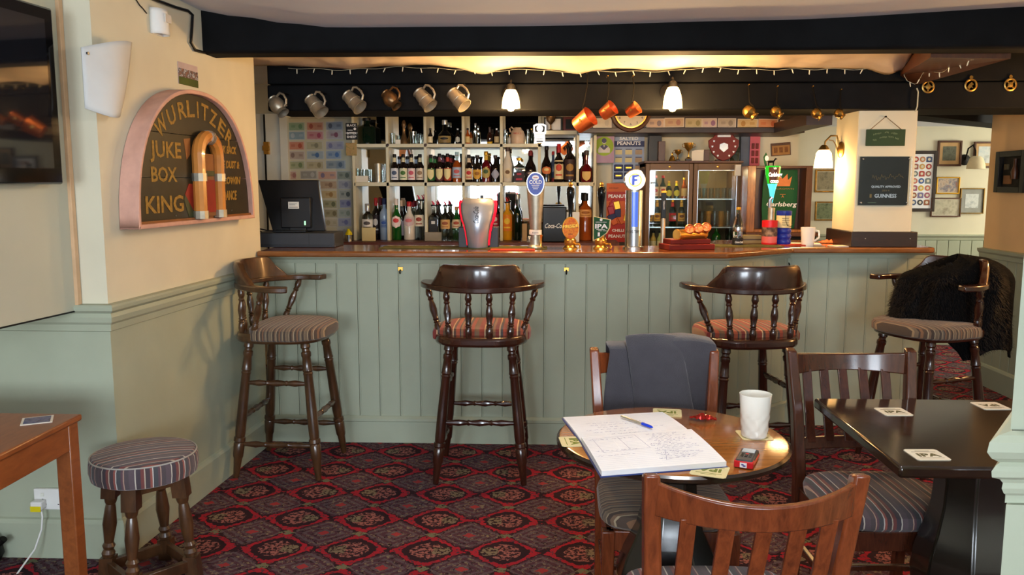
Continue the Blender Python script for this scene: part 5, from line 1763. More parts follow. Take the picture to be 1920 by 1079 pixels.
NOTES = [
    # x0, x1, yc, colour, portrait colour, words
    (541, 572, 237.5, (120, 160, 130), (90, 130, 100), 'green'), (575, 607, 237, (190, 120, 96), (150, 70, 60), 'brick red'), (611, 643, 236, (130, 150, 180), (80, 84, 100), 'blue-grey'),
    (541, 572, 254.5, (110, 150, 180), (190, 200, 206), 'sky blue'), (575, 607, 254, (196, 120, 134), (160, 60, 90), 'rose pink'), (611, 643, 253, (196, 180, 184), (130, 60, 80), 'pale pink'),
    (541, 571, 273.5, (196, 110, 84), (160, 70, 50), 'orange-red'), (574, 606, 273, (176, 174, 140), (120, 120, 100), 'pale olive'), (611, 645, 273, (160, 160, 190), (120, 120, 160), 'lilac-blue'),
    (541, 572, 291.5, (170, 150, 140), (120, 96, 90), 'brown-grey'), (575, 608, 291, (150, 176, 196), (50, 90, 150), 'pale blue with a dark blue portrait'), (611, 640, 290.5, (140, 166, 200), (70, 110, 170), 'mid blue'),
    (541, 572, 310, (150, 160, 120), (100, 120, 80), 'moss green'), (574, 608, 310, (176, 166, 130), (130, 120, 90), 'straw'), (611, 648, 309, (120, 140, 160), (80, 100, 120), 'steel blue'),
    (541, 556, 329, (190, 150, 140), (150, 100, 100), 'small pinkish'), (563, 595, 328, (130, 134, 134), (190, 190, 190), 'grey advert'), (596, 632, 329, (206, 150, 130), (110, 110, 150), 'salmon and violet'), (632, 658, 329, (140, 150, 134), (90, 100, 90), 'grey-green'),
    (600, 633, 347, (180, 150, 120), (130, 100, 80), 'tan'), (634, 659, 346.5, (176, 174, 186), (130, 130, 150), 'pale lilac'),
    (602, 633, 365, (200, 174, 120), (150, 110, 60), 'golden'), (636, 659, 364.5, (176, 180, 170), (60, 70, 70), 'white with a black portrait'),
    (605, 633, 383, (150, 150, 110), (90, 96, 70), 'olive'), (637, 659, 382, (140, 146, 190), (100, 100, 150), 'violet-blue'),
    (608, 634, 400.5, (150, 144, 110), (110, 100, 70), 'khaki'), (635, 659, 400, (180, 190, 176), (140, 150, 130), 'faint green'),
    (609, 634, 418, (190, 186, 160), (160, 150, 120), 'cream'), (634, 659, 417, (166, 166, 196), (110, 110, 160), 'pale violet'), (632, 650, 435, (206, 204, 196), (170, 170, 170), 'nearly white'),
]
rows_ = sorted(set(round(n[2] / 18) for n in NOTES))
for x0, x1, yc, col, col2, nm in NOTES:
    c, w_, h = onface(x0, yc - 8, x1, yc + 8, YD - .004)
    t = banknote(c, w_, h, col, col2, nm + ' banknote pinned on the cream board behind the till', 'banknotes pinned behind the till', R(rnd.uniform(-1.2, 1.2)), rnd.choice((-.25, .22, .24, .1)))
c, w_, h = onface(648, 231, 670, 262, YS - .008)
t = thing('pump_badge', 'black badge reading BLACK BITTER SHEEP at the top right of the note board', 'badge', c)
MB().box(-w_ / 2, w_ / 2, 0, .006, -h / 2, h / 2).build('plate', 'lettblack', t, bevel=.002)
for s_, z, hh in (('BLACK', .36, .018), ('BITTER', -.12, .018), ('SHEEP', -.34, .018)):
    text(t, s_, (0, -.0015, h * z), hh, 'lettwhite', w_ * .84, bold=.0005)
MB().lathe([(.010, 0), (.010, .001)], 10, Matrix.Translation((w_ * .3, -.0005, h * .15)) @ FACE).box(-.03, .01, -.0015, 0, h * .05, h * .09).build('sheep_mark', 'lettwhite', t)
MB().box(-w_ * .55, w_ * .55, -.002, 0, -h * .02 - .012, -h * .02 - .008).build('scroll', 'lettwhite', t)
c, w_, h = onface(648, 268, 669, 292, YS - .008)
t = thing('pump_badge', 'tan and green badge below the black one on the note board', 'badge', c)
MB().box(-w_ / 2, w_ / 2, 0, .005, -h / 2, h / 2).build('plate', print_mat('tan_badge_print', [(96, 110, 60), (170, 140, 90), (150, 120, 80)], 30), t, bevel=.003)

# ------------------------------------------------------------------ gantry over the back bar, with banknotes on its edge
YG = 6.20
zg0, zg1 = W(1300, 250, Y=YG).z, W(1300, 205, Y=YG).z
xg0, xg1 = W(1085, 240, Y=YG).x, W(1492, 240, Y=YG).x
gp = W(1492, 262, Z=zg0)
gt = thing('gantry_shelf', 'dark wooden gantry over the fridges with banknotes along its edge', 'shelf', (0, YG, zg0))
MB().box(xg0, xg1 + .04, 0, .04, .04, zg1 - zg0).build('fascia', 'plinth', gt)
MB().box(xg0, xg1 + .06, -.025, YB - YG - .02, 0, .04).build('shelf', 'plinth', gt, bevel=.004)
# arm of the gantry that comes forward towards the pillar
pa, pb = Vector((xg1, YG, 0)), Vector((W(1560, 240, Y=5.36).x, 5.36, 0))
d = (pb - pa).normalized()
n_ = Vector((d.y, -d.x, 0))
mb = MB()
q = [pa - n_ * .0, pb, pb + n_ * .16, pa + n_ * .16]
mb.prism([(v.x, v.y - YG) for v in q][::-1] if (q[1] - q[0]).cross(q[2] - q[1]).z < 0 else [(v.x, v.y - YG) for v in q], 0, .07)
mb.build('side_arm', 'plinth', gt)

GN = [(1112, 1147, 231, (206, 200, 190), (180, 176, 170), 'white certificate-like'), (1212, 1246, 231.5, (196, 160, 140), (110, 104, 120), 'pale salmon and grey'), (1246, 1283, 230, (186, 150, 120), (160, 110, 110), 'tan and mauve'), (1285, 1317, 231, (176, 160, 120), (130, 120, 80), 'olive tan'),
      (1317, 1344, 231, (196, 170, 170), (120, 80, 130), 'cream and violet'), (1346, 1380, 231, (170, 156, 144), (130, 120, 110), 'grey-beige'), (1383, 1421, 232, (206, 170, 110), (170, 120, 60), 'yellow'),
      (1422, 1459, 232, (206, 116, 66), (190, 90, 50), 'orange'), (1462, 1490, 234, (190, 130, 90), (150, 90, 60), 'brown-orange')]
for x0, x1, yc, col, col2, nm in GN:
    c, w_, h = onface(x0, yc - 9, x1, yc + 9, YG - .004)
    banknote(c, w_ * .99, h, col, col2, nm + ' banknote on the edge of the dark gantry above the fridges', 'banknotes along the gantry', R(rnd.uniform(-1, 1)), rnd.choice((-.22, .24, .2)))

p = W(1183, 209, Y=YG - .03)
ck = thing('wall_clock', 'round wall clock with a brown rim half hidden behind the black beam', 'clock', p)
rk = .150
MB().lathe([(rk, -.03), (rk, .0), (rk * .96, .018), (rk * .86, .022), (rk * .80, .012), (rk * .80, -.02)], 40, FACE).build('rim', 'brown_wood', ck)
MB().lathe([(rk * .81, .0), (rk * .81, .004)], 40, FACE).build('face', 'clockface', ck)
MB().lathe([(rk * .80, .004), (rk * .80, .008), (rk * .74, .008), (rk * .74, .004)], 40, FACE, cap=False).build('inner_ring', 'brass', ck)
for k in range(12):
    a = 2 * PI * k / 12
    text(ck, str(k or 12), (rk * .62 * math.sin(a), -.0055, rk * .62 * math.cos(a)), .018, 'lettblack')
for a, l in ((R(70), .07), (R(-130), .05)):
    MB().box(-.002, .002, -.001, .001, 0, l).build('hand', 'black', ck, loc=(0, -.0075, 0), rot=(0, a, 0))

# ------------------------------------------------------------------ bottle fridges
YR = 6.30
zf1 = W(1290, 306, Y=YR).z
zf0 = .74
MATF = pm('fridge_interior', (112, 88, 52), .5)  # amber reflection of the bar lamp is put into the liner colour
FR = [(1209, 1297, 'left'), (1300, 1388, 'right')]
fp = [onface(a, 300, b, 400, YR) for a, b, _ in FR]
x_l, x_r = W(1209, 380, Y=YR).x, W(1388, 380, Y=YR).x
fbx = thing('bottle_fridge', 'brown two-door glass-fronted bottle fridge behind the bar', 'fridge', ((x_l + x_r) / 2, YR, zf0))
hw, Hf = (x_r - x_l) / 2, zf1 - zf0
mb = MB()
mb.box(-hw, -hw + .02, .02, .44, 0, Hf).box(hw - .02, hw, .02, .44, 0, Hf).box(-hw, hw, .02, .44, Hf - .03, Hf).box(-hw, hw, .02, .44, 0, .05).box(-.012, .012, .02, .42, 0, Hf)
mb.build('cabinet', 'fridge', fbx, bevel=.003)
MB().box(-hw + .02, hw - .02, .40, .42, .05, Hf - .03).build('liner', MATF, fbx)
MB().box(-hw - .012, hw + .012, -.012, .44, Hf, Hf + .016).build('top_board', 'brown_wood', fbx, bevel=.003)
SHZ = [W(1250, 372.5, Y=YR + .1).z - zf0, W(1250, 425, Y=YR + .1).z - zf0, W(1250, 464, Y=YR + .1).z - zf0]
for s_ in (-1, 1):
    for z in SHZ:
        MB().box(min(s_ * .014, s_ * (hw - .022)), max(s_ * .014, s_ * (hw - .022)), .05, .38, z - .008, z).build('shelf', 'steel', fbx)
    x0, x1 = (-hw + .002, -.003) if s_ < 0 else (.003, hw - .002)
    mb = MB()
    fwid = .030
    mb.box(x0, x0 + fwid, -.012, .02, .0, Hf - .004).box(x1 - fwid, x1, -.012, .02, .0, Hf - .004).box(x0 + fwid, x1 - fwid, -.012, .02, Hf - .052, Hf - .004).box(x0 + fwid, x1 - fwid, -.012, .02, 0, .05)
    d_ = mb.build('door', 'fridge', fbx, bevel=.002)
    MB().box(x0 + fwid, x1 - fwid, .002, .006, .05, Hf - .052).build('pane', 'pane', d_)
    mb = MB()
    mb.box(x0 + fwid, x0 + fwid + .005, -.0135, -.011, .05, Hf - .052).box(x1 - fwid - .005, x1 - fwid, -.0135, -.011, .05, Hf - .052).box(x0 + fwid, x1 - fwid, -.0135, -.011, Hf - .057, Hf - .052)
    mb.build('gasket_trim', 'steel', d_)
    MB().lathe([(.009, 0), (.009, .004), (.004, .006)], 12, Matrix.Translation(((x0 + x1) / 2, -.012, Hf - .027)) @ FACE).build('lock', 'brass', d_)
for s_ in (-1, 1):
    x = fbx.location.x + s_ * hw / 2
    light('fridge_lamp', 'POINT', (x, YR + .10, zf1 - .06), 2.4 if s_ < 0 else 2.0, (1.0, .80, .45), .02)

GF = 'bottles in the left fridge'
z1, z2, z3 = (zf0 + z for z in SHZ)
for k, (px_, lb, cp, nm) in enumerate(((1217, (214, 180, 150), 'cap_red', 'cream'), (1229, (206, 170, 140), 'cap_red', 'cream'), (1243, (210, 176, 146), 'cap_red', 'cream'))):
    bottle(px_, 330, 11.5, z1, 'beer', 'dkgreenglass', ('leftmost', 'middle', 'right-hand')[k] + ' of the three red and cream labelled bottles on the top fridge shelf', lb, (.10, .52), 1.35, cap='cap_red', mark=(170, 40, 36), Y=YR + .08, group=GF)
for k, px_ in enumerate((1254.5, 1269)):
    bottle(px_, 340, 10.5, z1, 'beer', 'dkgreenglass', ('left', 'right')[k] + ' of the two yellow-necked bottles on the top fridge shelf', (196, 180, 60), (.12, .50), 1.2, 'oval', cap='cap_gold', neck=(206, 190, 40), Y=YR + .08, group=GF)
bottle(1283, 334, 11, z1, 'beer', 'amberglass', 'amber bottle at the right end of the top fridge shelf', (206, 170, 110), (.12, .5), 1.2, cap='cap_gold', Y=YR + .08, group=GF)
for k, (px_, lb, nk, nm) in enumerate(((1218.5, (206, 150, 30), (210, 150, 20), 'left of the two yellow-labelled bottles with gold necks'), (1233, (206, 150, 30), (210, 150, 20), 'right of the two yellow-labelled bottles with gold necks'),
                                       (1262, (180, 30, 40), (190, 40, 36), 'red-labelled bottle with a red neck'), (1279, (206, 150, 50), (220, 160, 40), 'gold-foiled dark bottle at the right end'))):
    bottle(px_, 374, 13, z2, 'beer', 'dkgreenglass', nm + ' on the middle fridge shelf', lb, (.20, .50), 1.35, cap='cap_gold', neck=nk, mark=(110, 60, 20), Y=YR + .08, group=GF)
for k, px_ in enumerate((1215, 1227, 1239.5)):
    bottle(px_, 434, 11, z3, 'mini', colm((190, 160, 90), .1) if k < 2 else colm((170, 176, 120), .1), ('left', 'middle', 'right')[k] + ' of the three pale mixer bottles on the bottom fridge shelf', (214, 200, 170), (.10, .42), 1.2, cap='cap_black', Y=YR + .06, group=GF)
GF2 = 'glasses in the right fridge'
for k, px_ in enumerate((1310, 1322, 1334, 1346, 1358, 1369)):
    tumbler(px_, 353, 9.5, YR + .10, z1, ('first', 'second', 'third', 'fourth', 'fifth', 'sixth')[k] + ' glass from the left on the top shelf of the right fridge', mat='clearglass', group=GF2)
for k, px_ in enumerate((1318, 1330, 1342, 1354, 1366)):
    tumbler(px_, 396, 10, YR + .10, z2, ('first', 'second', 'third', 'fourth', 'fifth')[k] + ' tall glass from the left on the middle shelf of the right fridge', mat=colm((150, 110, 60), .1) if k % 2 else 'clearglass', group=GF2)
bottle(1346, 425, 17, z3, 'wine', 'greenglass', 'green bottle on the bottom shelf of the right fridge', None, cap=None, Y=YR + .08, group='bottles in the right fridge')
bottle(1371, 428, 13, z3, 'wine', 'dkgreenglass', 'dark green bottle at the right of the bottom shelf in the right fridge', None, cap=None, Y=YR + .10, group='bottles in the right fridge')

# trophies and things on top of the fridge
ZT = zf1 + .017


def trophy(px_, ytop, wpx, label, mat='brass', Y=6.42):
    p = W(px_, 290, Y=Y)
    H = W(px_, ytop, Y=Y).z - ZT
    r = wpx / 2 / F * Y
    t = thing('trophy', label, 'trophy', (p.x, Y, ZT), 0, 'trophies on the fridge')
    MB().box(-r * .6, r * .6, -r * .6, r * .6, .0005, H * .14).build('plinth', 'plinth', t, bevel=.001)
    MB().lathe([(r * .5, H * .14), (r * .45, H * .18), (r * .12, H * .24), (r * .12, H * .5), (r * .25, H * .56), (r * .8, H * .72), (r, H), (r * .92, H), (r * .7, H * .74), (0, H * .62)], 18).build('cup', mat, t)
    for s_ in (-1, 1):
        MB().tube([(s_ * r * .75, 0, H * .72), (s_ * r * 1.25, 0, H * .78), (s_ * r * 1.3, 0, H * .92), (s_ * r * .97, 0, H * .95)], r * .07, 6).build('handle', mat, t)
    return t


trophy(1271, 281, 13, 'small brass trophy cup with dark markings on top of the fridge')
trophy(1291, 268, 18, 'taller gold trophy cup with a wide bowl on top of the fridge')
p = W(1261, 290, Y=6.45)
t = thing('brass_bell', 'little brass bell behind the small trophy on top of the fridge', 'bell', (p.x, 6.46, ZT))
MB().lathe([(.028, .001), (.026, .008), (.018, .03), (.012, .042), (0, .046)], 16).build('bell', 'brass', t)
MB().turned((0, 0, .044), (0, 0, .07), [(0, .004), (.5, .007), (1, .003)], 8).build('handle', 'brass', t)
t, w_, h = box_item('white_plaque', 'cream slanted plaque standing on the fridge beside the taller trophy', 'plaque', 1297, 284, 1319, 305, 6.40, .012, 'paper', ZT)
MB().prism([(-w_ / 2, h), (w_ / 2, h), (w_ / 2, h + .012), (-w_ / 4, h + .009)], -.011, -.001, FACE).build('cap', 'paper', t)
t, w_, h = box_item('photo_block', 'narrow dark framed block right of the slanted plaque on the fridge', 'frame', 1319, 281, 1330, 305, 6.44, .02, 'brown_wood', ZT)
c, w_, h = onface(1327, 254, 1383, 306, 6.50)
t = thing('shield_trophy', 'large maroon wooden shield trophy with silver badges on top of the fridge', 'trophy', (c.x, 6.48, ZT + .002))
sp = [(0, 0), (.2, .08), (.38, .28), (.48, .52), (.5, .74), (.36, .84), (.28, .95), (.0, 1.0), (-.28, .95), (-.36, .84), (-.5, .74), (-.48, .52), (-.38, .28), (-.2, .08)]
MB().prism([(x * w_, y * h) for x, y in sp], 0, .016, FACE).build('shield', 'maroon', t, bevel=.004)
MB().prism([(-.13 * w_, .60 * h), (-.14 * w_, .45 * h), (0, .32 * h), (.14 * w_, .45 * h), (.13 * w_, .60 * h), (0, .66 * h)][::-1], .016, .021, FACE).build('centre_badge', 'steel', t)
MB().box(-.21 * w_, .21 * w_, -.019, -.015, .86 * h, .93 * h).build('title_plate', 'cap_silver', t)
for k in range(11):
    a = R(-150 + 30 * k) - PI / 2 + PI
    a = R(205 + k * 13 * 1.0) if False else R(-60 + k * 30)
    x, z = .37 * w_ * math.sin(R(-150 + k * 30)), .52 * h + .38 * h * math.cos(R(-150 + k * 30)) * -1 * -1
    if z > .84 * h:
        continue
    MB().prism([(x - .03 * w_, z + .03 * h), (x - .025 * w_, z - .01 * h), (x, z - .04 * h), (x + .025 * w_, z - .01 * h), (x + .03 * w_, z + .03 * h)][::-1][::-1], .016, .019, FACE).build('small_badge', 'cap_silver', t)
MB().box(-.05, .05, .005, .06, -.001, .012).build('stand', 'plinth', t)
for px0, py0, px1, py1, mt, lab in ((1217, 254, 1240, 305, 'black', 'tall black box file standing at the left of the fridge top'), (1235, 265, 1247, 305, 'brown_wood', 'narrow brown box with a brass clip on the fridge top'), (1370, 275, 1386, 305, 'dkgreenglass', 'dark green box behind the maroon shield')):
    box_item('box_file', lab, 'box', px0, py0, px1, py1, 6.52 if mt != 'brown_wood' else 6.46, .08, mt, ZT)
box_item('counter_end_stack', 'stack of small boxes at the right side of the fridge', 'boxes', 1379, 309, 1389, 330, 6.26, .03, 'paper', W(1385, 330, Y=6.26).z)
bpy.data.objects['counter_end_stack'].name = 'label_holder'

# slate-blue strip and pink card right of the fridge
c, w_, h = onface(1388, 250, 1405, 330, 6.72)
struct(MB().box(c.x - w_ / 2, c.x + w_ / 2, 6.68, YB, .0, 2.0).build('trim_7', 'slateblue', None))
t, w_, h = box_item('nut_strip', 'pink hanging card of nut packets on the wall right of the fridge', 'snack card', 1407, 254, 1424, 311, 6.66, .004, 'dogcard')
for i in range(2):
    for j in range(3):
        MB().box(-w_ * .34 + i * w_ * .40, -w_ * .34 + i * w_ * .40 + w_ * .28, -.008, 0, h * (.08 + .24 * j), h * (.26 + .24 * j)).build('packet', 'maroon', t, bevel=.003)

# little framed picture on the bar's back wall
c, w_, h = onface(1446, 268, 1482, 292, 6.74)
t = thing('small_picture', 'small tilted brown framed print on the back wall above the oak cabinet', 'picture', (c.x, 6.735, c.z), rot=(0, R(-4.5), 0))
MB().box(-w_ / 2, w_ / 2, 0, .012, -h / 2, h / 2).build('frame', 'brown_wood', t, bevel=.002)
MB().box(-w_ / 2 + .008, w_ / 2 - .008, -.001, .002, -h / 2 + .006, h / 2 - .02).build('print', pm('tan_print_ground', (170, 124, 70), .6), t)
for k in range(3):
    MB().box(-w_ * .36 + k * w_ * .27, -w_ * .36 + k * w_ * .27 + w_ * .18, -.0018, 0, -h * .26, h * .16).build('printed_note', pm('brown_print', (130, 84, 44), .6, var=.3, sc=60), t)

# oak cabinet with a green enamel plaque leaning in it
YO = 6.05
c, w_, h = onface(1403, 311, 1519, 436, YO)
zo = c.z - h / 2
oc = thing('oak_cabinet', 'open-fronted oak cabinet with strong grain at the right of the bar back', 'cabinet', (c.x, YO, zo))
tw = .058
MB().box(-w_ / 2, -w_ / 2 + tw, 0, .20, 0, h).build('side', 'oak', oc, bevel=.003)
MB().box(w_ / 2 - .045, w_ / 2, 0, .20, 0, h).build('side', 'brown_wood', oc, bevel=.003)
MB().box(-w_ / 2 + tw, w_ / 2 - .045, 0, .20, h - .018, h).build('top', 'brown_wood', oc, bevel=.002)
MB().box(-w_ / 2 + tw, w_ / 2 - .045, 0, .20, 0, .02).build('bottom', 'oak', oc, bevel=.002)
MB().box(-w_ / 2 + tw, w_ / 2 - .045, .16, .19, .02, h - .018).build('back', 'brown_wood', oc)
MB().box(-w_ / 2 - .004, w_ / 2 + .06, -.02, .40, -.03, 0).build('ledge', 'brown_wood', oc, bevel=.003)
MB().box(-w_ / 2, w_ / 2 + .05, .02, .38, -zo, -.03).build('base', 'black', oc)
YP_ = YO + .10
c, w2, h2 = onface(1430, 315, 1493, 402, YP_)
gp_ = thing('enamel_plaque', 'dark green curved enamel plaque with an orange crown inside the oak cabinet', 'plaque', (c.x, YP_, zo + .022))
hp = h2 + (c.z - h2 / 2 - zo - .022)
ol = [(-.46, 0), (.44, 0), (.49, .35), (.5, .7), (.47, .97), (-.44, .97), (-.49, .7), (-.5, .35)]
MB().prism([(x * w2, y * hp) for x, y in ol], 0, .014, FACE).build('panel', 'carls', gp_, bevel=.003)
crown = [(-.20, .70), (.22, .70), (.27, .86), (.16, .80), (.14, .90), (.01, .82), (-.12, .90), (-.14, .80), (-.25, .86)]
MB().prism([(x * w2 + .012, y * hp) for x, y in crown], .0145, .016, FACE).build('crown', 'crown', gp_)
text(gp_, 'CROWN', (.035, -.0155, .655 * hp), .011, 'lettgold', w2 * .5)
text(gp_, 'Carlsberg', (.01, -.0155, .40 * hp), .034, 'lettwhite', w2 * .86, shear=.2, bold=.0006)
text(gp_, 'A', (.02, -.0155, .53 * hp), .018, 'crown')
MB().box(.0, .04, -.0156, -.0145, .563 * hp, .570 * hp).build('small_bar', 'crown', gp_)

# small dog figure standing on the cabinet
p = W(1446, 306, Y=YO + .05)
t = thing('dog_figure', 'tiny dark animal figure standing on top of the oak cabinet', 'ornament', (p.x, YO + .05, W(1446, 311, Y=YO).z + .003))
mb = MB()
mb.turned((-.022, 0, .026), (.020, 0, .028), [(0, .006), (.3, .009), (.8, .008), (1, .006)], 8)
for x in (-.018, .016):
    for y in (-.005, .005):
        mb.turned((x, y, .024), (x, y, -.002), [(0, .004), (1, .0025)], 6)
mb.turned((.018, 0, .030), (.030, 0, .048), [(0, .006), (1, .005)], 6).turned((.026, 0, .048), (.042, 0, .045), [(0, .006), (1, .003)], 6).turned((-.022, 0, .028), (-.034, 0, .042), [(0, .003), (1, .0015)], 6)
mb.build('body', 'iron', t)

# ------------------------------------------------------------------ tankards, copper measures and jugs hung from the big beam
YH = 4.80


def tankard(px_, py_, label, mat, kind=0, ang=44, sc_=1.0):
    """hung by its handle, base up left, mouth down right and a little to the viewer"""
    p = W(px_, py_, Y=YH)
    t = thing('tankard', label, 'tankard', p, 0, 'tankards hung on the beam')
    T = Matrix.Rotation(R(14), 4, 'Z') @ Matrix.Rotation(R(180 - ang), 4, 'Y')      # local +z (mouth) points down right
    T = Matrix.Rotation(R(-26), 4, 'Z') @ Matrix.Rotation(R(180 - ang), 4, 'Y')
    h = .104 * sc_
    if kind == 0:
        pr = [(0, -.5), (.38, -.5), (.40, -.47), (.36, -.42), (.40, -.2), (.42, 0), (.44, .3), (.47, .46), (.49, .5), (.45, .5), (.42, .3), (.36, -.4), (0, -.42)]
    else:
        pr = [(0, -.5), (.30, -.5), (.33, -.46), (.30, -.42), (.42, -.25), (.47, -.02), (.40, .2), (.31, .3), (.34, .46), (.37, .5), (.33, .5), (.28, .32), (.3, .2), (.4, 0), (0, -.4)]
    MB().lathe([(r * h * .92, z * h * 1.15) for r, z in pr], 24, T).build('body', mat, t)
    if kind == 0:
        MB().lathe([(.455 * h * .92, .05 * h), (.465 * h * .92, .07 * h), (.455 * h * .92, .09 * h)], 24, T).build('band', mat, t)
    hp_ = [(.42, -.40), (.62, -.42), (.78, -.25), (.80, .05), (.70, .28), (.46, .36)] if kind == 0 else [(.36, -.36), (.66, -.34), (.80, -.10), (.74, .16), (.56, .30), (.34, .32), (.5, .38)]
    mb = MB()
    mb.tube([T @ Vector((-x * h * .92, 0, z * h * 1.15)) for x, z in hp_], .0065 * sc_, 8)
    mb.build('handle', mat, t)
    hk = T @ Vector((-.79 * h * .92, 0, -.1 * h))
    MB().tube([(hk.x, YB2 - YH - .002, hk.z + .012), (hk.x, hk.y - .004, hk.z + .010), (hk.x, hk.y - .01, hk.z + .02)], .0025, 6).build('hook', 'iron', t)
    return t


tankard(521, 199, 'bulbous pewter tankard at the left end of the row on the black beam', 'pewter', 1)
tankard(592, 198, 'straight pewter tankard with a square handle, second in the row on the beam', 'pewter', 0)
tankard(663, 190, 'straight pewter tankard with a curled handle, third in the row on the beam', 'pewter', 0, 50)
tankard(733, 187, 'dull bronze bulbous tankard, fourth in the row on the beam', 'bronze', 1, 46, .95)
tankard(796, 186, 'pewter tankard with a long square handle, fifth in the row on the beam', 'pewter', 0)
tankard(859, 186, 'pewter tankard glowing gold beside the left beam lamp, last in the row', 'pewter', 0, 46)


def measure(px_, py_, wpx, hook, label, ang=58):
    p = W(px_, py_, Y=YH)
    hk = W(*hook, Y=YB2 - .012) - p
    t = thing('copper_measure', label, 'measure', p, 0, 'copper measures hung on the beam')
    r = wpx / 2 / F * YH
    T = Matrix.Rotation(R(-30), 4, 'Z') @ Matrix.Rotation(R(ang), 4, 'Y')
    MB().lathe([(0, -r * .92), (r * .74, -r * .92), (r * .78, -r * .88), (r * .98, r * .80), (r * 1.02, r * .85), (r * .97, r * .85), (r * .74, -r * .82), (0, -r * .84)][::-1], 28, T).build('cup', 'copper', t)
    T2 = T @ Matrix.Translation((0, 0, 0))
    a = T @ Vector((-r * .92, 0, r * .3))
    MB().prism([(-r * .22, 0), (0, -r * .1), (r * .22, 0), (r * .1, r * .12), (-r * .1, r * .12)], 0, .001, T @ Matrix.Translation((0, -r * .90, 0)) @ FACE).build('badge', 'brass', t)
    MB().tube([a, a + (hk - a) * .3 + Vector((.006, 0, 0)), a + (hk - a) * .7 + Vector((.008, 0, 0)), hk + Vector((0, 0, -.012)), hk, hk + Vector((-.008, -.008, -.004))], .0035, 6).build('long_handle', 'iron', t)
    MB().tube([hk + Vector((0, .014, 0)), hk + Vector((0, -.012, .004))], .003, 6).build('nail', 'brass', t)
    return t


measure(1095, 227, 38, (1102, 137), 'large copper measure with a long iron handle, left of the three')
measure(1140, 208, 29, (1140, 144), 'medium copper measure with a long iron handle, middle of the three')
measure(1187, 207, 25, (1187, 144), 'small copper measure with a long iron handle, right of the three')


def hung_jug(px_, py_, s_, hook, label):
    p = W(px_, py_, Y=YH)
    hk = W(*hook, Y=YB2 - .012) - p
    t = thing('brass_jug', label, 'jug', p, 0, 'brass jugs hung on the beam')
    r = s_ / 2 / F * YH
    T = Matrix.Rotation(R(-24), 4, 'Z') @ Matrix.Rotation(R(132), 4, 'Y')
    MB().lathe([(0, -r), (r * .5, -r), (r * .8, -r * .7), (r * .95, -r * .1), (r * .75, r * .4), (r * .55, r * .6), (r * .72, r), (r * .66, r), (r * .48, r * .6), (0, r * .3)], 22, T).build('body', 'oldbrass', t)
    a = T @ Vector((-r * .6, 0, -r * .6))
    MB().tube([T @ Vector((-r * .9, 0, -r * .2)), a + (hk - a) * .2, a + (hk - a) * .6, hk], [.006, .004, .004, .003], 6).build('strap', 'iron', t)
    MB().tube([hk + Vector((0, .014, 0)), hk + Vector((0, -.010, .004))], .003, 6).build('nail', 'brass', t)


hung_jug(1406, 211, 25, (1404, 160), 'largest brass jug hanging under the beam, left of the four')
hung_jug(1456, 211, 21, (1458, 163), 'brass jug hanging under the beam, second from the left of the four')
hung_jug(1532, 214, 20, (1524, 163), 'brass jug hanging under the beam, third of the four')
hung_jug(1574, 214, 18, (1577, 169), 'smallest brass jug hanging beside the pillar top')

# ------------------------------------------------------------------ wall lamps
def shade_mesh(r0, r1, h):
    return MB().lathe([(0, 0), (r0 * .7, 0), (r0 * 1.05, -h * .06), (r0 * 1.35, -h * .2), (r1 * .86, -h * .42), (r1 * .96, -h * .7), (r1, -h), (r1 * .95, -h), (r1 * .9, -h * .7), (r1 * .78, -h * .42), (r0, -h * .2), (0, -h * .08)], 28)


def beam_lamp(px_, py0, py1, wpx, label, power):
    Y = YB2 - .115
    a, b = W(px_, py0, Y=Y), W(px_, py1, Y=Y)
    t = thing('wall_lamp', label, 'lamp', (a.x, YB2 - .001, a.z), 0, 'lamps over the bar')
    h, r1 = a.z - b.z, wpx / 2 / F * Y
    MB().lathe([(.045, 0), (.045, .008), (.03, .018), (.012, .022)], 24, FACE).build('backplate', 'iron', t, loc=(-.012, 0, -.02))
    MB().tube([(-.012, -.02, -.02), (-.006, -.05, .03), (0, -.09, .05), (0, -.113, .035), (0, -.114, .0)], .006, 8).build('arm', 'iron', t)
    MB().lathe([(.012, .03), (.024, .02), (.028, -.004), (.020, -.006)][::-1], 18).build('cap', 'iron', t, loc=(0, -.114, 0))
    shade_mesh(r1 * .52, r1, h).build('shade', 'lampglass', t, loc=(0, -.114, 0))
    MB().lathe([(0, -h * .9), (.016, -h * .93), (.022, -h * 1.04), (.014, -h * 1.14), (0, -h * 1.17)][::-1], 14).build('bulb', 'lampglass', t, loc=(0, -.114, 0))
    light('lamp_bulb', 'POINT', (a.x, Y - .0, b.z - .075), power, WARM, .03)
    light('lamp_glow', 'POINT', (a.x, Y - .075, a.z - h * .4), power * .4, WARM, .04)
    return t


beam_lamp(958, 167, 203, 34, 'lit wall lamp on the black beam above the glass-shaped tap', 19)
beam_lamp(1262, 162, 203, 35, 'lit wall lamp on the black beam right of the copper measures', 24)

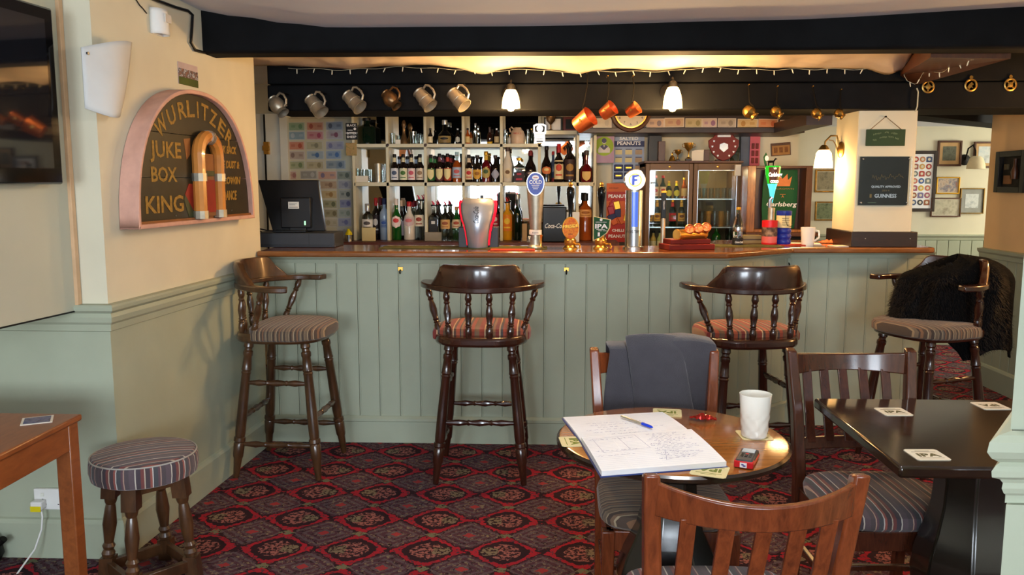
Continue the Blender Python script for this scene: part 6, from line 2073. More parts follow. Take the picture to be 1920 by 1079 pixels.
# lamp on the side of the pillar
pillar_x = W(1599, 440, Y=4.99).x
yl = W(1578, 281, X=pillar_x)
tl = thing('wall_lamp', 'lit wall lamp with a curved arm on the left side of the white pillar', 'lamp', (pillar_x, yl.y, yl.z), 0, 'lamps over the bar')
sa = W(1545, 280, Y=yl.y)
dx = sa.x - pillar_x
MB().lathe([(.05, 0), (.05, .008), (.03, .018), (.012, .022)], 24, Matrix.Rotation(-PI / 2, 4, 'Y')).build('backplate', 'oldbrass', tl)
mb = MB().tube([(-.015, 0, -.01), (-.022, 0, .05), (dx * .30, 0, .085), (dx * .65, 0, .085), (dx * .95, 0, .05), (dx, 0, .0)], .0055, 8)
mb.tube([(-.018, 0, -.03), (dx * .35, 0, .03), (dx * .5, 0, .055), (dx * .75, 0, .06)], .003, 6)
mb.build('arm', 'oldbrass', tl)
hh = sa.z - W(1545, 314, Y=yl.y).z
MB().lathe([(.012, .03), (.022, .02), (.034, .0), (.026, -.004)][::-1], 18).build('cap', 'oldbrass', tl, loc=(dx, 0, 0))
shade_mesh(.034, 33 / 2 / F * yl.y, hh).build('shade', 'lampglass', tl, loc=(dx, 0, 0))
light('lamp_bulb', 'POINT', (sa.x, yl.y, sa.z - hh - .03), 6, WARM, .03)
light('lamp_glow', 'POINT', (sa.x + .075, yl.y, sa.z - hh * .5), 2.0, WARM, .03)

dup(tl, (XR, 4.35, 1.78), 0, 'wall lamp on the right wall nearer the viewer than the shadow box picture')

# ------------------------------------------------------------------ horse brasses
for k, (px_, py_, lab) in enumerate(((1740, 163, 'horse brass disc nearest the pillar on the black beam'), (1820, 160, 'brightest ring-shaped horse brass, middle of three on the black beam'), (1894, 159, 'dull horse brass at the far right of the black beam'))):
    p = W(px_, py_, Y=YB2 - .002)
    t = thing('horse_brass', lab, 'horse brass', p, 0, 'horse brasses on the beam')
    r = .036
    MB().lathe([(r * .72, 0), (r * .72, .004), (r * .82, .006), (r, .004), (r, 0)], 28, FACE).build('ring', 'oldbrass', t)
    if k == 1:
        MB().prism([(-.5, -.3), (-.3, .1), (-.1, .3), (.1, .5), (.3, .35), (.5, .1), (.3, .05), (.2, -.1), (.5, -.5), (.1, -.3), (-.2, -.6)], 0, .004, FACE @ Matrix.Scale(r, 4)).build('horse', 'oldbrass', t)
    else:
        MB().lathe([(0, 0), (r * .45, 0), (r * .4, .005), (0, .007)], 18, FACE).build('boss', 'oldbrass', t)
        for a in range(4):
            MB().box(-.004, .004, -.004, 0, r * .3, r * .8, T=Matrix.Rotation(R(90 * a + 45 * (k == 2)), 4, 'Y')).build('spoke', 'oldbrass', t)
    MB().lathe([(.010, 0), (.010, .003), (.004, .003)], 14, Matrix.Translation((0, 0, r + .008)) @ FACE).build('hanger', 'oldbrass', t)

# ------------------------------------------------------------------ drape and fairy lights between the beams
DR = [(470, 123), (520, 123), (600, 126), (660, 130), (720, 124), (800, 121), (850, 126), (905, 139), (945, 130), (985, 126), (1040, 131), (1085, 138), (1120, 131), (1160, 128), (1240, 132), (1300, 126), (1380, 124), (1450, 127), (1560, 128), (1620, 129), (1665, 140), (1688, 133), (1700, 124)]


def drape(u, v):
    px_ = 468 + (1700 - 468) * u
    zb = W(px_, interp(px_, DR), Y=YB2 - .02).z
    x = W(px_, 125, Y=YB2 - .02 - .5 * (1 - v)).x
    s_ = math.sin(PI * v)
    cr = mnoise.noise(Vector((x * 9, v * 3.0, 0))) * .012 + mnoise.noise(Vector((x * 26, v * 5.0, 3))) * .005
    return (x, YB2 - .02 - .60 * (1 - v), 2.205 + (zb - 2.205) * v ** 1.3 - .012 * s_ + cr * (.3 + s_))


tag(MB().grid(drape, 150, 12).build('ceiling_drape', 'drape', None, solid=.004), 'crumpled white cloth tacked up between the two black beams', 'cloth')
fl = thing('fairy_lights', 'string of clear fairy lights looped along the edge of the white cloth', 'string lights', W(1100, 130, Y=YB2 - .05))
o0 = Vector(fl.location)
pts = []
FX = [(540, 128), (640, 131), (760, 126), (850, 130), (930, 133), (1000, 130), (1060, 136), (1120, 134), (1240, 134), (1330, 127), (1420, 131), (1520, 130), (1610, 130), (1680, 126), (1692, 132)]
for k in range(140):
    px_ = 540 + (1692 - 540) * k / 139
    pts.append(W(px_, interp(px_, FX) + 1.2 * math.sin(k * .7), Y=YB2 - .035) - o0)
FX2 = [(1692, 132), (1700, 152), (1716, 158), (1735, 134), (1765, 136), (1790, 120), (1826, 112)]
yy = [4.83, 4.82, 4.80, 4.70, 4.6, 4.45, 4.2]
for k in range(1, 30):
    s_ = 1692 + (1826 - 1692) * k / 29
    pts.append(W(s_, interp(s_, FX2), Y=interp(s_, list(zip([a for a, _ in FX2], yy)))) - o0)
MB().tube(pts, .0012, 5).build('wire', 'wirewhite', fl)
bm_ = None
for k in list(range(2, 138, 4)) + list(range(142, 168, 4)):
    p = pts[k]
    if bm_ is None:
        bm_ = MB().lathe([(0, 0), (.003, -.003), (.003, -.018), (.0022, -.026), (0, -.028)][::-1], 6).build('bulb', 'bulb', fl, p)
    else:
        b = bm_.copy()
        C.objects.link(b)
        b.location = p
        b.rotation_euler = (rnd.uniform(-.3, .3), rnd.uniform(-.5, .5), 0)
p = W(1719, 166, Y=YB2 - .01)
tag(MB().tube([p, p + Vector((.004, -.01, -.02)), p + Vector((.004, -.01, -.10)), p + Vector((0, 0, -.13))], .004, 6).build('cable', 'wirewhite', None), 'short pale cable running down the beam beside the pillar top', 'cable')

# ------------------------------------------------------------------ things standing on the counter
Yc = 4.78
# till
c, w_, h = onface(484, 338, 606, 434, 4.86)
tl_ = thing('till_screen', 'black till monitor seen from behind at the left end of the counter', 'till', (c.x, 4.86, ZC + .088))
base = ZC + .088
zb_, zt_ = W(540, 434, Y=4.86).z - base, W(540, 338, Y=4.86).z - base
q = [W(511, 434, Y=4.86).x - c.x, W(610, 434, Y=4.86).x - c.x, W(596, 338, Y=4.90).x - c.x, W(483, 338, Y=4.90).x - c.x]
mb = MB()
vs = []
for yo, k in ((0, 1.0), (.055, .97)):
    for i, (x, z) in enumerate(((q[0], zb_), (q[1], zb_), (q[2], zt_), (q[3], zt_))):
        vs.append((x * k, yo + (.04 if i > 1 else 0), z))
mb.add(vs, [(0, 1, 2, 3), (7, 6, 5, 4), (4, 5, 1, 0), (5, 6, 2, 1), (6, 7, 3, 2), (7, 4, 0, 3)]).build('housing', 'black', tl_, bevel=.006)
xm = (q[0] + q[1]) / 2
MB().box(xm - .10, xm + .08, -.022, .02, zb_ + .02, zb_ + .20).build('rear_cover', 'black', tl_, rot=(0, 0, 0), bevel=.006)
MB().box(xm - .05, xm + .05, -.02, .09, .0, zb_ + .03).build('stand', 'black', tl_, bevel=.004)
MB().box(-.10, .10, -.05, .14, .0005, .012).build('foot', 'black', tl_, bevel=.003)
st = MB().box(-.032, .032, -.001, 0, -.020, .020).build('sticker', 'paper', tl_, loc=(xm - .02, -.0225, zb_ + .155))
MB().box(-.026, .020, -.002, 0, .008, .010).box(-.026, .010, -.002, 0, .001, .003).box(-.026, .026, -.002, 0, -.013, -.010).build('sticker_print', 'lettblack', tl_, loc=(xm - .02, -.0225, zb_ + .155))
MB().box(-.004, .004, -.003, 0, -.012, .012).build('status_light', glow('green_status_light', (160, 255, 180), 1.0), tl_, loc=(xm + .045, -.0225, zb_ + .05))
c2_, w2, h2 = onface(476, 432, 628, 470, 4.80)
cd = thing('cash_drawer', 'dark grey cash drawer under the till monitor', 'cash drawer', (c2_.x, 4.80, ZC))
MB().box(-w2 / 2, w2 / 2, 0, .22, .0005, .086).build('body', 'grey', cd, bevel=.005)
MB().box(w2 * .18, w2 * .185, -.001, .02, .004, .08).box(-w2 / 2 + .01, w2 / 2 - .01, -.002, 0, .012, .016).build('seam', 'black', cd)
MB().tube([(-w2 / 2 + .03, .05, .088), (-w2 / 2 + .0, .02, .105), (-w2 / 2 + .03, .0, .11), (-w2 / 2 + .07, .03, .098), (-w2 / 2 + .12, .06, .092)], .004, 6).build('cable', 'black', cd)

# silver cola dispenser
c, w_, h = onface(862, 372, 930, 465, Yc)
cdp = thing('drink_dispenser', 'silver waisted cola dispenser with red lit sides on the counter', 'dispenser', (c.x, Yc, ZC))
H = W(896, 372, Y=Yc).z - ZC
wt = w_ / 2
PRF = [(.0, .58), (.12, .60), (.30, .66), (.45, .74), (.60, .88), (.75, .97), (.88, .99), (.96, .96), (1.0, .80)]


def dw(v):
    return interp(v, PRF) * wt


def face_(u, v):
    x = (u * 2 - 1)
    k = dw(v)
    return (x * k * .92, -.045 * (1 - x * x) - .030 * math.sin(PI * min(1, v * 1.05)) - .01 + .03 * max(0, v - .9) * 10 * .5, v * H)


MB().grid(face_, 16, 26).build('front_panel', 'silver', cdp, solid=.006)
for s_ in (-1, 1):
    MB().grid(lambda u, v: (s_ * (dw(.06 + .90 * v) * (.90 + .16 * u)), -.012 + .028 * u - .02 * math.sin(PI * v), (.06 + .90 * v) * H), 4, 24).build('lit_trim', 'redglow', cdp, solid=.006)
mb = MB()
mb.prism([(-wt * .62, 0), (wt * .62, 0), (wt * .62, H * .2), (wt * .9, H * .62), (wt * .93, H * .95), (-wt * .93, H * .95), (-wt * .9, H * .62), (-wt * .62, H * .2)], -.12, -.01, FACE)
mb.build('back_housing', 'grey', cdp, bevel=.006)
MB().box(-wt * 1.12, wt * 1.12, .03, .12, .0005, H * .42).build('base_block', 'grey', cdp, bevel=.004)
MB().box(.012, .030, .02, .05, H * .95, H * 1.06).build('top_knob', 'black', cdp, bevel=.003)
text(cdp, 'Coca-Cola', (-.002, -.0905, H * .67), .030, 'grey', H * .33, rot=(PI / 2, -PI / 2, 0), shear=.35, bold=.0006)

# tall glass-shaped tap fitting with a round cold badge
c, w_, h = onface(985, 320, 1023, 466, Yc)
tf = thing('beer_tap', 'glass-shaped silver tap fitting with a blue COLD badge on the counter', 'beer tap', (c.x, Yc, ZC), 0, 'beer taps on the counter')
zz = lambda py: W(1000, py, Y=Yc).z - ZC
xx = lambda px_: W(px_, 400, Y=Yc).x - c.x
rr_ = [(.046, 0), (.046, .012), (.034, .022), (.028, .07), (.026, zz(440)), (.032, zz(434)), (.033, zz(428)), (.040, zz(400)), (.048, zz(370)), (.052, zz(350))]
MB().lathe([(0, 0)] + rr_ + [(0, zz(350))], 26).build('column', 'pewter', tf)
MB().lathe([(.036, zz(440)), (.037, zz(436)), (.036, zz(431))], 26).build('collar', 'paper', tf)
text(tf, 'Extra', (0, -.0375, zz(436)), .008, 'lettblack', .035)
bz = zz(342)
ol = [(math.sin(2 * PI * k / 32) * .052, math.cos(2 * PI * k / 32) * .058 + .0) for k in range(32)]
ol = [(x, y if y > -.02 else y * 1.35) for x, y in ol][::-1]
MB().prism(ol, -.008, .008, Matrix.Translation((0, -.052, bz)) @ FACE).build('badge_rim', 'steel', tf, bevel=.002)
MB().prism([(x * .9, y * .9) for x, y in ol], .008, .0095, Matrix.Translation((0, -.052, bz)) @ FACE).build('badge_face', pm('badge_blue', (40, 66, 170), .3), tf)
MB().lathe([(.020, 0), (.020, .0012)], 16, Matrix.Translation((0, -.0615, bz + .026)) @ FACE, sy=.7).build('badge_emblem', 'lettwhite', tf)
MB().box(-.012, .012, -.0640, -.0630, bz + .024, bz + .028).build('emblem_bar', 'lettred', tf)
text(tf, 'COLD', (0, -.0625, bz + .000), .021, 'lettwhite', .072, bold=.001)
for k in range(3):
    MB().box(-.022 + .004 * k, .022 - .004 * k, -.0625, -.0615, bz - .019 - .010 * k, bz - .015 - .010 * k).build('small_print', 'lettwhite', tf)
MB().turned((.030, -.02, .0), (.034, -.03, zz(440)), [(0, .010), (.1, .012), (.3, .006), (.8, .006), (1, .009)], 10).build('spout', 'brass', tf)


def hand_pump(px_, label, ytop=345):
    p = W(px_, 345, Y=Yc)
    t = thing('hand_pump', label, 'hand pump', (p.x, Yc, ZC), 0, 'hand pumps on the counter')
    z = lambda py: W(px_, py, Y=Yc).z - ZC
    MB().lathe([(0, 0), (.044, 0), (.044, .006), (.036, .012), (.030, .02), (.034, .03), (.036, .05), (.028, .06), (.022, .075), (0, .08)], 24).build('base', 'brass', t)
    MB().lathe([(0, z(450)), (.014, z(450)), (.012, z(410)), (.011, z(400)), (.014, z(385)), (.020, z(370)), (.0235, z(362)), (.021, z(354)), (.015, z(350)), (0, z(350))], 22).build('handle', 'blackgloss', t)
    MB().lathe([(.010, z(354)), (.013, z(352)), (.010, z(349)), (.013, z(346)), (.010, z(343)), (0, z(341))], 18).build('finial', 'brass', t)
    MB().tube([(.03, -.02, .03), (.05, -.04, .03), (.055, -.05, .018), (.05, -.055, .004)], .006, 8).build('spout', 'brass', t)
    return t, z


hp1, z = hand_pump(1070, 'black-handled hand pump with an oval orange clip')
pc = hp1
cz, rx, rz = z(427), 15.5 / F * Yc, 20.5 / F * Yc
MB().lathe([(rx, 0), (rx, .006), (rx * .95, .008)], 32, Matrix.Translation((0, -.050, cz)) @ FACE @ Matrix.Diagonal((1, rz / rx, 1, 1))).build('clip_rim', 'cap_gold', pc)
MB().lathe([(rx * .93, .008), (rx * .93, .0085)], 32, Matrix.Translation((0, -.050, cz)) @ FACE @ Matrix.Diagonal((1, rz / rx, 1, 1))).build('clip_face', print_mat('fireside_print', [(190, 60, 36), (226, 140, 40), (206, 90, 40), (230, 170, 60)], 26, rough=.6), pc)
text(pc, 'FIRESIDE', (0, -.0595, cz + .008), .018, 'lettblack', rx * 1.75, rot=(PI / 2, R(-6), 0), bold=.0008)
text(pc, 'FIRESIDE', (-.0008, -.0600, cz + .0095), .018, 'cap_gold', rx * 1.72, rot=(PI / 2, R(-6), 0))
MB().box(-.014, .012, -.0595, -.0585, cz - .036, cz - .033).build('small_print', 'lettblack', pc)
hp2, z = hand_pump(1128, 'black-handled hand pump with a green IPA shield clip')
cz = z(426)
sx = 15.5 / F * Yc
ol = [(-.96, -1.62), (-.2, -1.30), (.55, -.72), (.92, 0), (.95, .75), (1.0, 1.0), (0, 1.2), (-1.0, 1.42)]
MB().prism([(x * sx * 1.06, y * sx * .95) for x, y in ol], 0, .006, Matrix.Translation((.003, -.050, cz)) @ FACE).build('clip_edge', 'cardmat', hp2, bevel=.001)
MB().prism([(x * sx * .95 - .003, y * sx * .90) for x, y in ol], .006, .008, Matrix.Translation((.003, -.050, cz)) @ FACE).build('clip_face', 'carls', hp2)
text(hp2, 'IPA', (-.004, -.0595, cz + .006), .026, 'lettwhite', sx * 1.5, bold=.0012)
text(hp2, 'GREENE KING', (-.004, -.0595, cz + .030), .006, 'lettwhite', sx * 1.3)
text(hp2, 'ABV 3.6%', (.004, -.0595, cz - .018), .006, 'lettwhite', sx * 1.0)
MB().box(-.030, .018, -.0595, -.0585, cz - .012, cz - .010).build('clip_print', 'lettwhite', hp2)
MB().lathe([(.008, 0), (.008, .001)], 10, Matrix.Translation((-.004, -.0585, cz + .044)) @ FACE).build('clip_print', 'lettwhite', hp2)
MB().box(-.022, -.010, -.0595, -.0585, cz - .05, cz - .028).build('clip_print', 'lettwhite', hp2)

# tall lit lager column with a round head
c, w_, h = onface(1172, 345, 1205, 465, Yc)
lc = thing('beer_tap', 'tall blue-lit steel beer column with a round white lens on top', 'beer tap', (c.x, Yc, ZC), 0, 'beer taps on the counter')
z = lambda py: W(1188, py, Y=Yc).z - ZC
rc = 16 / F * Yc
MB().lathe([(0, 0), (rc * 1.25, 0), (rc * 1.25, .012), (rc * 1.05, .014), (rc, .02), (rc, z(357)), (0, z(357))], 32).build('column', 'steel', lc)
MB().grid(lambda u, v: (rc * 1.012 * math.sin(-.35 + .7 * u), -rc * 1.012 * math.cos(-.35 + .7 * u), z(425) + (z(360) - z(425)) * v), 8, 2).build('lit_strip', 'bluelit', lc)
text(lc, "FOSTER'S", (0, -rc * 1.02, z(434)), .016, 'grey', rc * 1.9)
Tl = Matrix.Translation((0, -.02, z(338))) @ FACE
rl = 19.5 / F * Yc
MB().lathe([(rl, -.03), (rl, .012), (rl * .94, .016), (rl * .94, .012)], 36, Tl).build('lens_rim', 'steel', lc)
MB().lathe([(rl * .94, .010), (rl * .94, .012), (0, .013)], 36, Tl).build('lens', 'whitelit', lc)
MB().lathe([(rl * .62, .0135), (rl * .62, .0142)], 30, Tl).build('lens_ring', glow('yellow_lens_print', (240, 214, 80), .7), lc)
MB().lathe([(rl * .50, .0145), (rl * .50, .0152)], 30, Tl).build('lens_disc', glow('pale_lens_print', (250, 250, 250), .8), lc)
MB().box(-rl * .30, -rl * .05, .0156, .0163, -rl * .45, rl * .40, T=Matrix.Translation((0, -.02, z(338))) @ Matrix.Identity(4)).build('stub', 'blueplastic', lc)
bpy.data.objects.remove(lc.children[-1])
Fm = Tl @ Matrix.Translation((0, 0, .0152))
MB().prism([(-.30 * rl, -.46 * rl), (-.06 * rl, -.46 * rl), (-.06 * rl, -.10 * rl), (.20 * rl, -.06 * rl), (.20 * rl, .10 * rl), (-.06 * rl, .10 * rl), (-.06 * rl, .28 * rl), (.34 * rl, .34 * rl), (.34 * rl, .50 * rl), (-.30 * rl, .46 * rl)], 0, .0008, Fm).build('lens_letter', glow('blue_lens_print', (50, 80, 190), .5), lc)
MB().box(-.022, .022, -.05, -.035, .0005, .012).build('drip_badge', 'bluecover', lc, bevel=.002)

# red-brown plinth carrying a brass barrel with three cask lenses
c, w_, h = onface(1246, 420, 1345, 466, 4.74)
pl = thing('cask_display', 'brass barrel tap head with three glowing lenses on a dark red block', 'beer tap', (c.x, 4.74, ZC), R(14), 'beer taps on the counter')
MB().box(-w_ * .50, w_ * .42, -.05, .11, .0005, .032).build('block', 'maroon', pl, bevel=.004)
MB().box(-w_ * .44, w_ * .36, -.03, .09, .032, .060).build('block', 'maroon', pl, bevel=.004)
MB().turned((-w_ * .32, -.02, .085), (w_ * .36, .06, .088), [(0, .030), (.01, .033), (.04, .031), (.96, .031), (.99, .033), (1, .030)], 24).build('barrel', 'brass', pl)
for k, x in enumerate((-w_ * .05, w_ * .14, w_ * .32)):
    T = Matrix.Translation((x, -.012 + .012 * k, .115 + .004 * k)) @ Matrix.Rotation(R(-10), 4, 'Z') @ Matrix.Rotation(R(-28), 4, 'X') @ FACE
    MB().lathe([(.024, -.05), (.028, .0), (.028, .012), (.024, .014), (.024, .010)], 24, T).build('lens_cup', 'copper', pl)
    MB().lathe([(.024, .010), (.0, .0105)], 24, T).build('lens', print_mat('cask_lens_%s' % ('left', 'middle', 'right')[k], [(150, 50, 30), (240, 170, 110), (190, 70, 30), (214, 190, 160)], 45, rough=.2), pl)
# dark tap lever standing before it
p = W(1244, 450, Y=4.80)
tv = thing('tap_lever', 'slim dark tap lever with a gold tip left of the brass barrel', 'beer tap', (p.x, 4.83, ZC))
z = lambda py: W(1246, py, Y=4.83).z - ZC
MB().lathe([(0, 0), (.022, 0), (.02, .02), (.014, .04), (.012, z(410)), (0, z(408))], 16).build('column', 'pewter', tv)
MB().box(-.014, .014, -.008, .008, z(410), z(360)).build('lever', 'black', tv, bevel=.003)
MB().box(-.0145, .0145, -.0085, .0085, z(362), z(358)).build('tip', 'cap_gold', tv, bevel=.001)
text(tv, 'GAYMERS', (.002, -.0095, z(385)), .008, 'lettwhite', .05, rot=(PI / 2, -PI / 2, 0))

# glass cola bottle on the counter
p = W(1385, 455, Y=5.02)
cb = thing('glass_bottle', 'ribbed clear cola bottle tap standing near the bend of the counter', 'bottle', (p.x, 5.05, ZC))
H = W(1385, 389, Y=5.05).z - ZC
r = 9.5 / F * 5.05
MB().lathe([(0, 0), (r * .95, 0), (r, .01), (r * .92, H * .16), (r * .86, H * .24), (r * .95, H * .34), (r * 1.02, H * .46), (r * .95, H * .56), (r * .62, H * .72), (r * .42, H * .84), (r * .40, H * .97), (0, H)], 20).build('body', 'clearglass', cb)
MB().lathe([(r * 1.06, .002), (r * 1.04, H * .20)], 20).build('label', 'lettblack', cb)
MB().lathe([(r * .44, H * .93), (r * .48, H * .94), (r * .46, H * 1.0), (0, H * 1.01)], 16).build('cap', 'cap_gold', cb)
text(cb, 'Coca-Cola', (0, -r * 1.07, H * .10), .014, 'lettwhite', r * 1.5, shear=.35)
MB().lathe([(r * .99, H * .37), (r * 1.06, H * .42), (r * 1.0, H * .48)], 20).build('band', 'steel', cb)

# curved lager tap with a lit green head
p = W(1447, 460, Y=5.16)
ct2 = thing('beer_tap', 'slender curved tap with a lit green top and pale blue foot behind the charity tins', 'beer tap', (p.x, 5.20, ZC), 0, 'beer taps on the counter')
z = lambda py: W(1447, py, Y=5.20).z - ZC
MB().lathe([(0, 0), (.034, 0), (.032, .02), (.022, .05), (.020, z(400)), (.022, z(390)), (0, z(389))], 20).build('column', 'pewter', ct2)
MB().lathe([(0, z(382)), (.006, z(380)), (.020, z(356)), (.030, z(345)), (0, z(344))], 22).build('foot_glow', 'cyanlit', ct2)
MB().lathe([(.030, z(345)), (.044, z(325)), (.047, z(313)), (.043, z(311)), (0, z(311))], 22).build('head', 'greenlit', ct2)
MB().tube([(-.01, 0, z(395)), (-.012, -.006, z(375)), (0, -.01, z(370))], .012, 8).build('neck', 'steel', ct2)
MB().tube([(-.036, 0, z(320)), (-.048, 0, z(305)), (-.052, 0, z(295)), (-.044, 0, z(289)), (-.036, 0, z(294)), (-.038, 0, z(303))], [.006, .007, .009, .010, .009, .006], 8).build('lever', 'carls', ct2)
MB().lathe([(.012, 0), (.012, .002)], 12, Matrix.Translation((-.042, -.008, z(297))) @ FACE, sy=1.4).build('lever_badge', 'paperwhite', ct2)
MB().grid(lambda u, v: ((.036 + .0135 * v) * math.sin(-.8 + 1.6 * u), -(.036 + .0135 * v) * math.cos(-.8 + 1.6 * u), z(344) + (z(314) - z(344)) * v), 10, 3).build('dark_front', 'brown_wood', ct2)
text(ct2, 'Carlsberg', (0, -.052, z(328)), .024, 'whitelit', .082, shear=.2, bold=.0012)
text(ct2, 'COLD', (0, -.0445, z(341)), .015, 'whitelit', .05, bold=.0012)
MB().prism([(-.008, 0), (.008, 0), (.011, .012), (.004, .008), (0, .016), (-.004, .008), (-.011, .012)], 0, .001, Matrix.Translation((0, -.0505, z(318))) @ FACE).build('crown_mark', 'lettwhite', ct2)

# charity tins
c, w_, h = onface(1431, 411, 1458, 456, 5.08)
t = thing('collection_tin', 'red charity collection tin with a pale band on the counter', 'tin', (c.x, 5.10, ZC + .005), 0, 'charity tins')
r = w_ / 2
MB().lathe([(0, 0), (r * .97, 0), (r, .004), (r, h * .08)], 24).build('foot', 'redplastic', t)
MB().lathe([(r, h * .08), (r, h * .34)], 24).build('lower_band', pm('salmon_label', (206, 96, 90), .5), t)
MB().lathe([(r, h * .34), (r, h * .72)], 24).build('picture_band', print_mat('dark_photo_label', [(40, 28, 30), (90, 70, 60), (160, 130, 104)], 28), t)
MB().lathe([(r, h * .72), (r, h), (r * .9, h * 1.01), (0, h * 1.01)], 24).build('lid', 'redplastic', t)
c, w_, h = onface(1458, 393, 1484, 456, 5.10)
t = thing('collection_tin', 'blue ribbed charity collection tin with a cream label and cord on the counter', 'tin', (c.x, 5.12, ZC + .005), 0, 'charity tins')
r = w_ / 2
pr = [(0, 0), (r * .9, 0)]
for k in range(3):
    pr += [(r * 1.0, h * (.04 + .16 * k)), (r * 1.02, h * (.10 + .16 * k)), (r * .88, h * (.155 + .16 * k))]
pr += [(r * .98, h * .50), (0, h * .50)]
MB().lathe(pr, 24).build('ribbed_foot', 'blueplastic', t)
MB().lathe([(r * .96, h * .5), (r * .96, h * .86)], 24).build('label', 'cardmat', t)
MB().lathe([(r * .97, h * .86), (r * 1.0, h * .88), (r * 1.0, h * .99), (r * .9, h), (0, h)], 24).build('lid', 'blueplastic', t)
for k in range(4):
    MB().box(-r * .5, r * (.5 - .15 * (k % 2)), -r * .99, -r * .9, h * (.58 + .065 * k), h * (.59 + .065 * k)).build('label_print', 'lettblack', t)
MB().tube([(-r * .1, -r * .99, h * .92), (-r * .05, -r * 1.08, h * .7), (r * .2, -r * 1.1, h * .56), (r * .7, -r * .9, h * .54), (r * 1.1, -.0, h * .6), (r * 1.25, r * .2, h * .75)], .0018, 6).build('cord', 'black', t)

# mug, papers and oddments by the pillar
p = W(1517, 461, Z=ZC)
t = thing('mug', 'plain white mug on the bar counter left of the pillar', 'mug', (p.x, p.y + .03, ZC))
r = 13.5 / F * 5.1
H = W(1517, 427, Y=p.y).z - ZC
MB().lathe([(0, 0), (r * .78, 0), (r * .82, .004), (r, H), (r * .93, H), (r * .76, .01), (0, .008)], 26).build('body', 'ceramic', t)
MB().tube([(r * .8, -.015, H * .85), (r * 1.25, -.03, H * .8), (r * 1.3, -.03, H * .45), (r * .78, -.015, H * .25)], .006, 8).build('handle', 'ceramic', t)
p = W(1540, 449, Z=ZC)
t = thing('crisp_packet', 'crumpled orange packet on the counter behind the white mug', 'packet', (1.80, 5.30, ZC))
rr = random.Random(9)
MB().grid(lambda u, v: ((u - .5) * .11, (v - .5) * .08, .004 + rr.uniform(.0, .035) * math.sin(PI * u) * math.sin(PI * v)), 8, 6, sm=False).build('foil', pm('orange_packet', (214, 110, 60), .4, var=.2), t, solid=.0015)
t = thing('folded_cloth', 'folded black cloth on the counter against the pillar plinth', 'cloth', (1.99, 5.16, ZC))
MB().grid(lambda u, v: (.06 * math.cos(2 * PI * u) * math.cos(v * PI / 2) * 1.3, .05 * math.sin(2 * PI * u) * math.cos(v * PI / 2), .001 + .030 * math.sin(v * PI / 2) * (1 + .2 * math.sin(6 * PI * u))), 20, 6, closed_u=True).build('heap', 'black', t)
for (x, y, w1, d1, rz_, mt, lab) in ((1.80, 5.04, .15, .10, 8, 'paper', 'cream paper slip on the counter in front of the pillar plinth'), (1.62, 5.22, .2, .12, -12, 'paperwhite', 'white paper lying on the counter left of the mug'),
                                     (1.32, 5.40, .12, .06, 5, 'cardmat', 'small cream booklet stack behind the glass cola bottle')):
    tag(MB().box(-w1 / 2, w1 / 2, -d1 / 2, d1 / 2, .0005, .003 if 'stack' not in lab else .03).build('paper_slip', mt, None, (x, y, ZC), (0, 0, R(rz_))), lab, 'paper')
c, w_, h = onface(1395, 442, 1430, 458, 5.22)
t = thing('box', 'small olive-grey box on the counter beside the red charity tin', 'box', (c.x, 5.24, ZC))
MB().box(-w_ / 2, w_ / 2, 0, .08, .0005, .05).build('body', pm('olive_grey_box', (124, 112, 80), .6), t, bevel=.002)
MB().box(-w_ / 2 - .001, w_ / 2 + .001, -.002, .082, .022, .028).build('lid_line', 'cap_brown', t)

# ------------------------------------------------------------------ signs on the pillar
Yp = 4.985
c, w_, h = onface(1624, 243, 1695, 274, Yp)
t = thing('hanging_sign', 'dark green hanging sign with faded lettering on the pillar', 'sign', c)
MB().box(-w_ / 2, w_ / 2, -.012, 0, -h / 2, h / 2).build('board', 'darkgreenboard', t, bevel=.002)
rr = random.Random(21)
for xq, zq, ww, tl_a in ((-.22, .24, .22, -12), (.02, .32, .10, 0), (.22, .25, .16, 10), (-.06, .02, .20, -6), (.14, .04, .14, 4), (.29, -.06, .10, 14), (-.28, -.14, .10, 4)):
    mb = MB()                                        # lettering worn away to faint strokes
    n_ = int(ww * 40)
    for k in range(n_):
        xx_ = (k / n_ - .5) * w_ * ww
        mb.box(xx_, xx_ + .0022, -.0128, -.012, -.004 + rr.uniform(-.002, .002), .004 + rr.uniform(-.002, .002))
    mb.build('worn_lettering', 'chalk', t, loc=(w_ * xq, 0, h * zq), rot=(0, R(tl_a), 0))['kind'] = 'stuff'
nail = W(1660, 219, Y=Yp) - c
MB().tube([(-w_ * .42, -.006, h * .45), (nail.x, -.008, nail.z), (w_ * .42, -.006, h * .45)], .0018, 6).build('cord', 'bronze', t)
MB().lathe([(.005, 0), (.005, .012)], 8, Matrix.Translation((nail.x, .0, nail.z)) @ FACE).build('nail', 'iron', t)
c, w_, h = onface(1611, 294, 1704, 385, Yp)
t = thing('quality_plaque', 'square black acrylic plaque screwed to the front of the pillar', 'plaque', c)
MB().box(-w_ / 2 + .006, w_ / 2 - .014, -.006, 0, -h / 2, h / 2).build('panel', 'plaque', t)
MB().box(-w_ / 2, w_ / 2, -.012, -.0065, -h / 2 - .002, h / 2 + .002).build('clear_sheet', 'acrylic', t)
for i in (-1, 1):
    for j in (-1, 1):
        MB().lathe([(.006, 0), (.006, .004), (.003, .006)], 10, Matrix.Translation((i * w_ * .44, -.0115, j * h * .45)) @ FACE).build('screw', 'steel', t)
text(t, 'QUALITY APPROVED', (.01, -.0068, -h * .12), .0125, 'lettwhite', w_ * .56, bold=.0005)
text(t, '2014', (.01, -.0068, -h * .20), .010, 'lettgold', w_ * .14)
text(t, 'GUINNESS', (.01, -.0068, -h * .31), .022, 'lettwhite', w_ * .42, bold=.0008)
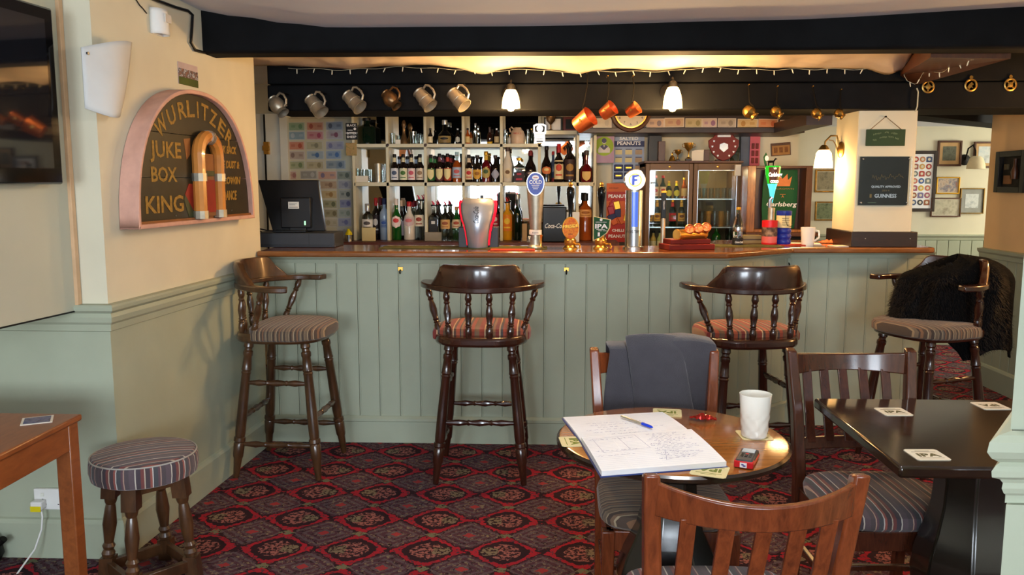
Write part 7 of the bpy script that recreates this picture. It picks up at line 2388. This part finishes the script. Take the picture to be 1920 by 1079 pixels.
MB().box(-.006, .006, -.0075, -.006, -.010, .012).build('harp_mark', 'lettgold', t, loc=(-w_ * .25, 0, -h * .31))
MB().box(-w_ * .30, -w_ * .14, -.0075, -.006, -h * .455, -h * .445).build('small_print', 'chalk', t)
mb = MB()
rr = random.Random(2)
pts = [(-w_ * .24 + w_ * .60 * k / 40, -.0068, h * (.06 + .05 * math.sin(k * 1.7) * (1 - k / 60) + .045 * k / 40 + .03 * math.sin(k * .6))) for k in range(41)]
mb.tube(pts, .0011, 5)
mb.build('signature', 'lettgold', t)

# ------------------------------------------------------------------ pictures in the far room
YFP = YF - .004


def picture(px0, py0, px1, py1, label, fmat, fw, mount, img, inner=.6, Y=YFP, tilt=0.0, X=None):
    c, w_, h = onface(px0, py0, px1, py1, Y)
    t = thing('framed_picture', label, 'picture', c, group='framed pictures in the far room', rot=(0, R(tilt), 0))
    mb = MB()
    mb.box(-w_ / 2, -w_ / 2 + fw, -.022, 0, -h / 2, h / 2).box(w_ / 2 - fw, w_ / 2, -.022, 0, -h / 2, h / 2).box(-w_ / 2 + fw, w_ / 2 - fw, -.022, 0, -h / 2, -h / 2 + fw).box(-w_ / 2 + fw, w_ / 2 - fw, -.022, 0, h / 2 - fw, h / 2)
    mb.build('frame', fmat, t, bevel=.003)
    MB().box(-w_ / 2 + fw, w_ / 2 - fw, -.010, -.004, -h / 2 + fw, h / 2 - fw).build('mount', mount, t)
    if img:
        iw, ih = (w_ / 2 - fw) * inner, (h / 2 - fw) * inner
        MB().box(-iw, iw, -.0115, -.009, -ih, ih).build('image', img, t)
    return t, w_, h


i1 = print_mat('dark_engraving', [(60, 66, 56), (110, 112, 96), (80, 84, 70)], 14)
i2 = print_mat('pale_seascape', [(170, 190, 200), (206, 210, 206), (150, 160, 160)], 10)
i3 = print_mat('street_photo', [(110, 84, 76), (190, 170, 150), (120, 120, 130), (160, 110, 90)], 18)
i4 = print_mat('old_village_photo', [(150, 146, 128), (190, 184, 160), (120, 110, 94)], 9)
i5 = print_mat('grey_print', [(176, 184, 186), (206, 210, 206), (140, 150, 156)], 14)
i6 = print_mat('sepia_garden_photo', [(90, 84, 66), (150, 140, 110), (120, 112, 90)], 16)
i7 = print_mat('green_garden_photo', [(60, 76, 50), (120, 130, 96), (84, 96, 66)], 20)
tan = pm('tan_mount', (196, 160, 112), .8)
grn = pm('grey_mount', (150, 152, 146), .8)
picture(1758, 264, 1800, 312, 'brown-framed dark engraving with a tan mount in the far room', 'brown_wood', .018, tan, i1, .66)
picture(1826, 266, 1872, 315, 'brown-framed pale picture beside the far wall lamp, partly hidden by the orange-lit wall', 'brown_wood', .016, tan, i2, .74)
picture(1755, 332, 1797, 364, 'yellow-framed street photograph in the far room', 'cap_gold', .012, pm('pale_mount', (206, 200, 180), .8), i3, .9)
picture(1745, 371, 1799, 407, 'wide brown-framed old village photograph, lowest of the far room pictures', 'brown_wood', .012, pm('pale_mount', (214, 208, 190), .8), i4, .90)
picture(1800, 353, 1842, 401, 'grey-mounted print in a thin tan frame at the right of the far room wall', 'oldbrass', .010, grn, i5, .60)
picture(1528, 318, 1572, 361, 'gold-framed sepia photograph left of the pillar, upper of the two', 'oldbrass', .016, pm('pale_mount', (200, 190, 160), .8), i6, .9)
picture(1528, 378, 1572, 414, 'gold-framed garden photograph left of the pillar, lower of the two', 'oldbrass', .014, pm('pale_mount', (190, 190, 160), .8), i7, .95)
t, w_, h = picture(1690, 283, 1750, 397, 'dark brown frame of round beer mats beside the pillar', 'plinth', .03, 'paperwhite', None)
MATCOL = [(70, 84, 120), (190, 130, 90), (170, 60, 50), (206, 160, 90), (150, 90, 80), (176, 70, 60), (110, 120, 120), (60, 90, 150), (190, 110, 90), (206, 170, 60), (160, 90, 110), (120, 110, 150), (150, 90, 60), (60, 60, 66)]
for j in range(7):
    for i in range(3):
        x, z = w_ * (.28 - .185 * i), h * (.36 - .118 * j)
        r = w_ * .080
        mt = colm(MATCOL[(j * 2 + i) % 14])
        if (i + j) % 3:
            MB().lathe([(r, 0), (r, .002)], 16, Matrix.Translation((x, -.010, z)) @ FACE).build('framed_mat', mt, t)
        else:
            MB().prism([(-r, -r), (r, -r), (r, r * .7), (r * .5, r), (-r * .5, r), (-r, r * .7)], 0, .002, Matrix.Translation((x, -.010, z)) @ FACE).build('framed_mat', mt, t)
        MB().lathe([(r * .5, 0), (r * .5, .001)], 12, Matrix.Translation((x, -.012, z)) @ FACE).build('mat_print', colm((214, 206, 186)), t)
p = W(1814, 300, Y=YF)
t = thing('far_wall_lamp', 'unlit wall lamp with a pale shade between the far room pictures', 'lamp', p)
t.location.y = YF - .003
MB().lathe([(.05, 0), (.05, .01), (.02, .02)], 20, FACE).build('backplate', 'iron', t, loc=(-.03, 0, .0))
MB().tube([(-.03, -.02, .0), (-.03, -.06, .10), (-.01, -.10, .13), (.0, -.13, .08), (.0, -.135, .03)], .007, 8).build('arm', 'iron', t)
MB().lathe([(.03, .03), (.055, .01), (.075, -.05), (.078, -.085), (.07, -.085), (.05, .0)][::-1], 22).build('shade', pm('cream_shade', (214, 200, 166), .5), t, loc=(.01, -.135, 0))

# shadow box picture on the orange-lit right wall
a, b = W(1881, 285, X=XR), W(1935, 362, X=XR)
a2, b2 = W(1881, 361, X=XR), W(1935, 278, X=XR)
cy_, hw_ = (a.y + W(1935, 320, X=XR).y) / 2, abs(a.y - W(1935, 320, X=XR).y) / 2
zc_, hh_ = (a.z + a2.z) / 2, (a.z - a2.z) / 2
t = thing('shadow_box', 'black shadow box picture on the right wall at the edge of the picture', 'picture', (XR - .002, cy_, zc_))
mb = MB()
mb.box(-.05, 0, -hw_, -hw_ + .05, -hh_, hh_).box(-.05, 0, hw_ - .05, hw_, -hh_, hh_).box(-.05, 0, -hw_ + .05, hw_ - .05, -hh_, -hh_ + .04).box(-.05, 0, -hw_ + .05, hw_ - .05, hh_ - .04, hh_)
mb.build('frame', 'black', t, bevel=.003)
MB().box(-.015, -.005, -hw_ + .05, hw_ - .05, -hh_ + .04, hh_ - .04).build('backing', pm('dark_box_backing', (44, 40, 34), .7), t)
MB().box(-.03, -.015, .02, .10, -hh_ + .06, -hh_ + .12).build('label_card', 'juke_brown', t)
MB().box(-.03, -.015, .06, .10, -hh_ + .16, hh_ - .09).build('inset_strip', pm('olive_strip', (96, 84, 60), .7), t)
MB().lathe([(0, 0), (.02, 0), (.026, .05), (.012, .09), (.012, .14), (0, .14)], 12).build('relic', 'brown_wood', t, loc=(-.03, -.04, -.05))

# ------------------------------------------------------------------ left wall things
wd_ = Vector((PB[0] - PA[0], PB[1] - PA[1], 0)).normalized()
wn_ = Vector((wd_.y, -wd_.x, 0))                     # out of the wall into the room
ANG = math.atan2(wd_.y, wd_.x)


def onwall(px_, py_, out=0.0):
    """point on the left wall's plane (moved out by out) seen at a pixel"""
    f0 = W(px_, py_, Y=1.0) - Vector((0, 0, EYE))
    P0 = Vector((*PA, 0)) + wn_ * out
    t_ = (P0 - Vector((0, 0, EYE))).dot(wn_) / f0.dot(wn_)
    return Vector((0, 0, EYE)) + f0 * t_


WROT = Matrix.Rotation(ANG, 4, 'Z')                  # local x along the wall away from the viewer, local -y out of the wall

# arched jukebox sign
DS = .085
bl, br = onwall(262, 432, DS), onwall(478, 408, DS)
s0, s1 = (bl - br).length, 0
wS = (Vector((br.x, br.y, 0)) - Vector((bl.x, bl.y, 0))).length
tp = onwall(372, 170, DS)
hS = tp.z - (bl.z + br.z) / 2
org = (bl + br) / 2 - wn_ * DS
org.z = (bl.z + br.z) / 2
sg = thing('arched_sign', 'arched jukebox sign in a faded pink frame on the left wall', 'sign', org, ANG)


INS = .018


def arch(k=1.0, n=36, inset=0.0):
    """outline anticlockwise in local x,z: flat foot, straight lower sides, round top"""
    hw_ = wS / 2 - inset
    pts = [(-hw_, inset), (hw_, inset)]
    for i in range(n + 1):
        a = PI * i / n
        e = 2 / 2.3
        x = hw_ * math.copysign(abs(math.cos(a)) ** e, math.cos(a))
        pts.append((x, inset + (hS - 2 * inset) * math.sin(a) ** e))
    return pts


ao, ai = arch(), arch(inset=INS)
n = len(ao)
mb = MB()
vs = [(x, -DS, z) for x, z in ao] + [(x, -DS, z) for x, z in ai] + [(x, 0, z) for x, z in ao] + [(x, -.030, z) for x, z in ai]
fs = []
for i in range(n):
    j = (i + 1) % n
    fs += [(i, j, n + j, n + i), (2 * n + i, i, n * 0 + i, 2 * n + i)[:0] or (2 * n + j, j, i, 2 * n + i), (n + i, n + j, 3 * n + j, 3 * n + i), (3 * n + i, 3 * n + j, 2 * n + j, 2 * n + i)]
mb.add(vs, [tuple(reversed(f)) for f in fs]).build('frame', 'pink', sg, bevel=.003)
# dark boards inside, cut by the arch
zs_ = [INS, hS * .345, hS * .66, hS - INS - .001]


def arch_half(z):
    lo_, hi_ = 0.0, PI / 2
    s_ = min(1, max(0, (z - INS) / (hS - 2 * INS)))
    return (wS / 2 - INS) * (1 - s_ ** 2.3) ** (1 / 2.3)


BD = .060                                            # the boards lie close behind the frame's front edge
for a, b in zip(zs_, zs_[1:]):
    zz_ = [a + .0015 + (b - a - .003) * k / 10 for k in range(11)]
    ol = [(-arch_half(z), z) for z in reversed(zz_)] + [(arch_half(z), z) for z in zz_]
    MB().prism(ol, BD - .01, BD, FACE).build('board', 'signboard', sg)
mb = MB()
mb.box(-wS / 2 + INS, wS / 2 - INS, -BD - .012, -BD, INS, INS + .010)
mb.build('inner_ledge', 'juke_brown', sg)
yT = -BD - .0012


def stext(s, x, z, h, w1=None, rot=0.0, mat_='gold', sh=0.0):
    return text(sg, s, (x, yT, z), h, mat_, w1, rot=(PI / 2, -rot, 0), bold=.002, shear=sh)


W1 = wS
stext('JUKE', -W1 * .245, hS * .535, hS * .115, W1 * .23)
stext('BOX', -W1 * .275, hS * .36, hS * .105, W1 * .19)
stext('KING', -W1 * .275, hS * .15, hS * .12, W1 * .28)
stext('KICK BACK', W1 * .27, hS * .575, hS * .06, W1 * .20, sh=.2)
stext('THE DUST &', W1 * .285, hS * .455, hS * .06, W1 * .22, sh=.2)
stext('BLOWIN', W1 * .30, hS * .325, hS * .06, W1 * .20, sh=.2)
stext('DANCE', W1 * .285, hS * .20, hS * .075, W1 * .14, sh=.2)
for ch, x, z, a in (('W', -.275, .70, 38), ('U', -.195, .78, 26), ('R', -.115, .83, 14), ('L', -.045, .852, 5), ('I', .02, .855, 0), ('T', .08, .845, -8), ('Z', .155, .81, -20), ('E', .23, .75, -32), ('R', .295, .675, -42)):
    stext(ch, W1 * x, hS * z, hS * .125, W1 * (.062 if ch != 'W' else .085) if ch != 'I' else None, rot=R(a))
# the carved jukebox standing out from the boards
xj = W1 * .045
jw = W1 * .085
path = [(xj - jw, hS * .06), (xj - jw, hS * .35), (xj - jw, hS * .52)]
for k in range(1, 10):
    a = PI - PI * k / 10
    path.append((xj + jw * math.cos(a), hS * .52 + hS * .14 * math.sin(a)))
path += [(xj + jw, hS * .52), (xj + jw, hS * .35), (xj + jw, hS * .06)]
MB().tube([(x, -BD - .028, z) for x, z in path], .030, 10).build('jukebox_tube', 'amber_plastic', sg)
MB().box(xj - jw, xj + jw, -BD - .024, -BD, hS * .05, hS * .53).build('jukebox_body', 'juke_brown', sg)
MB().box(xj - jw * .55, xj + jw * .55, -BD - .030, -BD - .02, hS * .08, hS * .33).build('jukebox_grille', 'juke_red', sg)
MB().box(xj - jw * .5, xj + jw * .5, -BD - .032, -BD - .02, hS * .36, hS * .40).build('jukebox_slot', 'juke_green', sg)
for x in (xj - jw, xj + jw):
    for z in (hS * .35, hS * .065):
        MB().tube([(x, -BD - .028, z - .018), (x, -BD - .028, z + .018)], .0335, 10).build('tube_collar', 'pewter', sg)
a = [(xj + .2 * jw * (k - 1), -BD - .028, hS * .66) for k in range(3)]
mb = MB()
for k in range(3):
    x = xj + (k - 1) * .013 + .012
    mb.tube([(x - .003, -BD - .028, hS * .655), (x + .003, -BD - .028, hS * .655)], .034, 10)
mb.build('crown_rings', 'pewter', sg)
MB().prism([(xj - jw - .09, hS * .22), (xj - jw - .05, hS * .30), (xj - jw - .02, hS * .30), (xj - jw - .0, hS * .12), (xj - jw - .02, hS * .10)][::-1], BD, BD + .0025, FACE).build('painted_panel', 'juke_red', sg)
MB().prism([(xj - jw - .10, hS * .18), (xj - jw - .09, hS * .22), (xj - jw - .02, hS * .10), (xj - jw - .01, hS * .05), (xj - jw - .06, hS * .05)][::-1], BD, BD + .0023, FACE).build('painted_panel', 'juke_green', sg)
MB().prism([(xj - jw - .08, hS * .63), (xj - jw - .02, hS * .64), (xj - jw - .025, hS * .52), (xj - jw - .06, hS * .48)][::-1], BD, BD + .0023, FACE).build('painted_panel', 'juke_brown', sg)
for x, z in ((-W1 * .20, hS * .07), (W1 * .30, hS * .08), (W1 * .37, hS * .62), (-W1 * .38, hS * .66)):
    MB().lathe([(.004, 0), (.004, .002)], 8, Matrix.Translation((x, -BD, z)) @ FACE).build('screw', 'steel', sg)

# pinned photograph
a, b = onwall(332, 112), onwall(371, 168)
t = thing('pinned_photo', 'small group photograph pinned to the left wall above the arched sign', 'photograph', ((a + b) / 2), ANG)
wq, hq = (Vector((b.x - a.x, b.y - a.y, 0))).length, .145
hq = a.z - b.z - .012
MB().box(-wq / 2, wq / 2, -.003, -.0005, -hq / 2, hq / 2).build('print', pm('pale_sky_print', (196, 176, 176), .4), t)
MB().box(-wq / 2, wq / 2, -.0036, -.003, -hq / 2, -hq * .12).build('grass_print', pm('grass_print', (72, 84, 36), .4, var=.3), t)
MB().box(-wq / 2, wq / 2, -.0042, -.003, -hq * .16, hq * .22).build('crowd_print', print_mat('crowd_print', [(30, 28, 28), (150, 110, 96), (60, 50, 52), (190, 190, 200), (40, 36, 40)], 70), t)
# wall sconce: a shield-shaped white shade
pts = [onwall(*q, .09) for q in ((186, 88), (256, 79), (234, 218), (193, 203))]
ctr = sum(pts, Vector()) / 4
t = thing('wall_sconce', 'unlit white shield-shaped wall sconce on the left wall', 'lamp', ctr - wn_ * .09, ANG)
loc = [(WROT.inverted() @ (p - ctr)) for p in pts]


def sconce(u, v):
    top_ = loc[0].lerp(loc[1], u)
    bot_ = loc[3].lerp(loc[2], u)
    p = top_.lerp(bot_, v)
    e = math.sin(PI * u)
    bulge = .035 * e + .05 * u
    side = .010 * math.sin(PI * v) * u
    return (p.x + side, .055 - bulge, p.z + .012 * e * (1 - v) - .018 * e * v)


MB().grid(sconce, 16, 14).build('shade', 'lampplastic', t, loc=(0, -.075, 0), solid=.004)
MB().box(-.03, .03, -.03, -.001, -.06, .06).build('bracket', 'white', t, bevel=.004)
MB().lathe([(.006, 0), (.006, .006)], 10, Matrix.Translation((loc[0].x + .012, -.034, loc[0].z - .02)) @ FACE).build('clip', 'steel', t)
# alarm sensor
a, b = onwall(298, 12, .05), onwall(327, 70, .05)
t = thing('alarm_sensor', 'white plastic alarm sensor box high on the left wall under the ceiling', 'sensor', (a + b) / 2 - wn_ * .05, ANG)
ws, hs_ = (Vector((b.x - a.x, b.y - a.y, 0))).length * .8, a.z - b.z
MB().grid(lambda u, v: (ws / 2 * math.cos(PI + PI * u), -.001 - .052 * math.sin(PI * u) ** .7 * (1 - .15 * v), hs_ * (v - .5)), 18, 6).build('cover', 'whiteplastic', t, solid=.004)
MB().box(-ws / 2, ws / 2, -.006, -.0005, -hs_ / 2, hs_ / 2).build('back', 'whiteplastic', t)
MB().box(-ws * .2, ws * .3, -.056, -.05, -hs_ * .02, hs_ * .3).build('lens', pm('sensor_lens', (206, 200, 190), .3), t)
# black cable along the ceiling corner
pts = [onwall(*q, .012) for q in ((268, -10), (300, 3), (330, 14), (352, 20), (361, 28), (360, 50), (358, 80), (366, 94), (384, 99))]
tag(MB().tube(pts, .007, 7).build('wall_cable', 'black', None), 'black cable running along the ceiling corner to the front beam', 'cable')
pts = [onwall(*q, .004) for q in ((253, -4), (262, 10), (268, 16), (275, 25))]
tag(MB().tube(pts, .0025, 6).build('loose_wire', 'iron', None), 'thin loose black wire end on the wall above the sconce', 'cable')

# television on a pale board standing out from the wall
B0, B1 = W(148, 581, Y=3.115), W(0, 614, Z=W(148, 581, Y=3.115).z)
bd = (Vector((B0.x - B1.x, B0.y - B1.y, 0))).normalized()
bn = Vector((bd.y, -bd.x, 0))
zb = B0.z
A0 = Vector((B0.x, B0.y, 0))
A1 = A0 - bd * 1.25
ang = math.atan2(bd.y, bd.x)
tb = thing('tv_board', 'pale painted board panel on the wall behind the television', 'panel', (A0.x, A0.y, zb), ang)
MB().box(-1.25, 0, 0, .022, 0, 2.40 - zb).build('panel', 'board_paint', tb)
MB().box(-.02, .002, -.014, .03, .003, 2.40 - zb).build('edge_batten', pm('peach_edge_paint', (206, 170, 132), .6), tb, bevel=.002)
MB().box(-1.25, -.0, -.002, .02, -.006, .0).build('bottom_lip', 'black', tb)
# tv right edge at pixel (122,345)
f0 = W(120, 346, Y=1.0) - Vector((0, 0, EYE))
P0 = A0 + bn * .075
t_ = (P0 - Vector((0, 0, EYE))).dot(bn) / f0.dot(bn)
tvp = Vector((0, 0, EYE)) + f0 * t_
tv_ = thing('television', 'flat black television on the pale board at the left edge of the picture', 'television', tvp - bn * .075, ang)
Wt, Ht = 1.05, .62
MB().box(-Wt, 0, -.075, -.03, 0, Ht).build('bezel', 'blackgloss', tv_, bevel=.008)
MB().box(-Wt + .045, -.045, -.0762, -.0745, .055, Ht - .045).build('screen', 'screen', tv_)
MB().box(-.75, -.3, -.03, -.002, .12, .45).build('bracket', 'black', tv_)
MB().box(-Wt * .55, -Wt * .45, -.0766, -.074, .018, .030).build('badge', 'steel', tv_)

# socket, plug and lead on the frontal wall under the left table
c, w_, h = onface(63, 914, 135, 958, 3.105)
t = thing('wall_socket', 'white double wall socket low on the left wall behind the table leg', 'socket', (c.x, 3.112, c.z))
w_ = .146
MB().box(-w_ * .5, w_ * .5, -.014, .001, -.043, .043).build('plate', 'whiteplastic', t, bevel=.003)
for s_ in (-1, 1):
    MB().box(s_ * .037 - .006, s_ * .037 + .006, -.017, -.013, .012, .026).build('switch', 'white', t, bevel=.001)
    MB().box(s_ * .037 - .003, s_ * .037 + .003, -.0148, -.0135, -.008, .002).box(s_ * .037 - .014, s_ * .037 - .008, -.0148, -.0135, -.022, -.018).box(s_ * .037 + .008, s_ * .037 + .014, -.0148, -.0135, -.022, -.018).build('pin_hole', 'black', t)
pg = thing('plug', 'white mains plug with a yellow tag and a long lead in the wall socket', 'plug', (c.x - .045, 3.098, c.z - .012))
MB().box(-.023, .023, -.036, -.001, -.020, .014).build('body', 'whiteplastic', pg, bevel=.005)
MB().box(-.022, .020, -.0375, -.0355, -.026, -.004).build('tag', 'yellowtag', pg)
MB().tube([(.012, -.02, -.02), (.018, -.026, -.05), (.014, -.03, -.10), (0, -.06, -.17), (-.03, -.14, -.24), (-.09, -.26, -.268), (-.2, -.42, -.272), (-.4, -.5, -.272)], .0035, 7).build('lead', 'whiteplastic', pg)
zfix = c.z - .012
# black vessel with a stub spout, at the very left edge
p = W(2, 1045, Z=0)
t = thing('iron_pot', 'black metal pot with a short spout on the floor at the left edge', 'pot', (p.x - .045, p.y - .06, 0))
MB().lathe([(0, .001), (.07, .001), (.085, .03), (.075, .09), (.05, .13), (.03, .15), (0, .152)], 22).build('body', 'iron', t)
MB().tube([(.055, 0, .075), (.085, 0, .085), (.105, 0, .105)], [.016, .013, .014], 10).build('spout', 'iron', t)

# ------------------------------------------------------------------ fit the lettering and turn it into plain meshes
bpy.context.view_layer.update()
for o, wd in TEXTS:
    if wd:
        k = wd / max(1e-6, o.dimensions.x)
        o.scale = (k, 1.0, 1.0)
dg_ = bpy.context.evaluated_depsgraph_get()
for o, wd in TEXTS:
    me = bpy.data.meshes.new_from_object(o.evaluated_get(dg_))
    q = bpy.data.objects.new('lettering_mesh', me)
    C.objects.link(q)
    q.parent = o.parent
    q.location, q.rotation_euler, q.scale = o.location, o.rotation_euler, o.scale
    bpy.data.objects.remove(o)
    q.name = 'lettering'
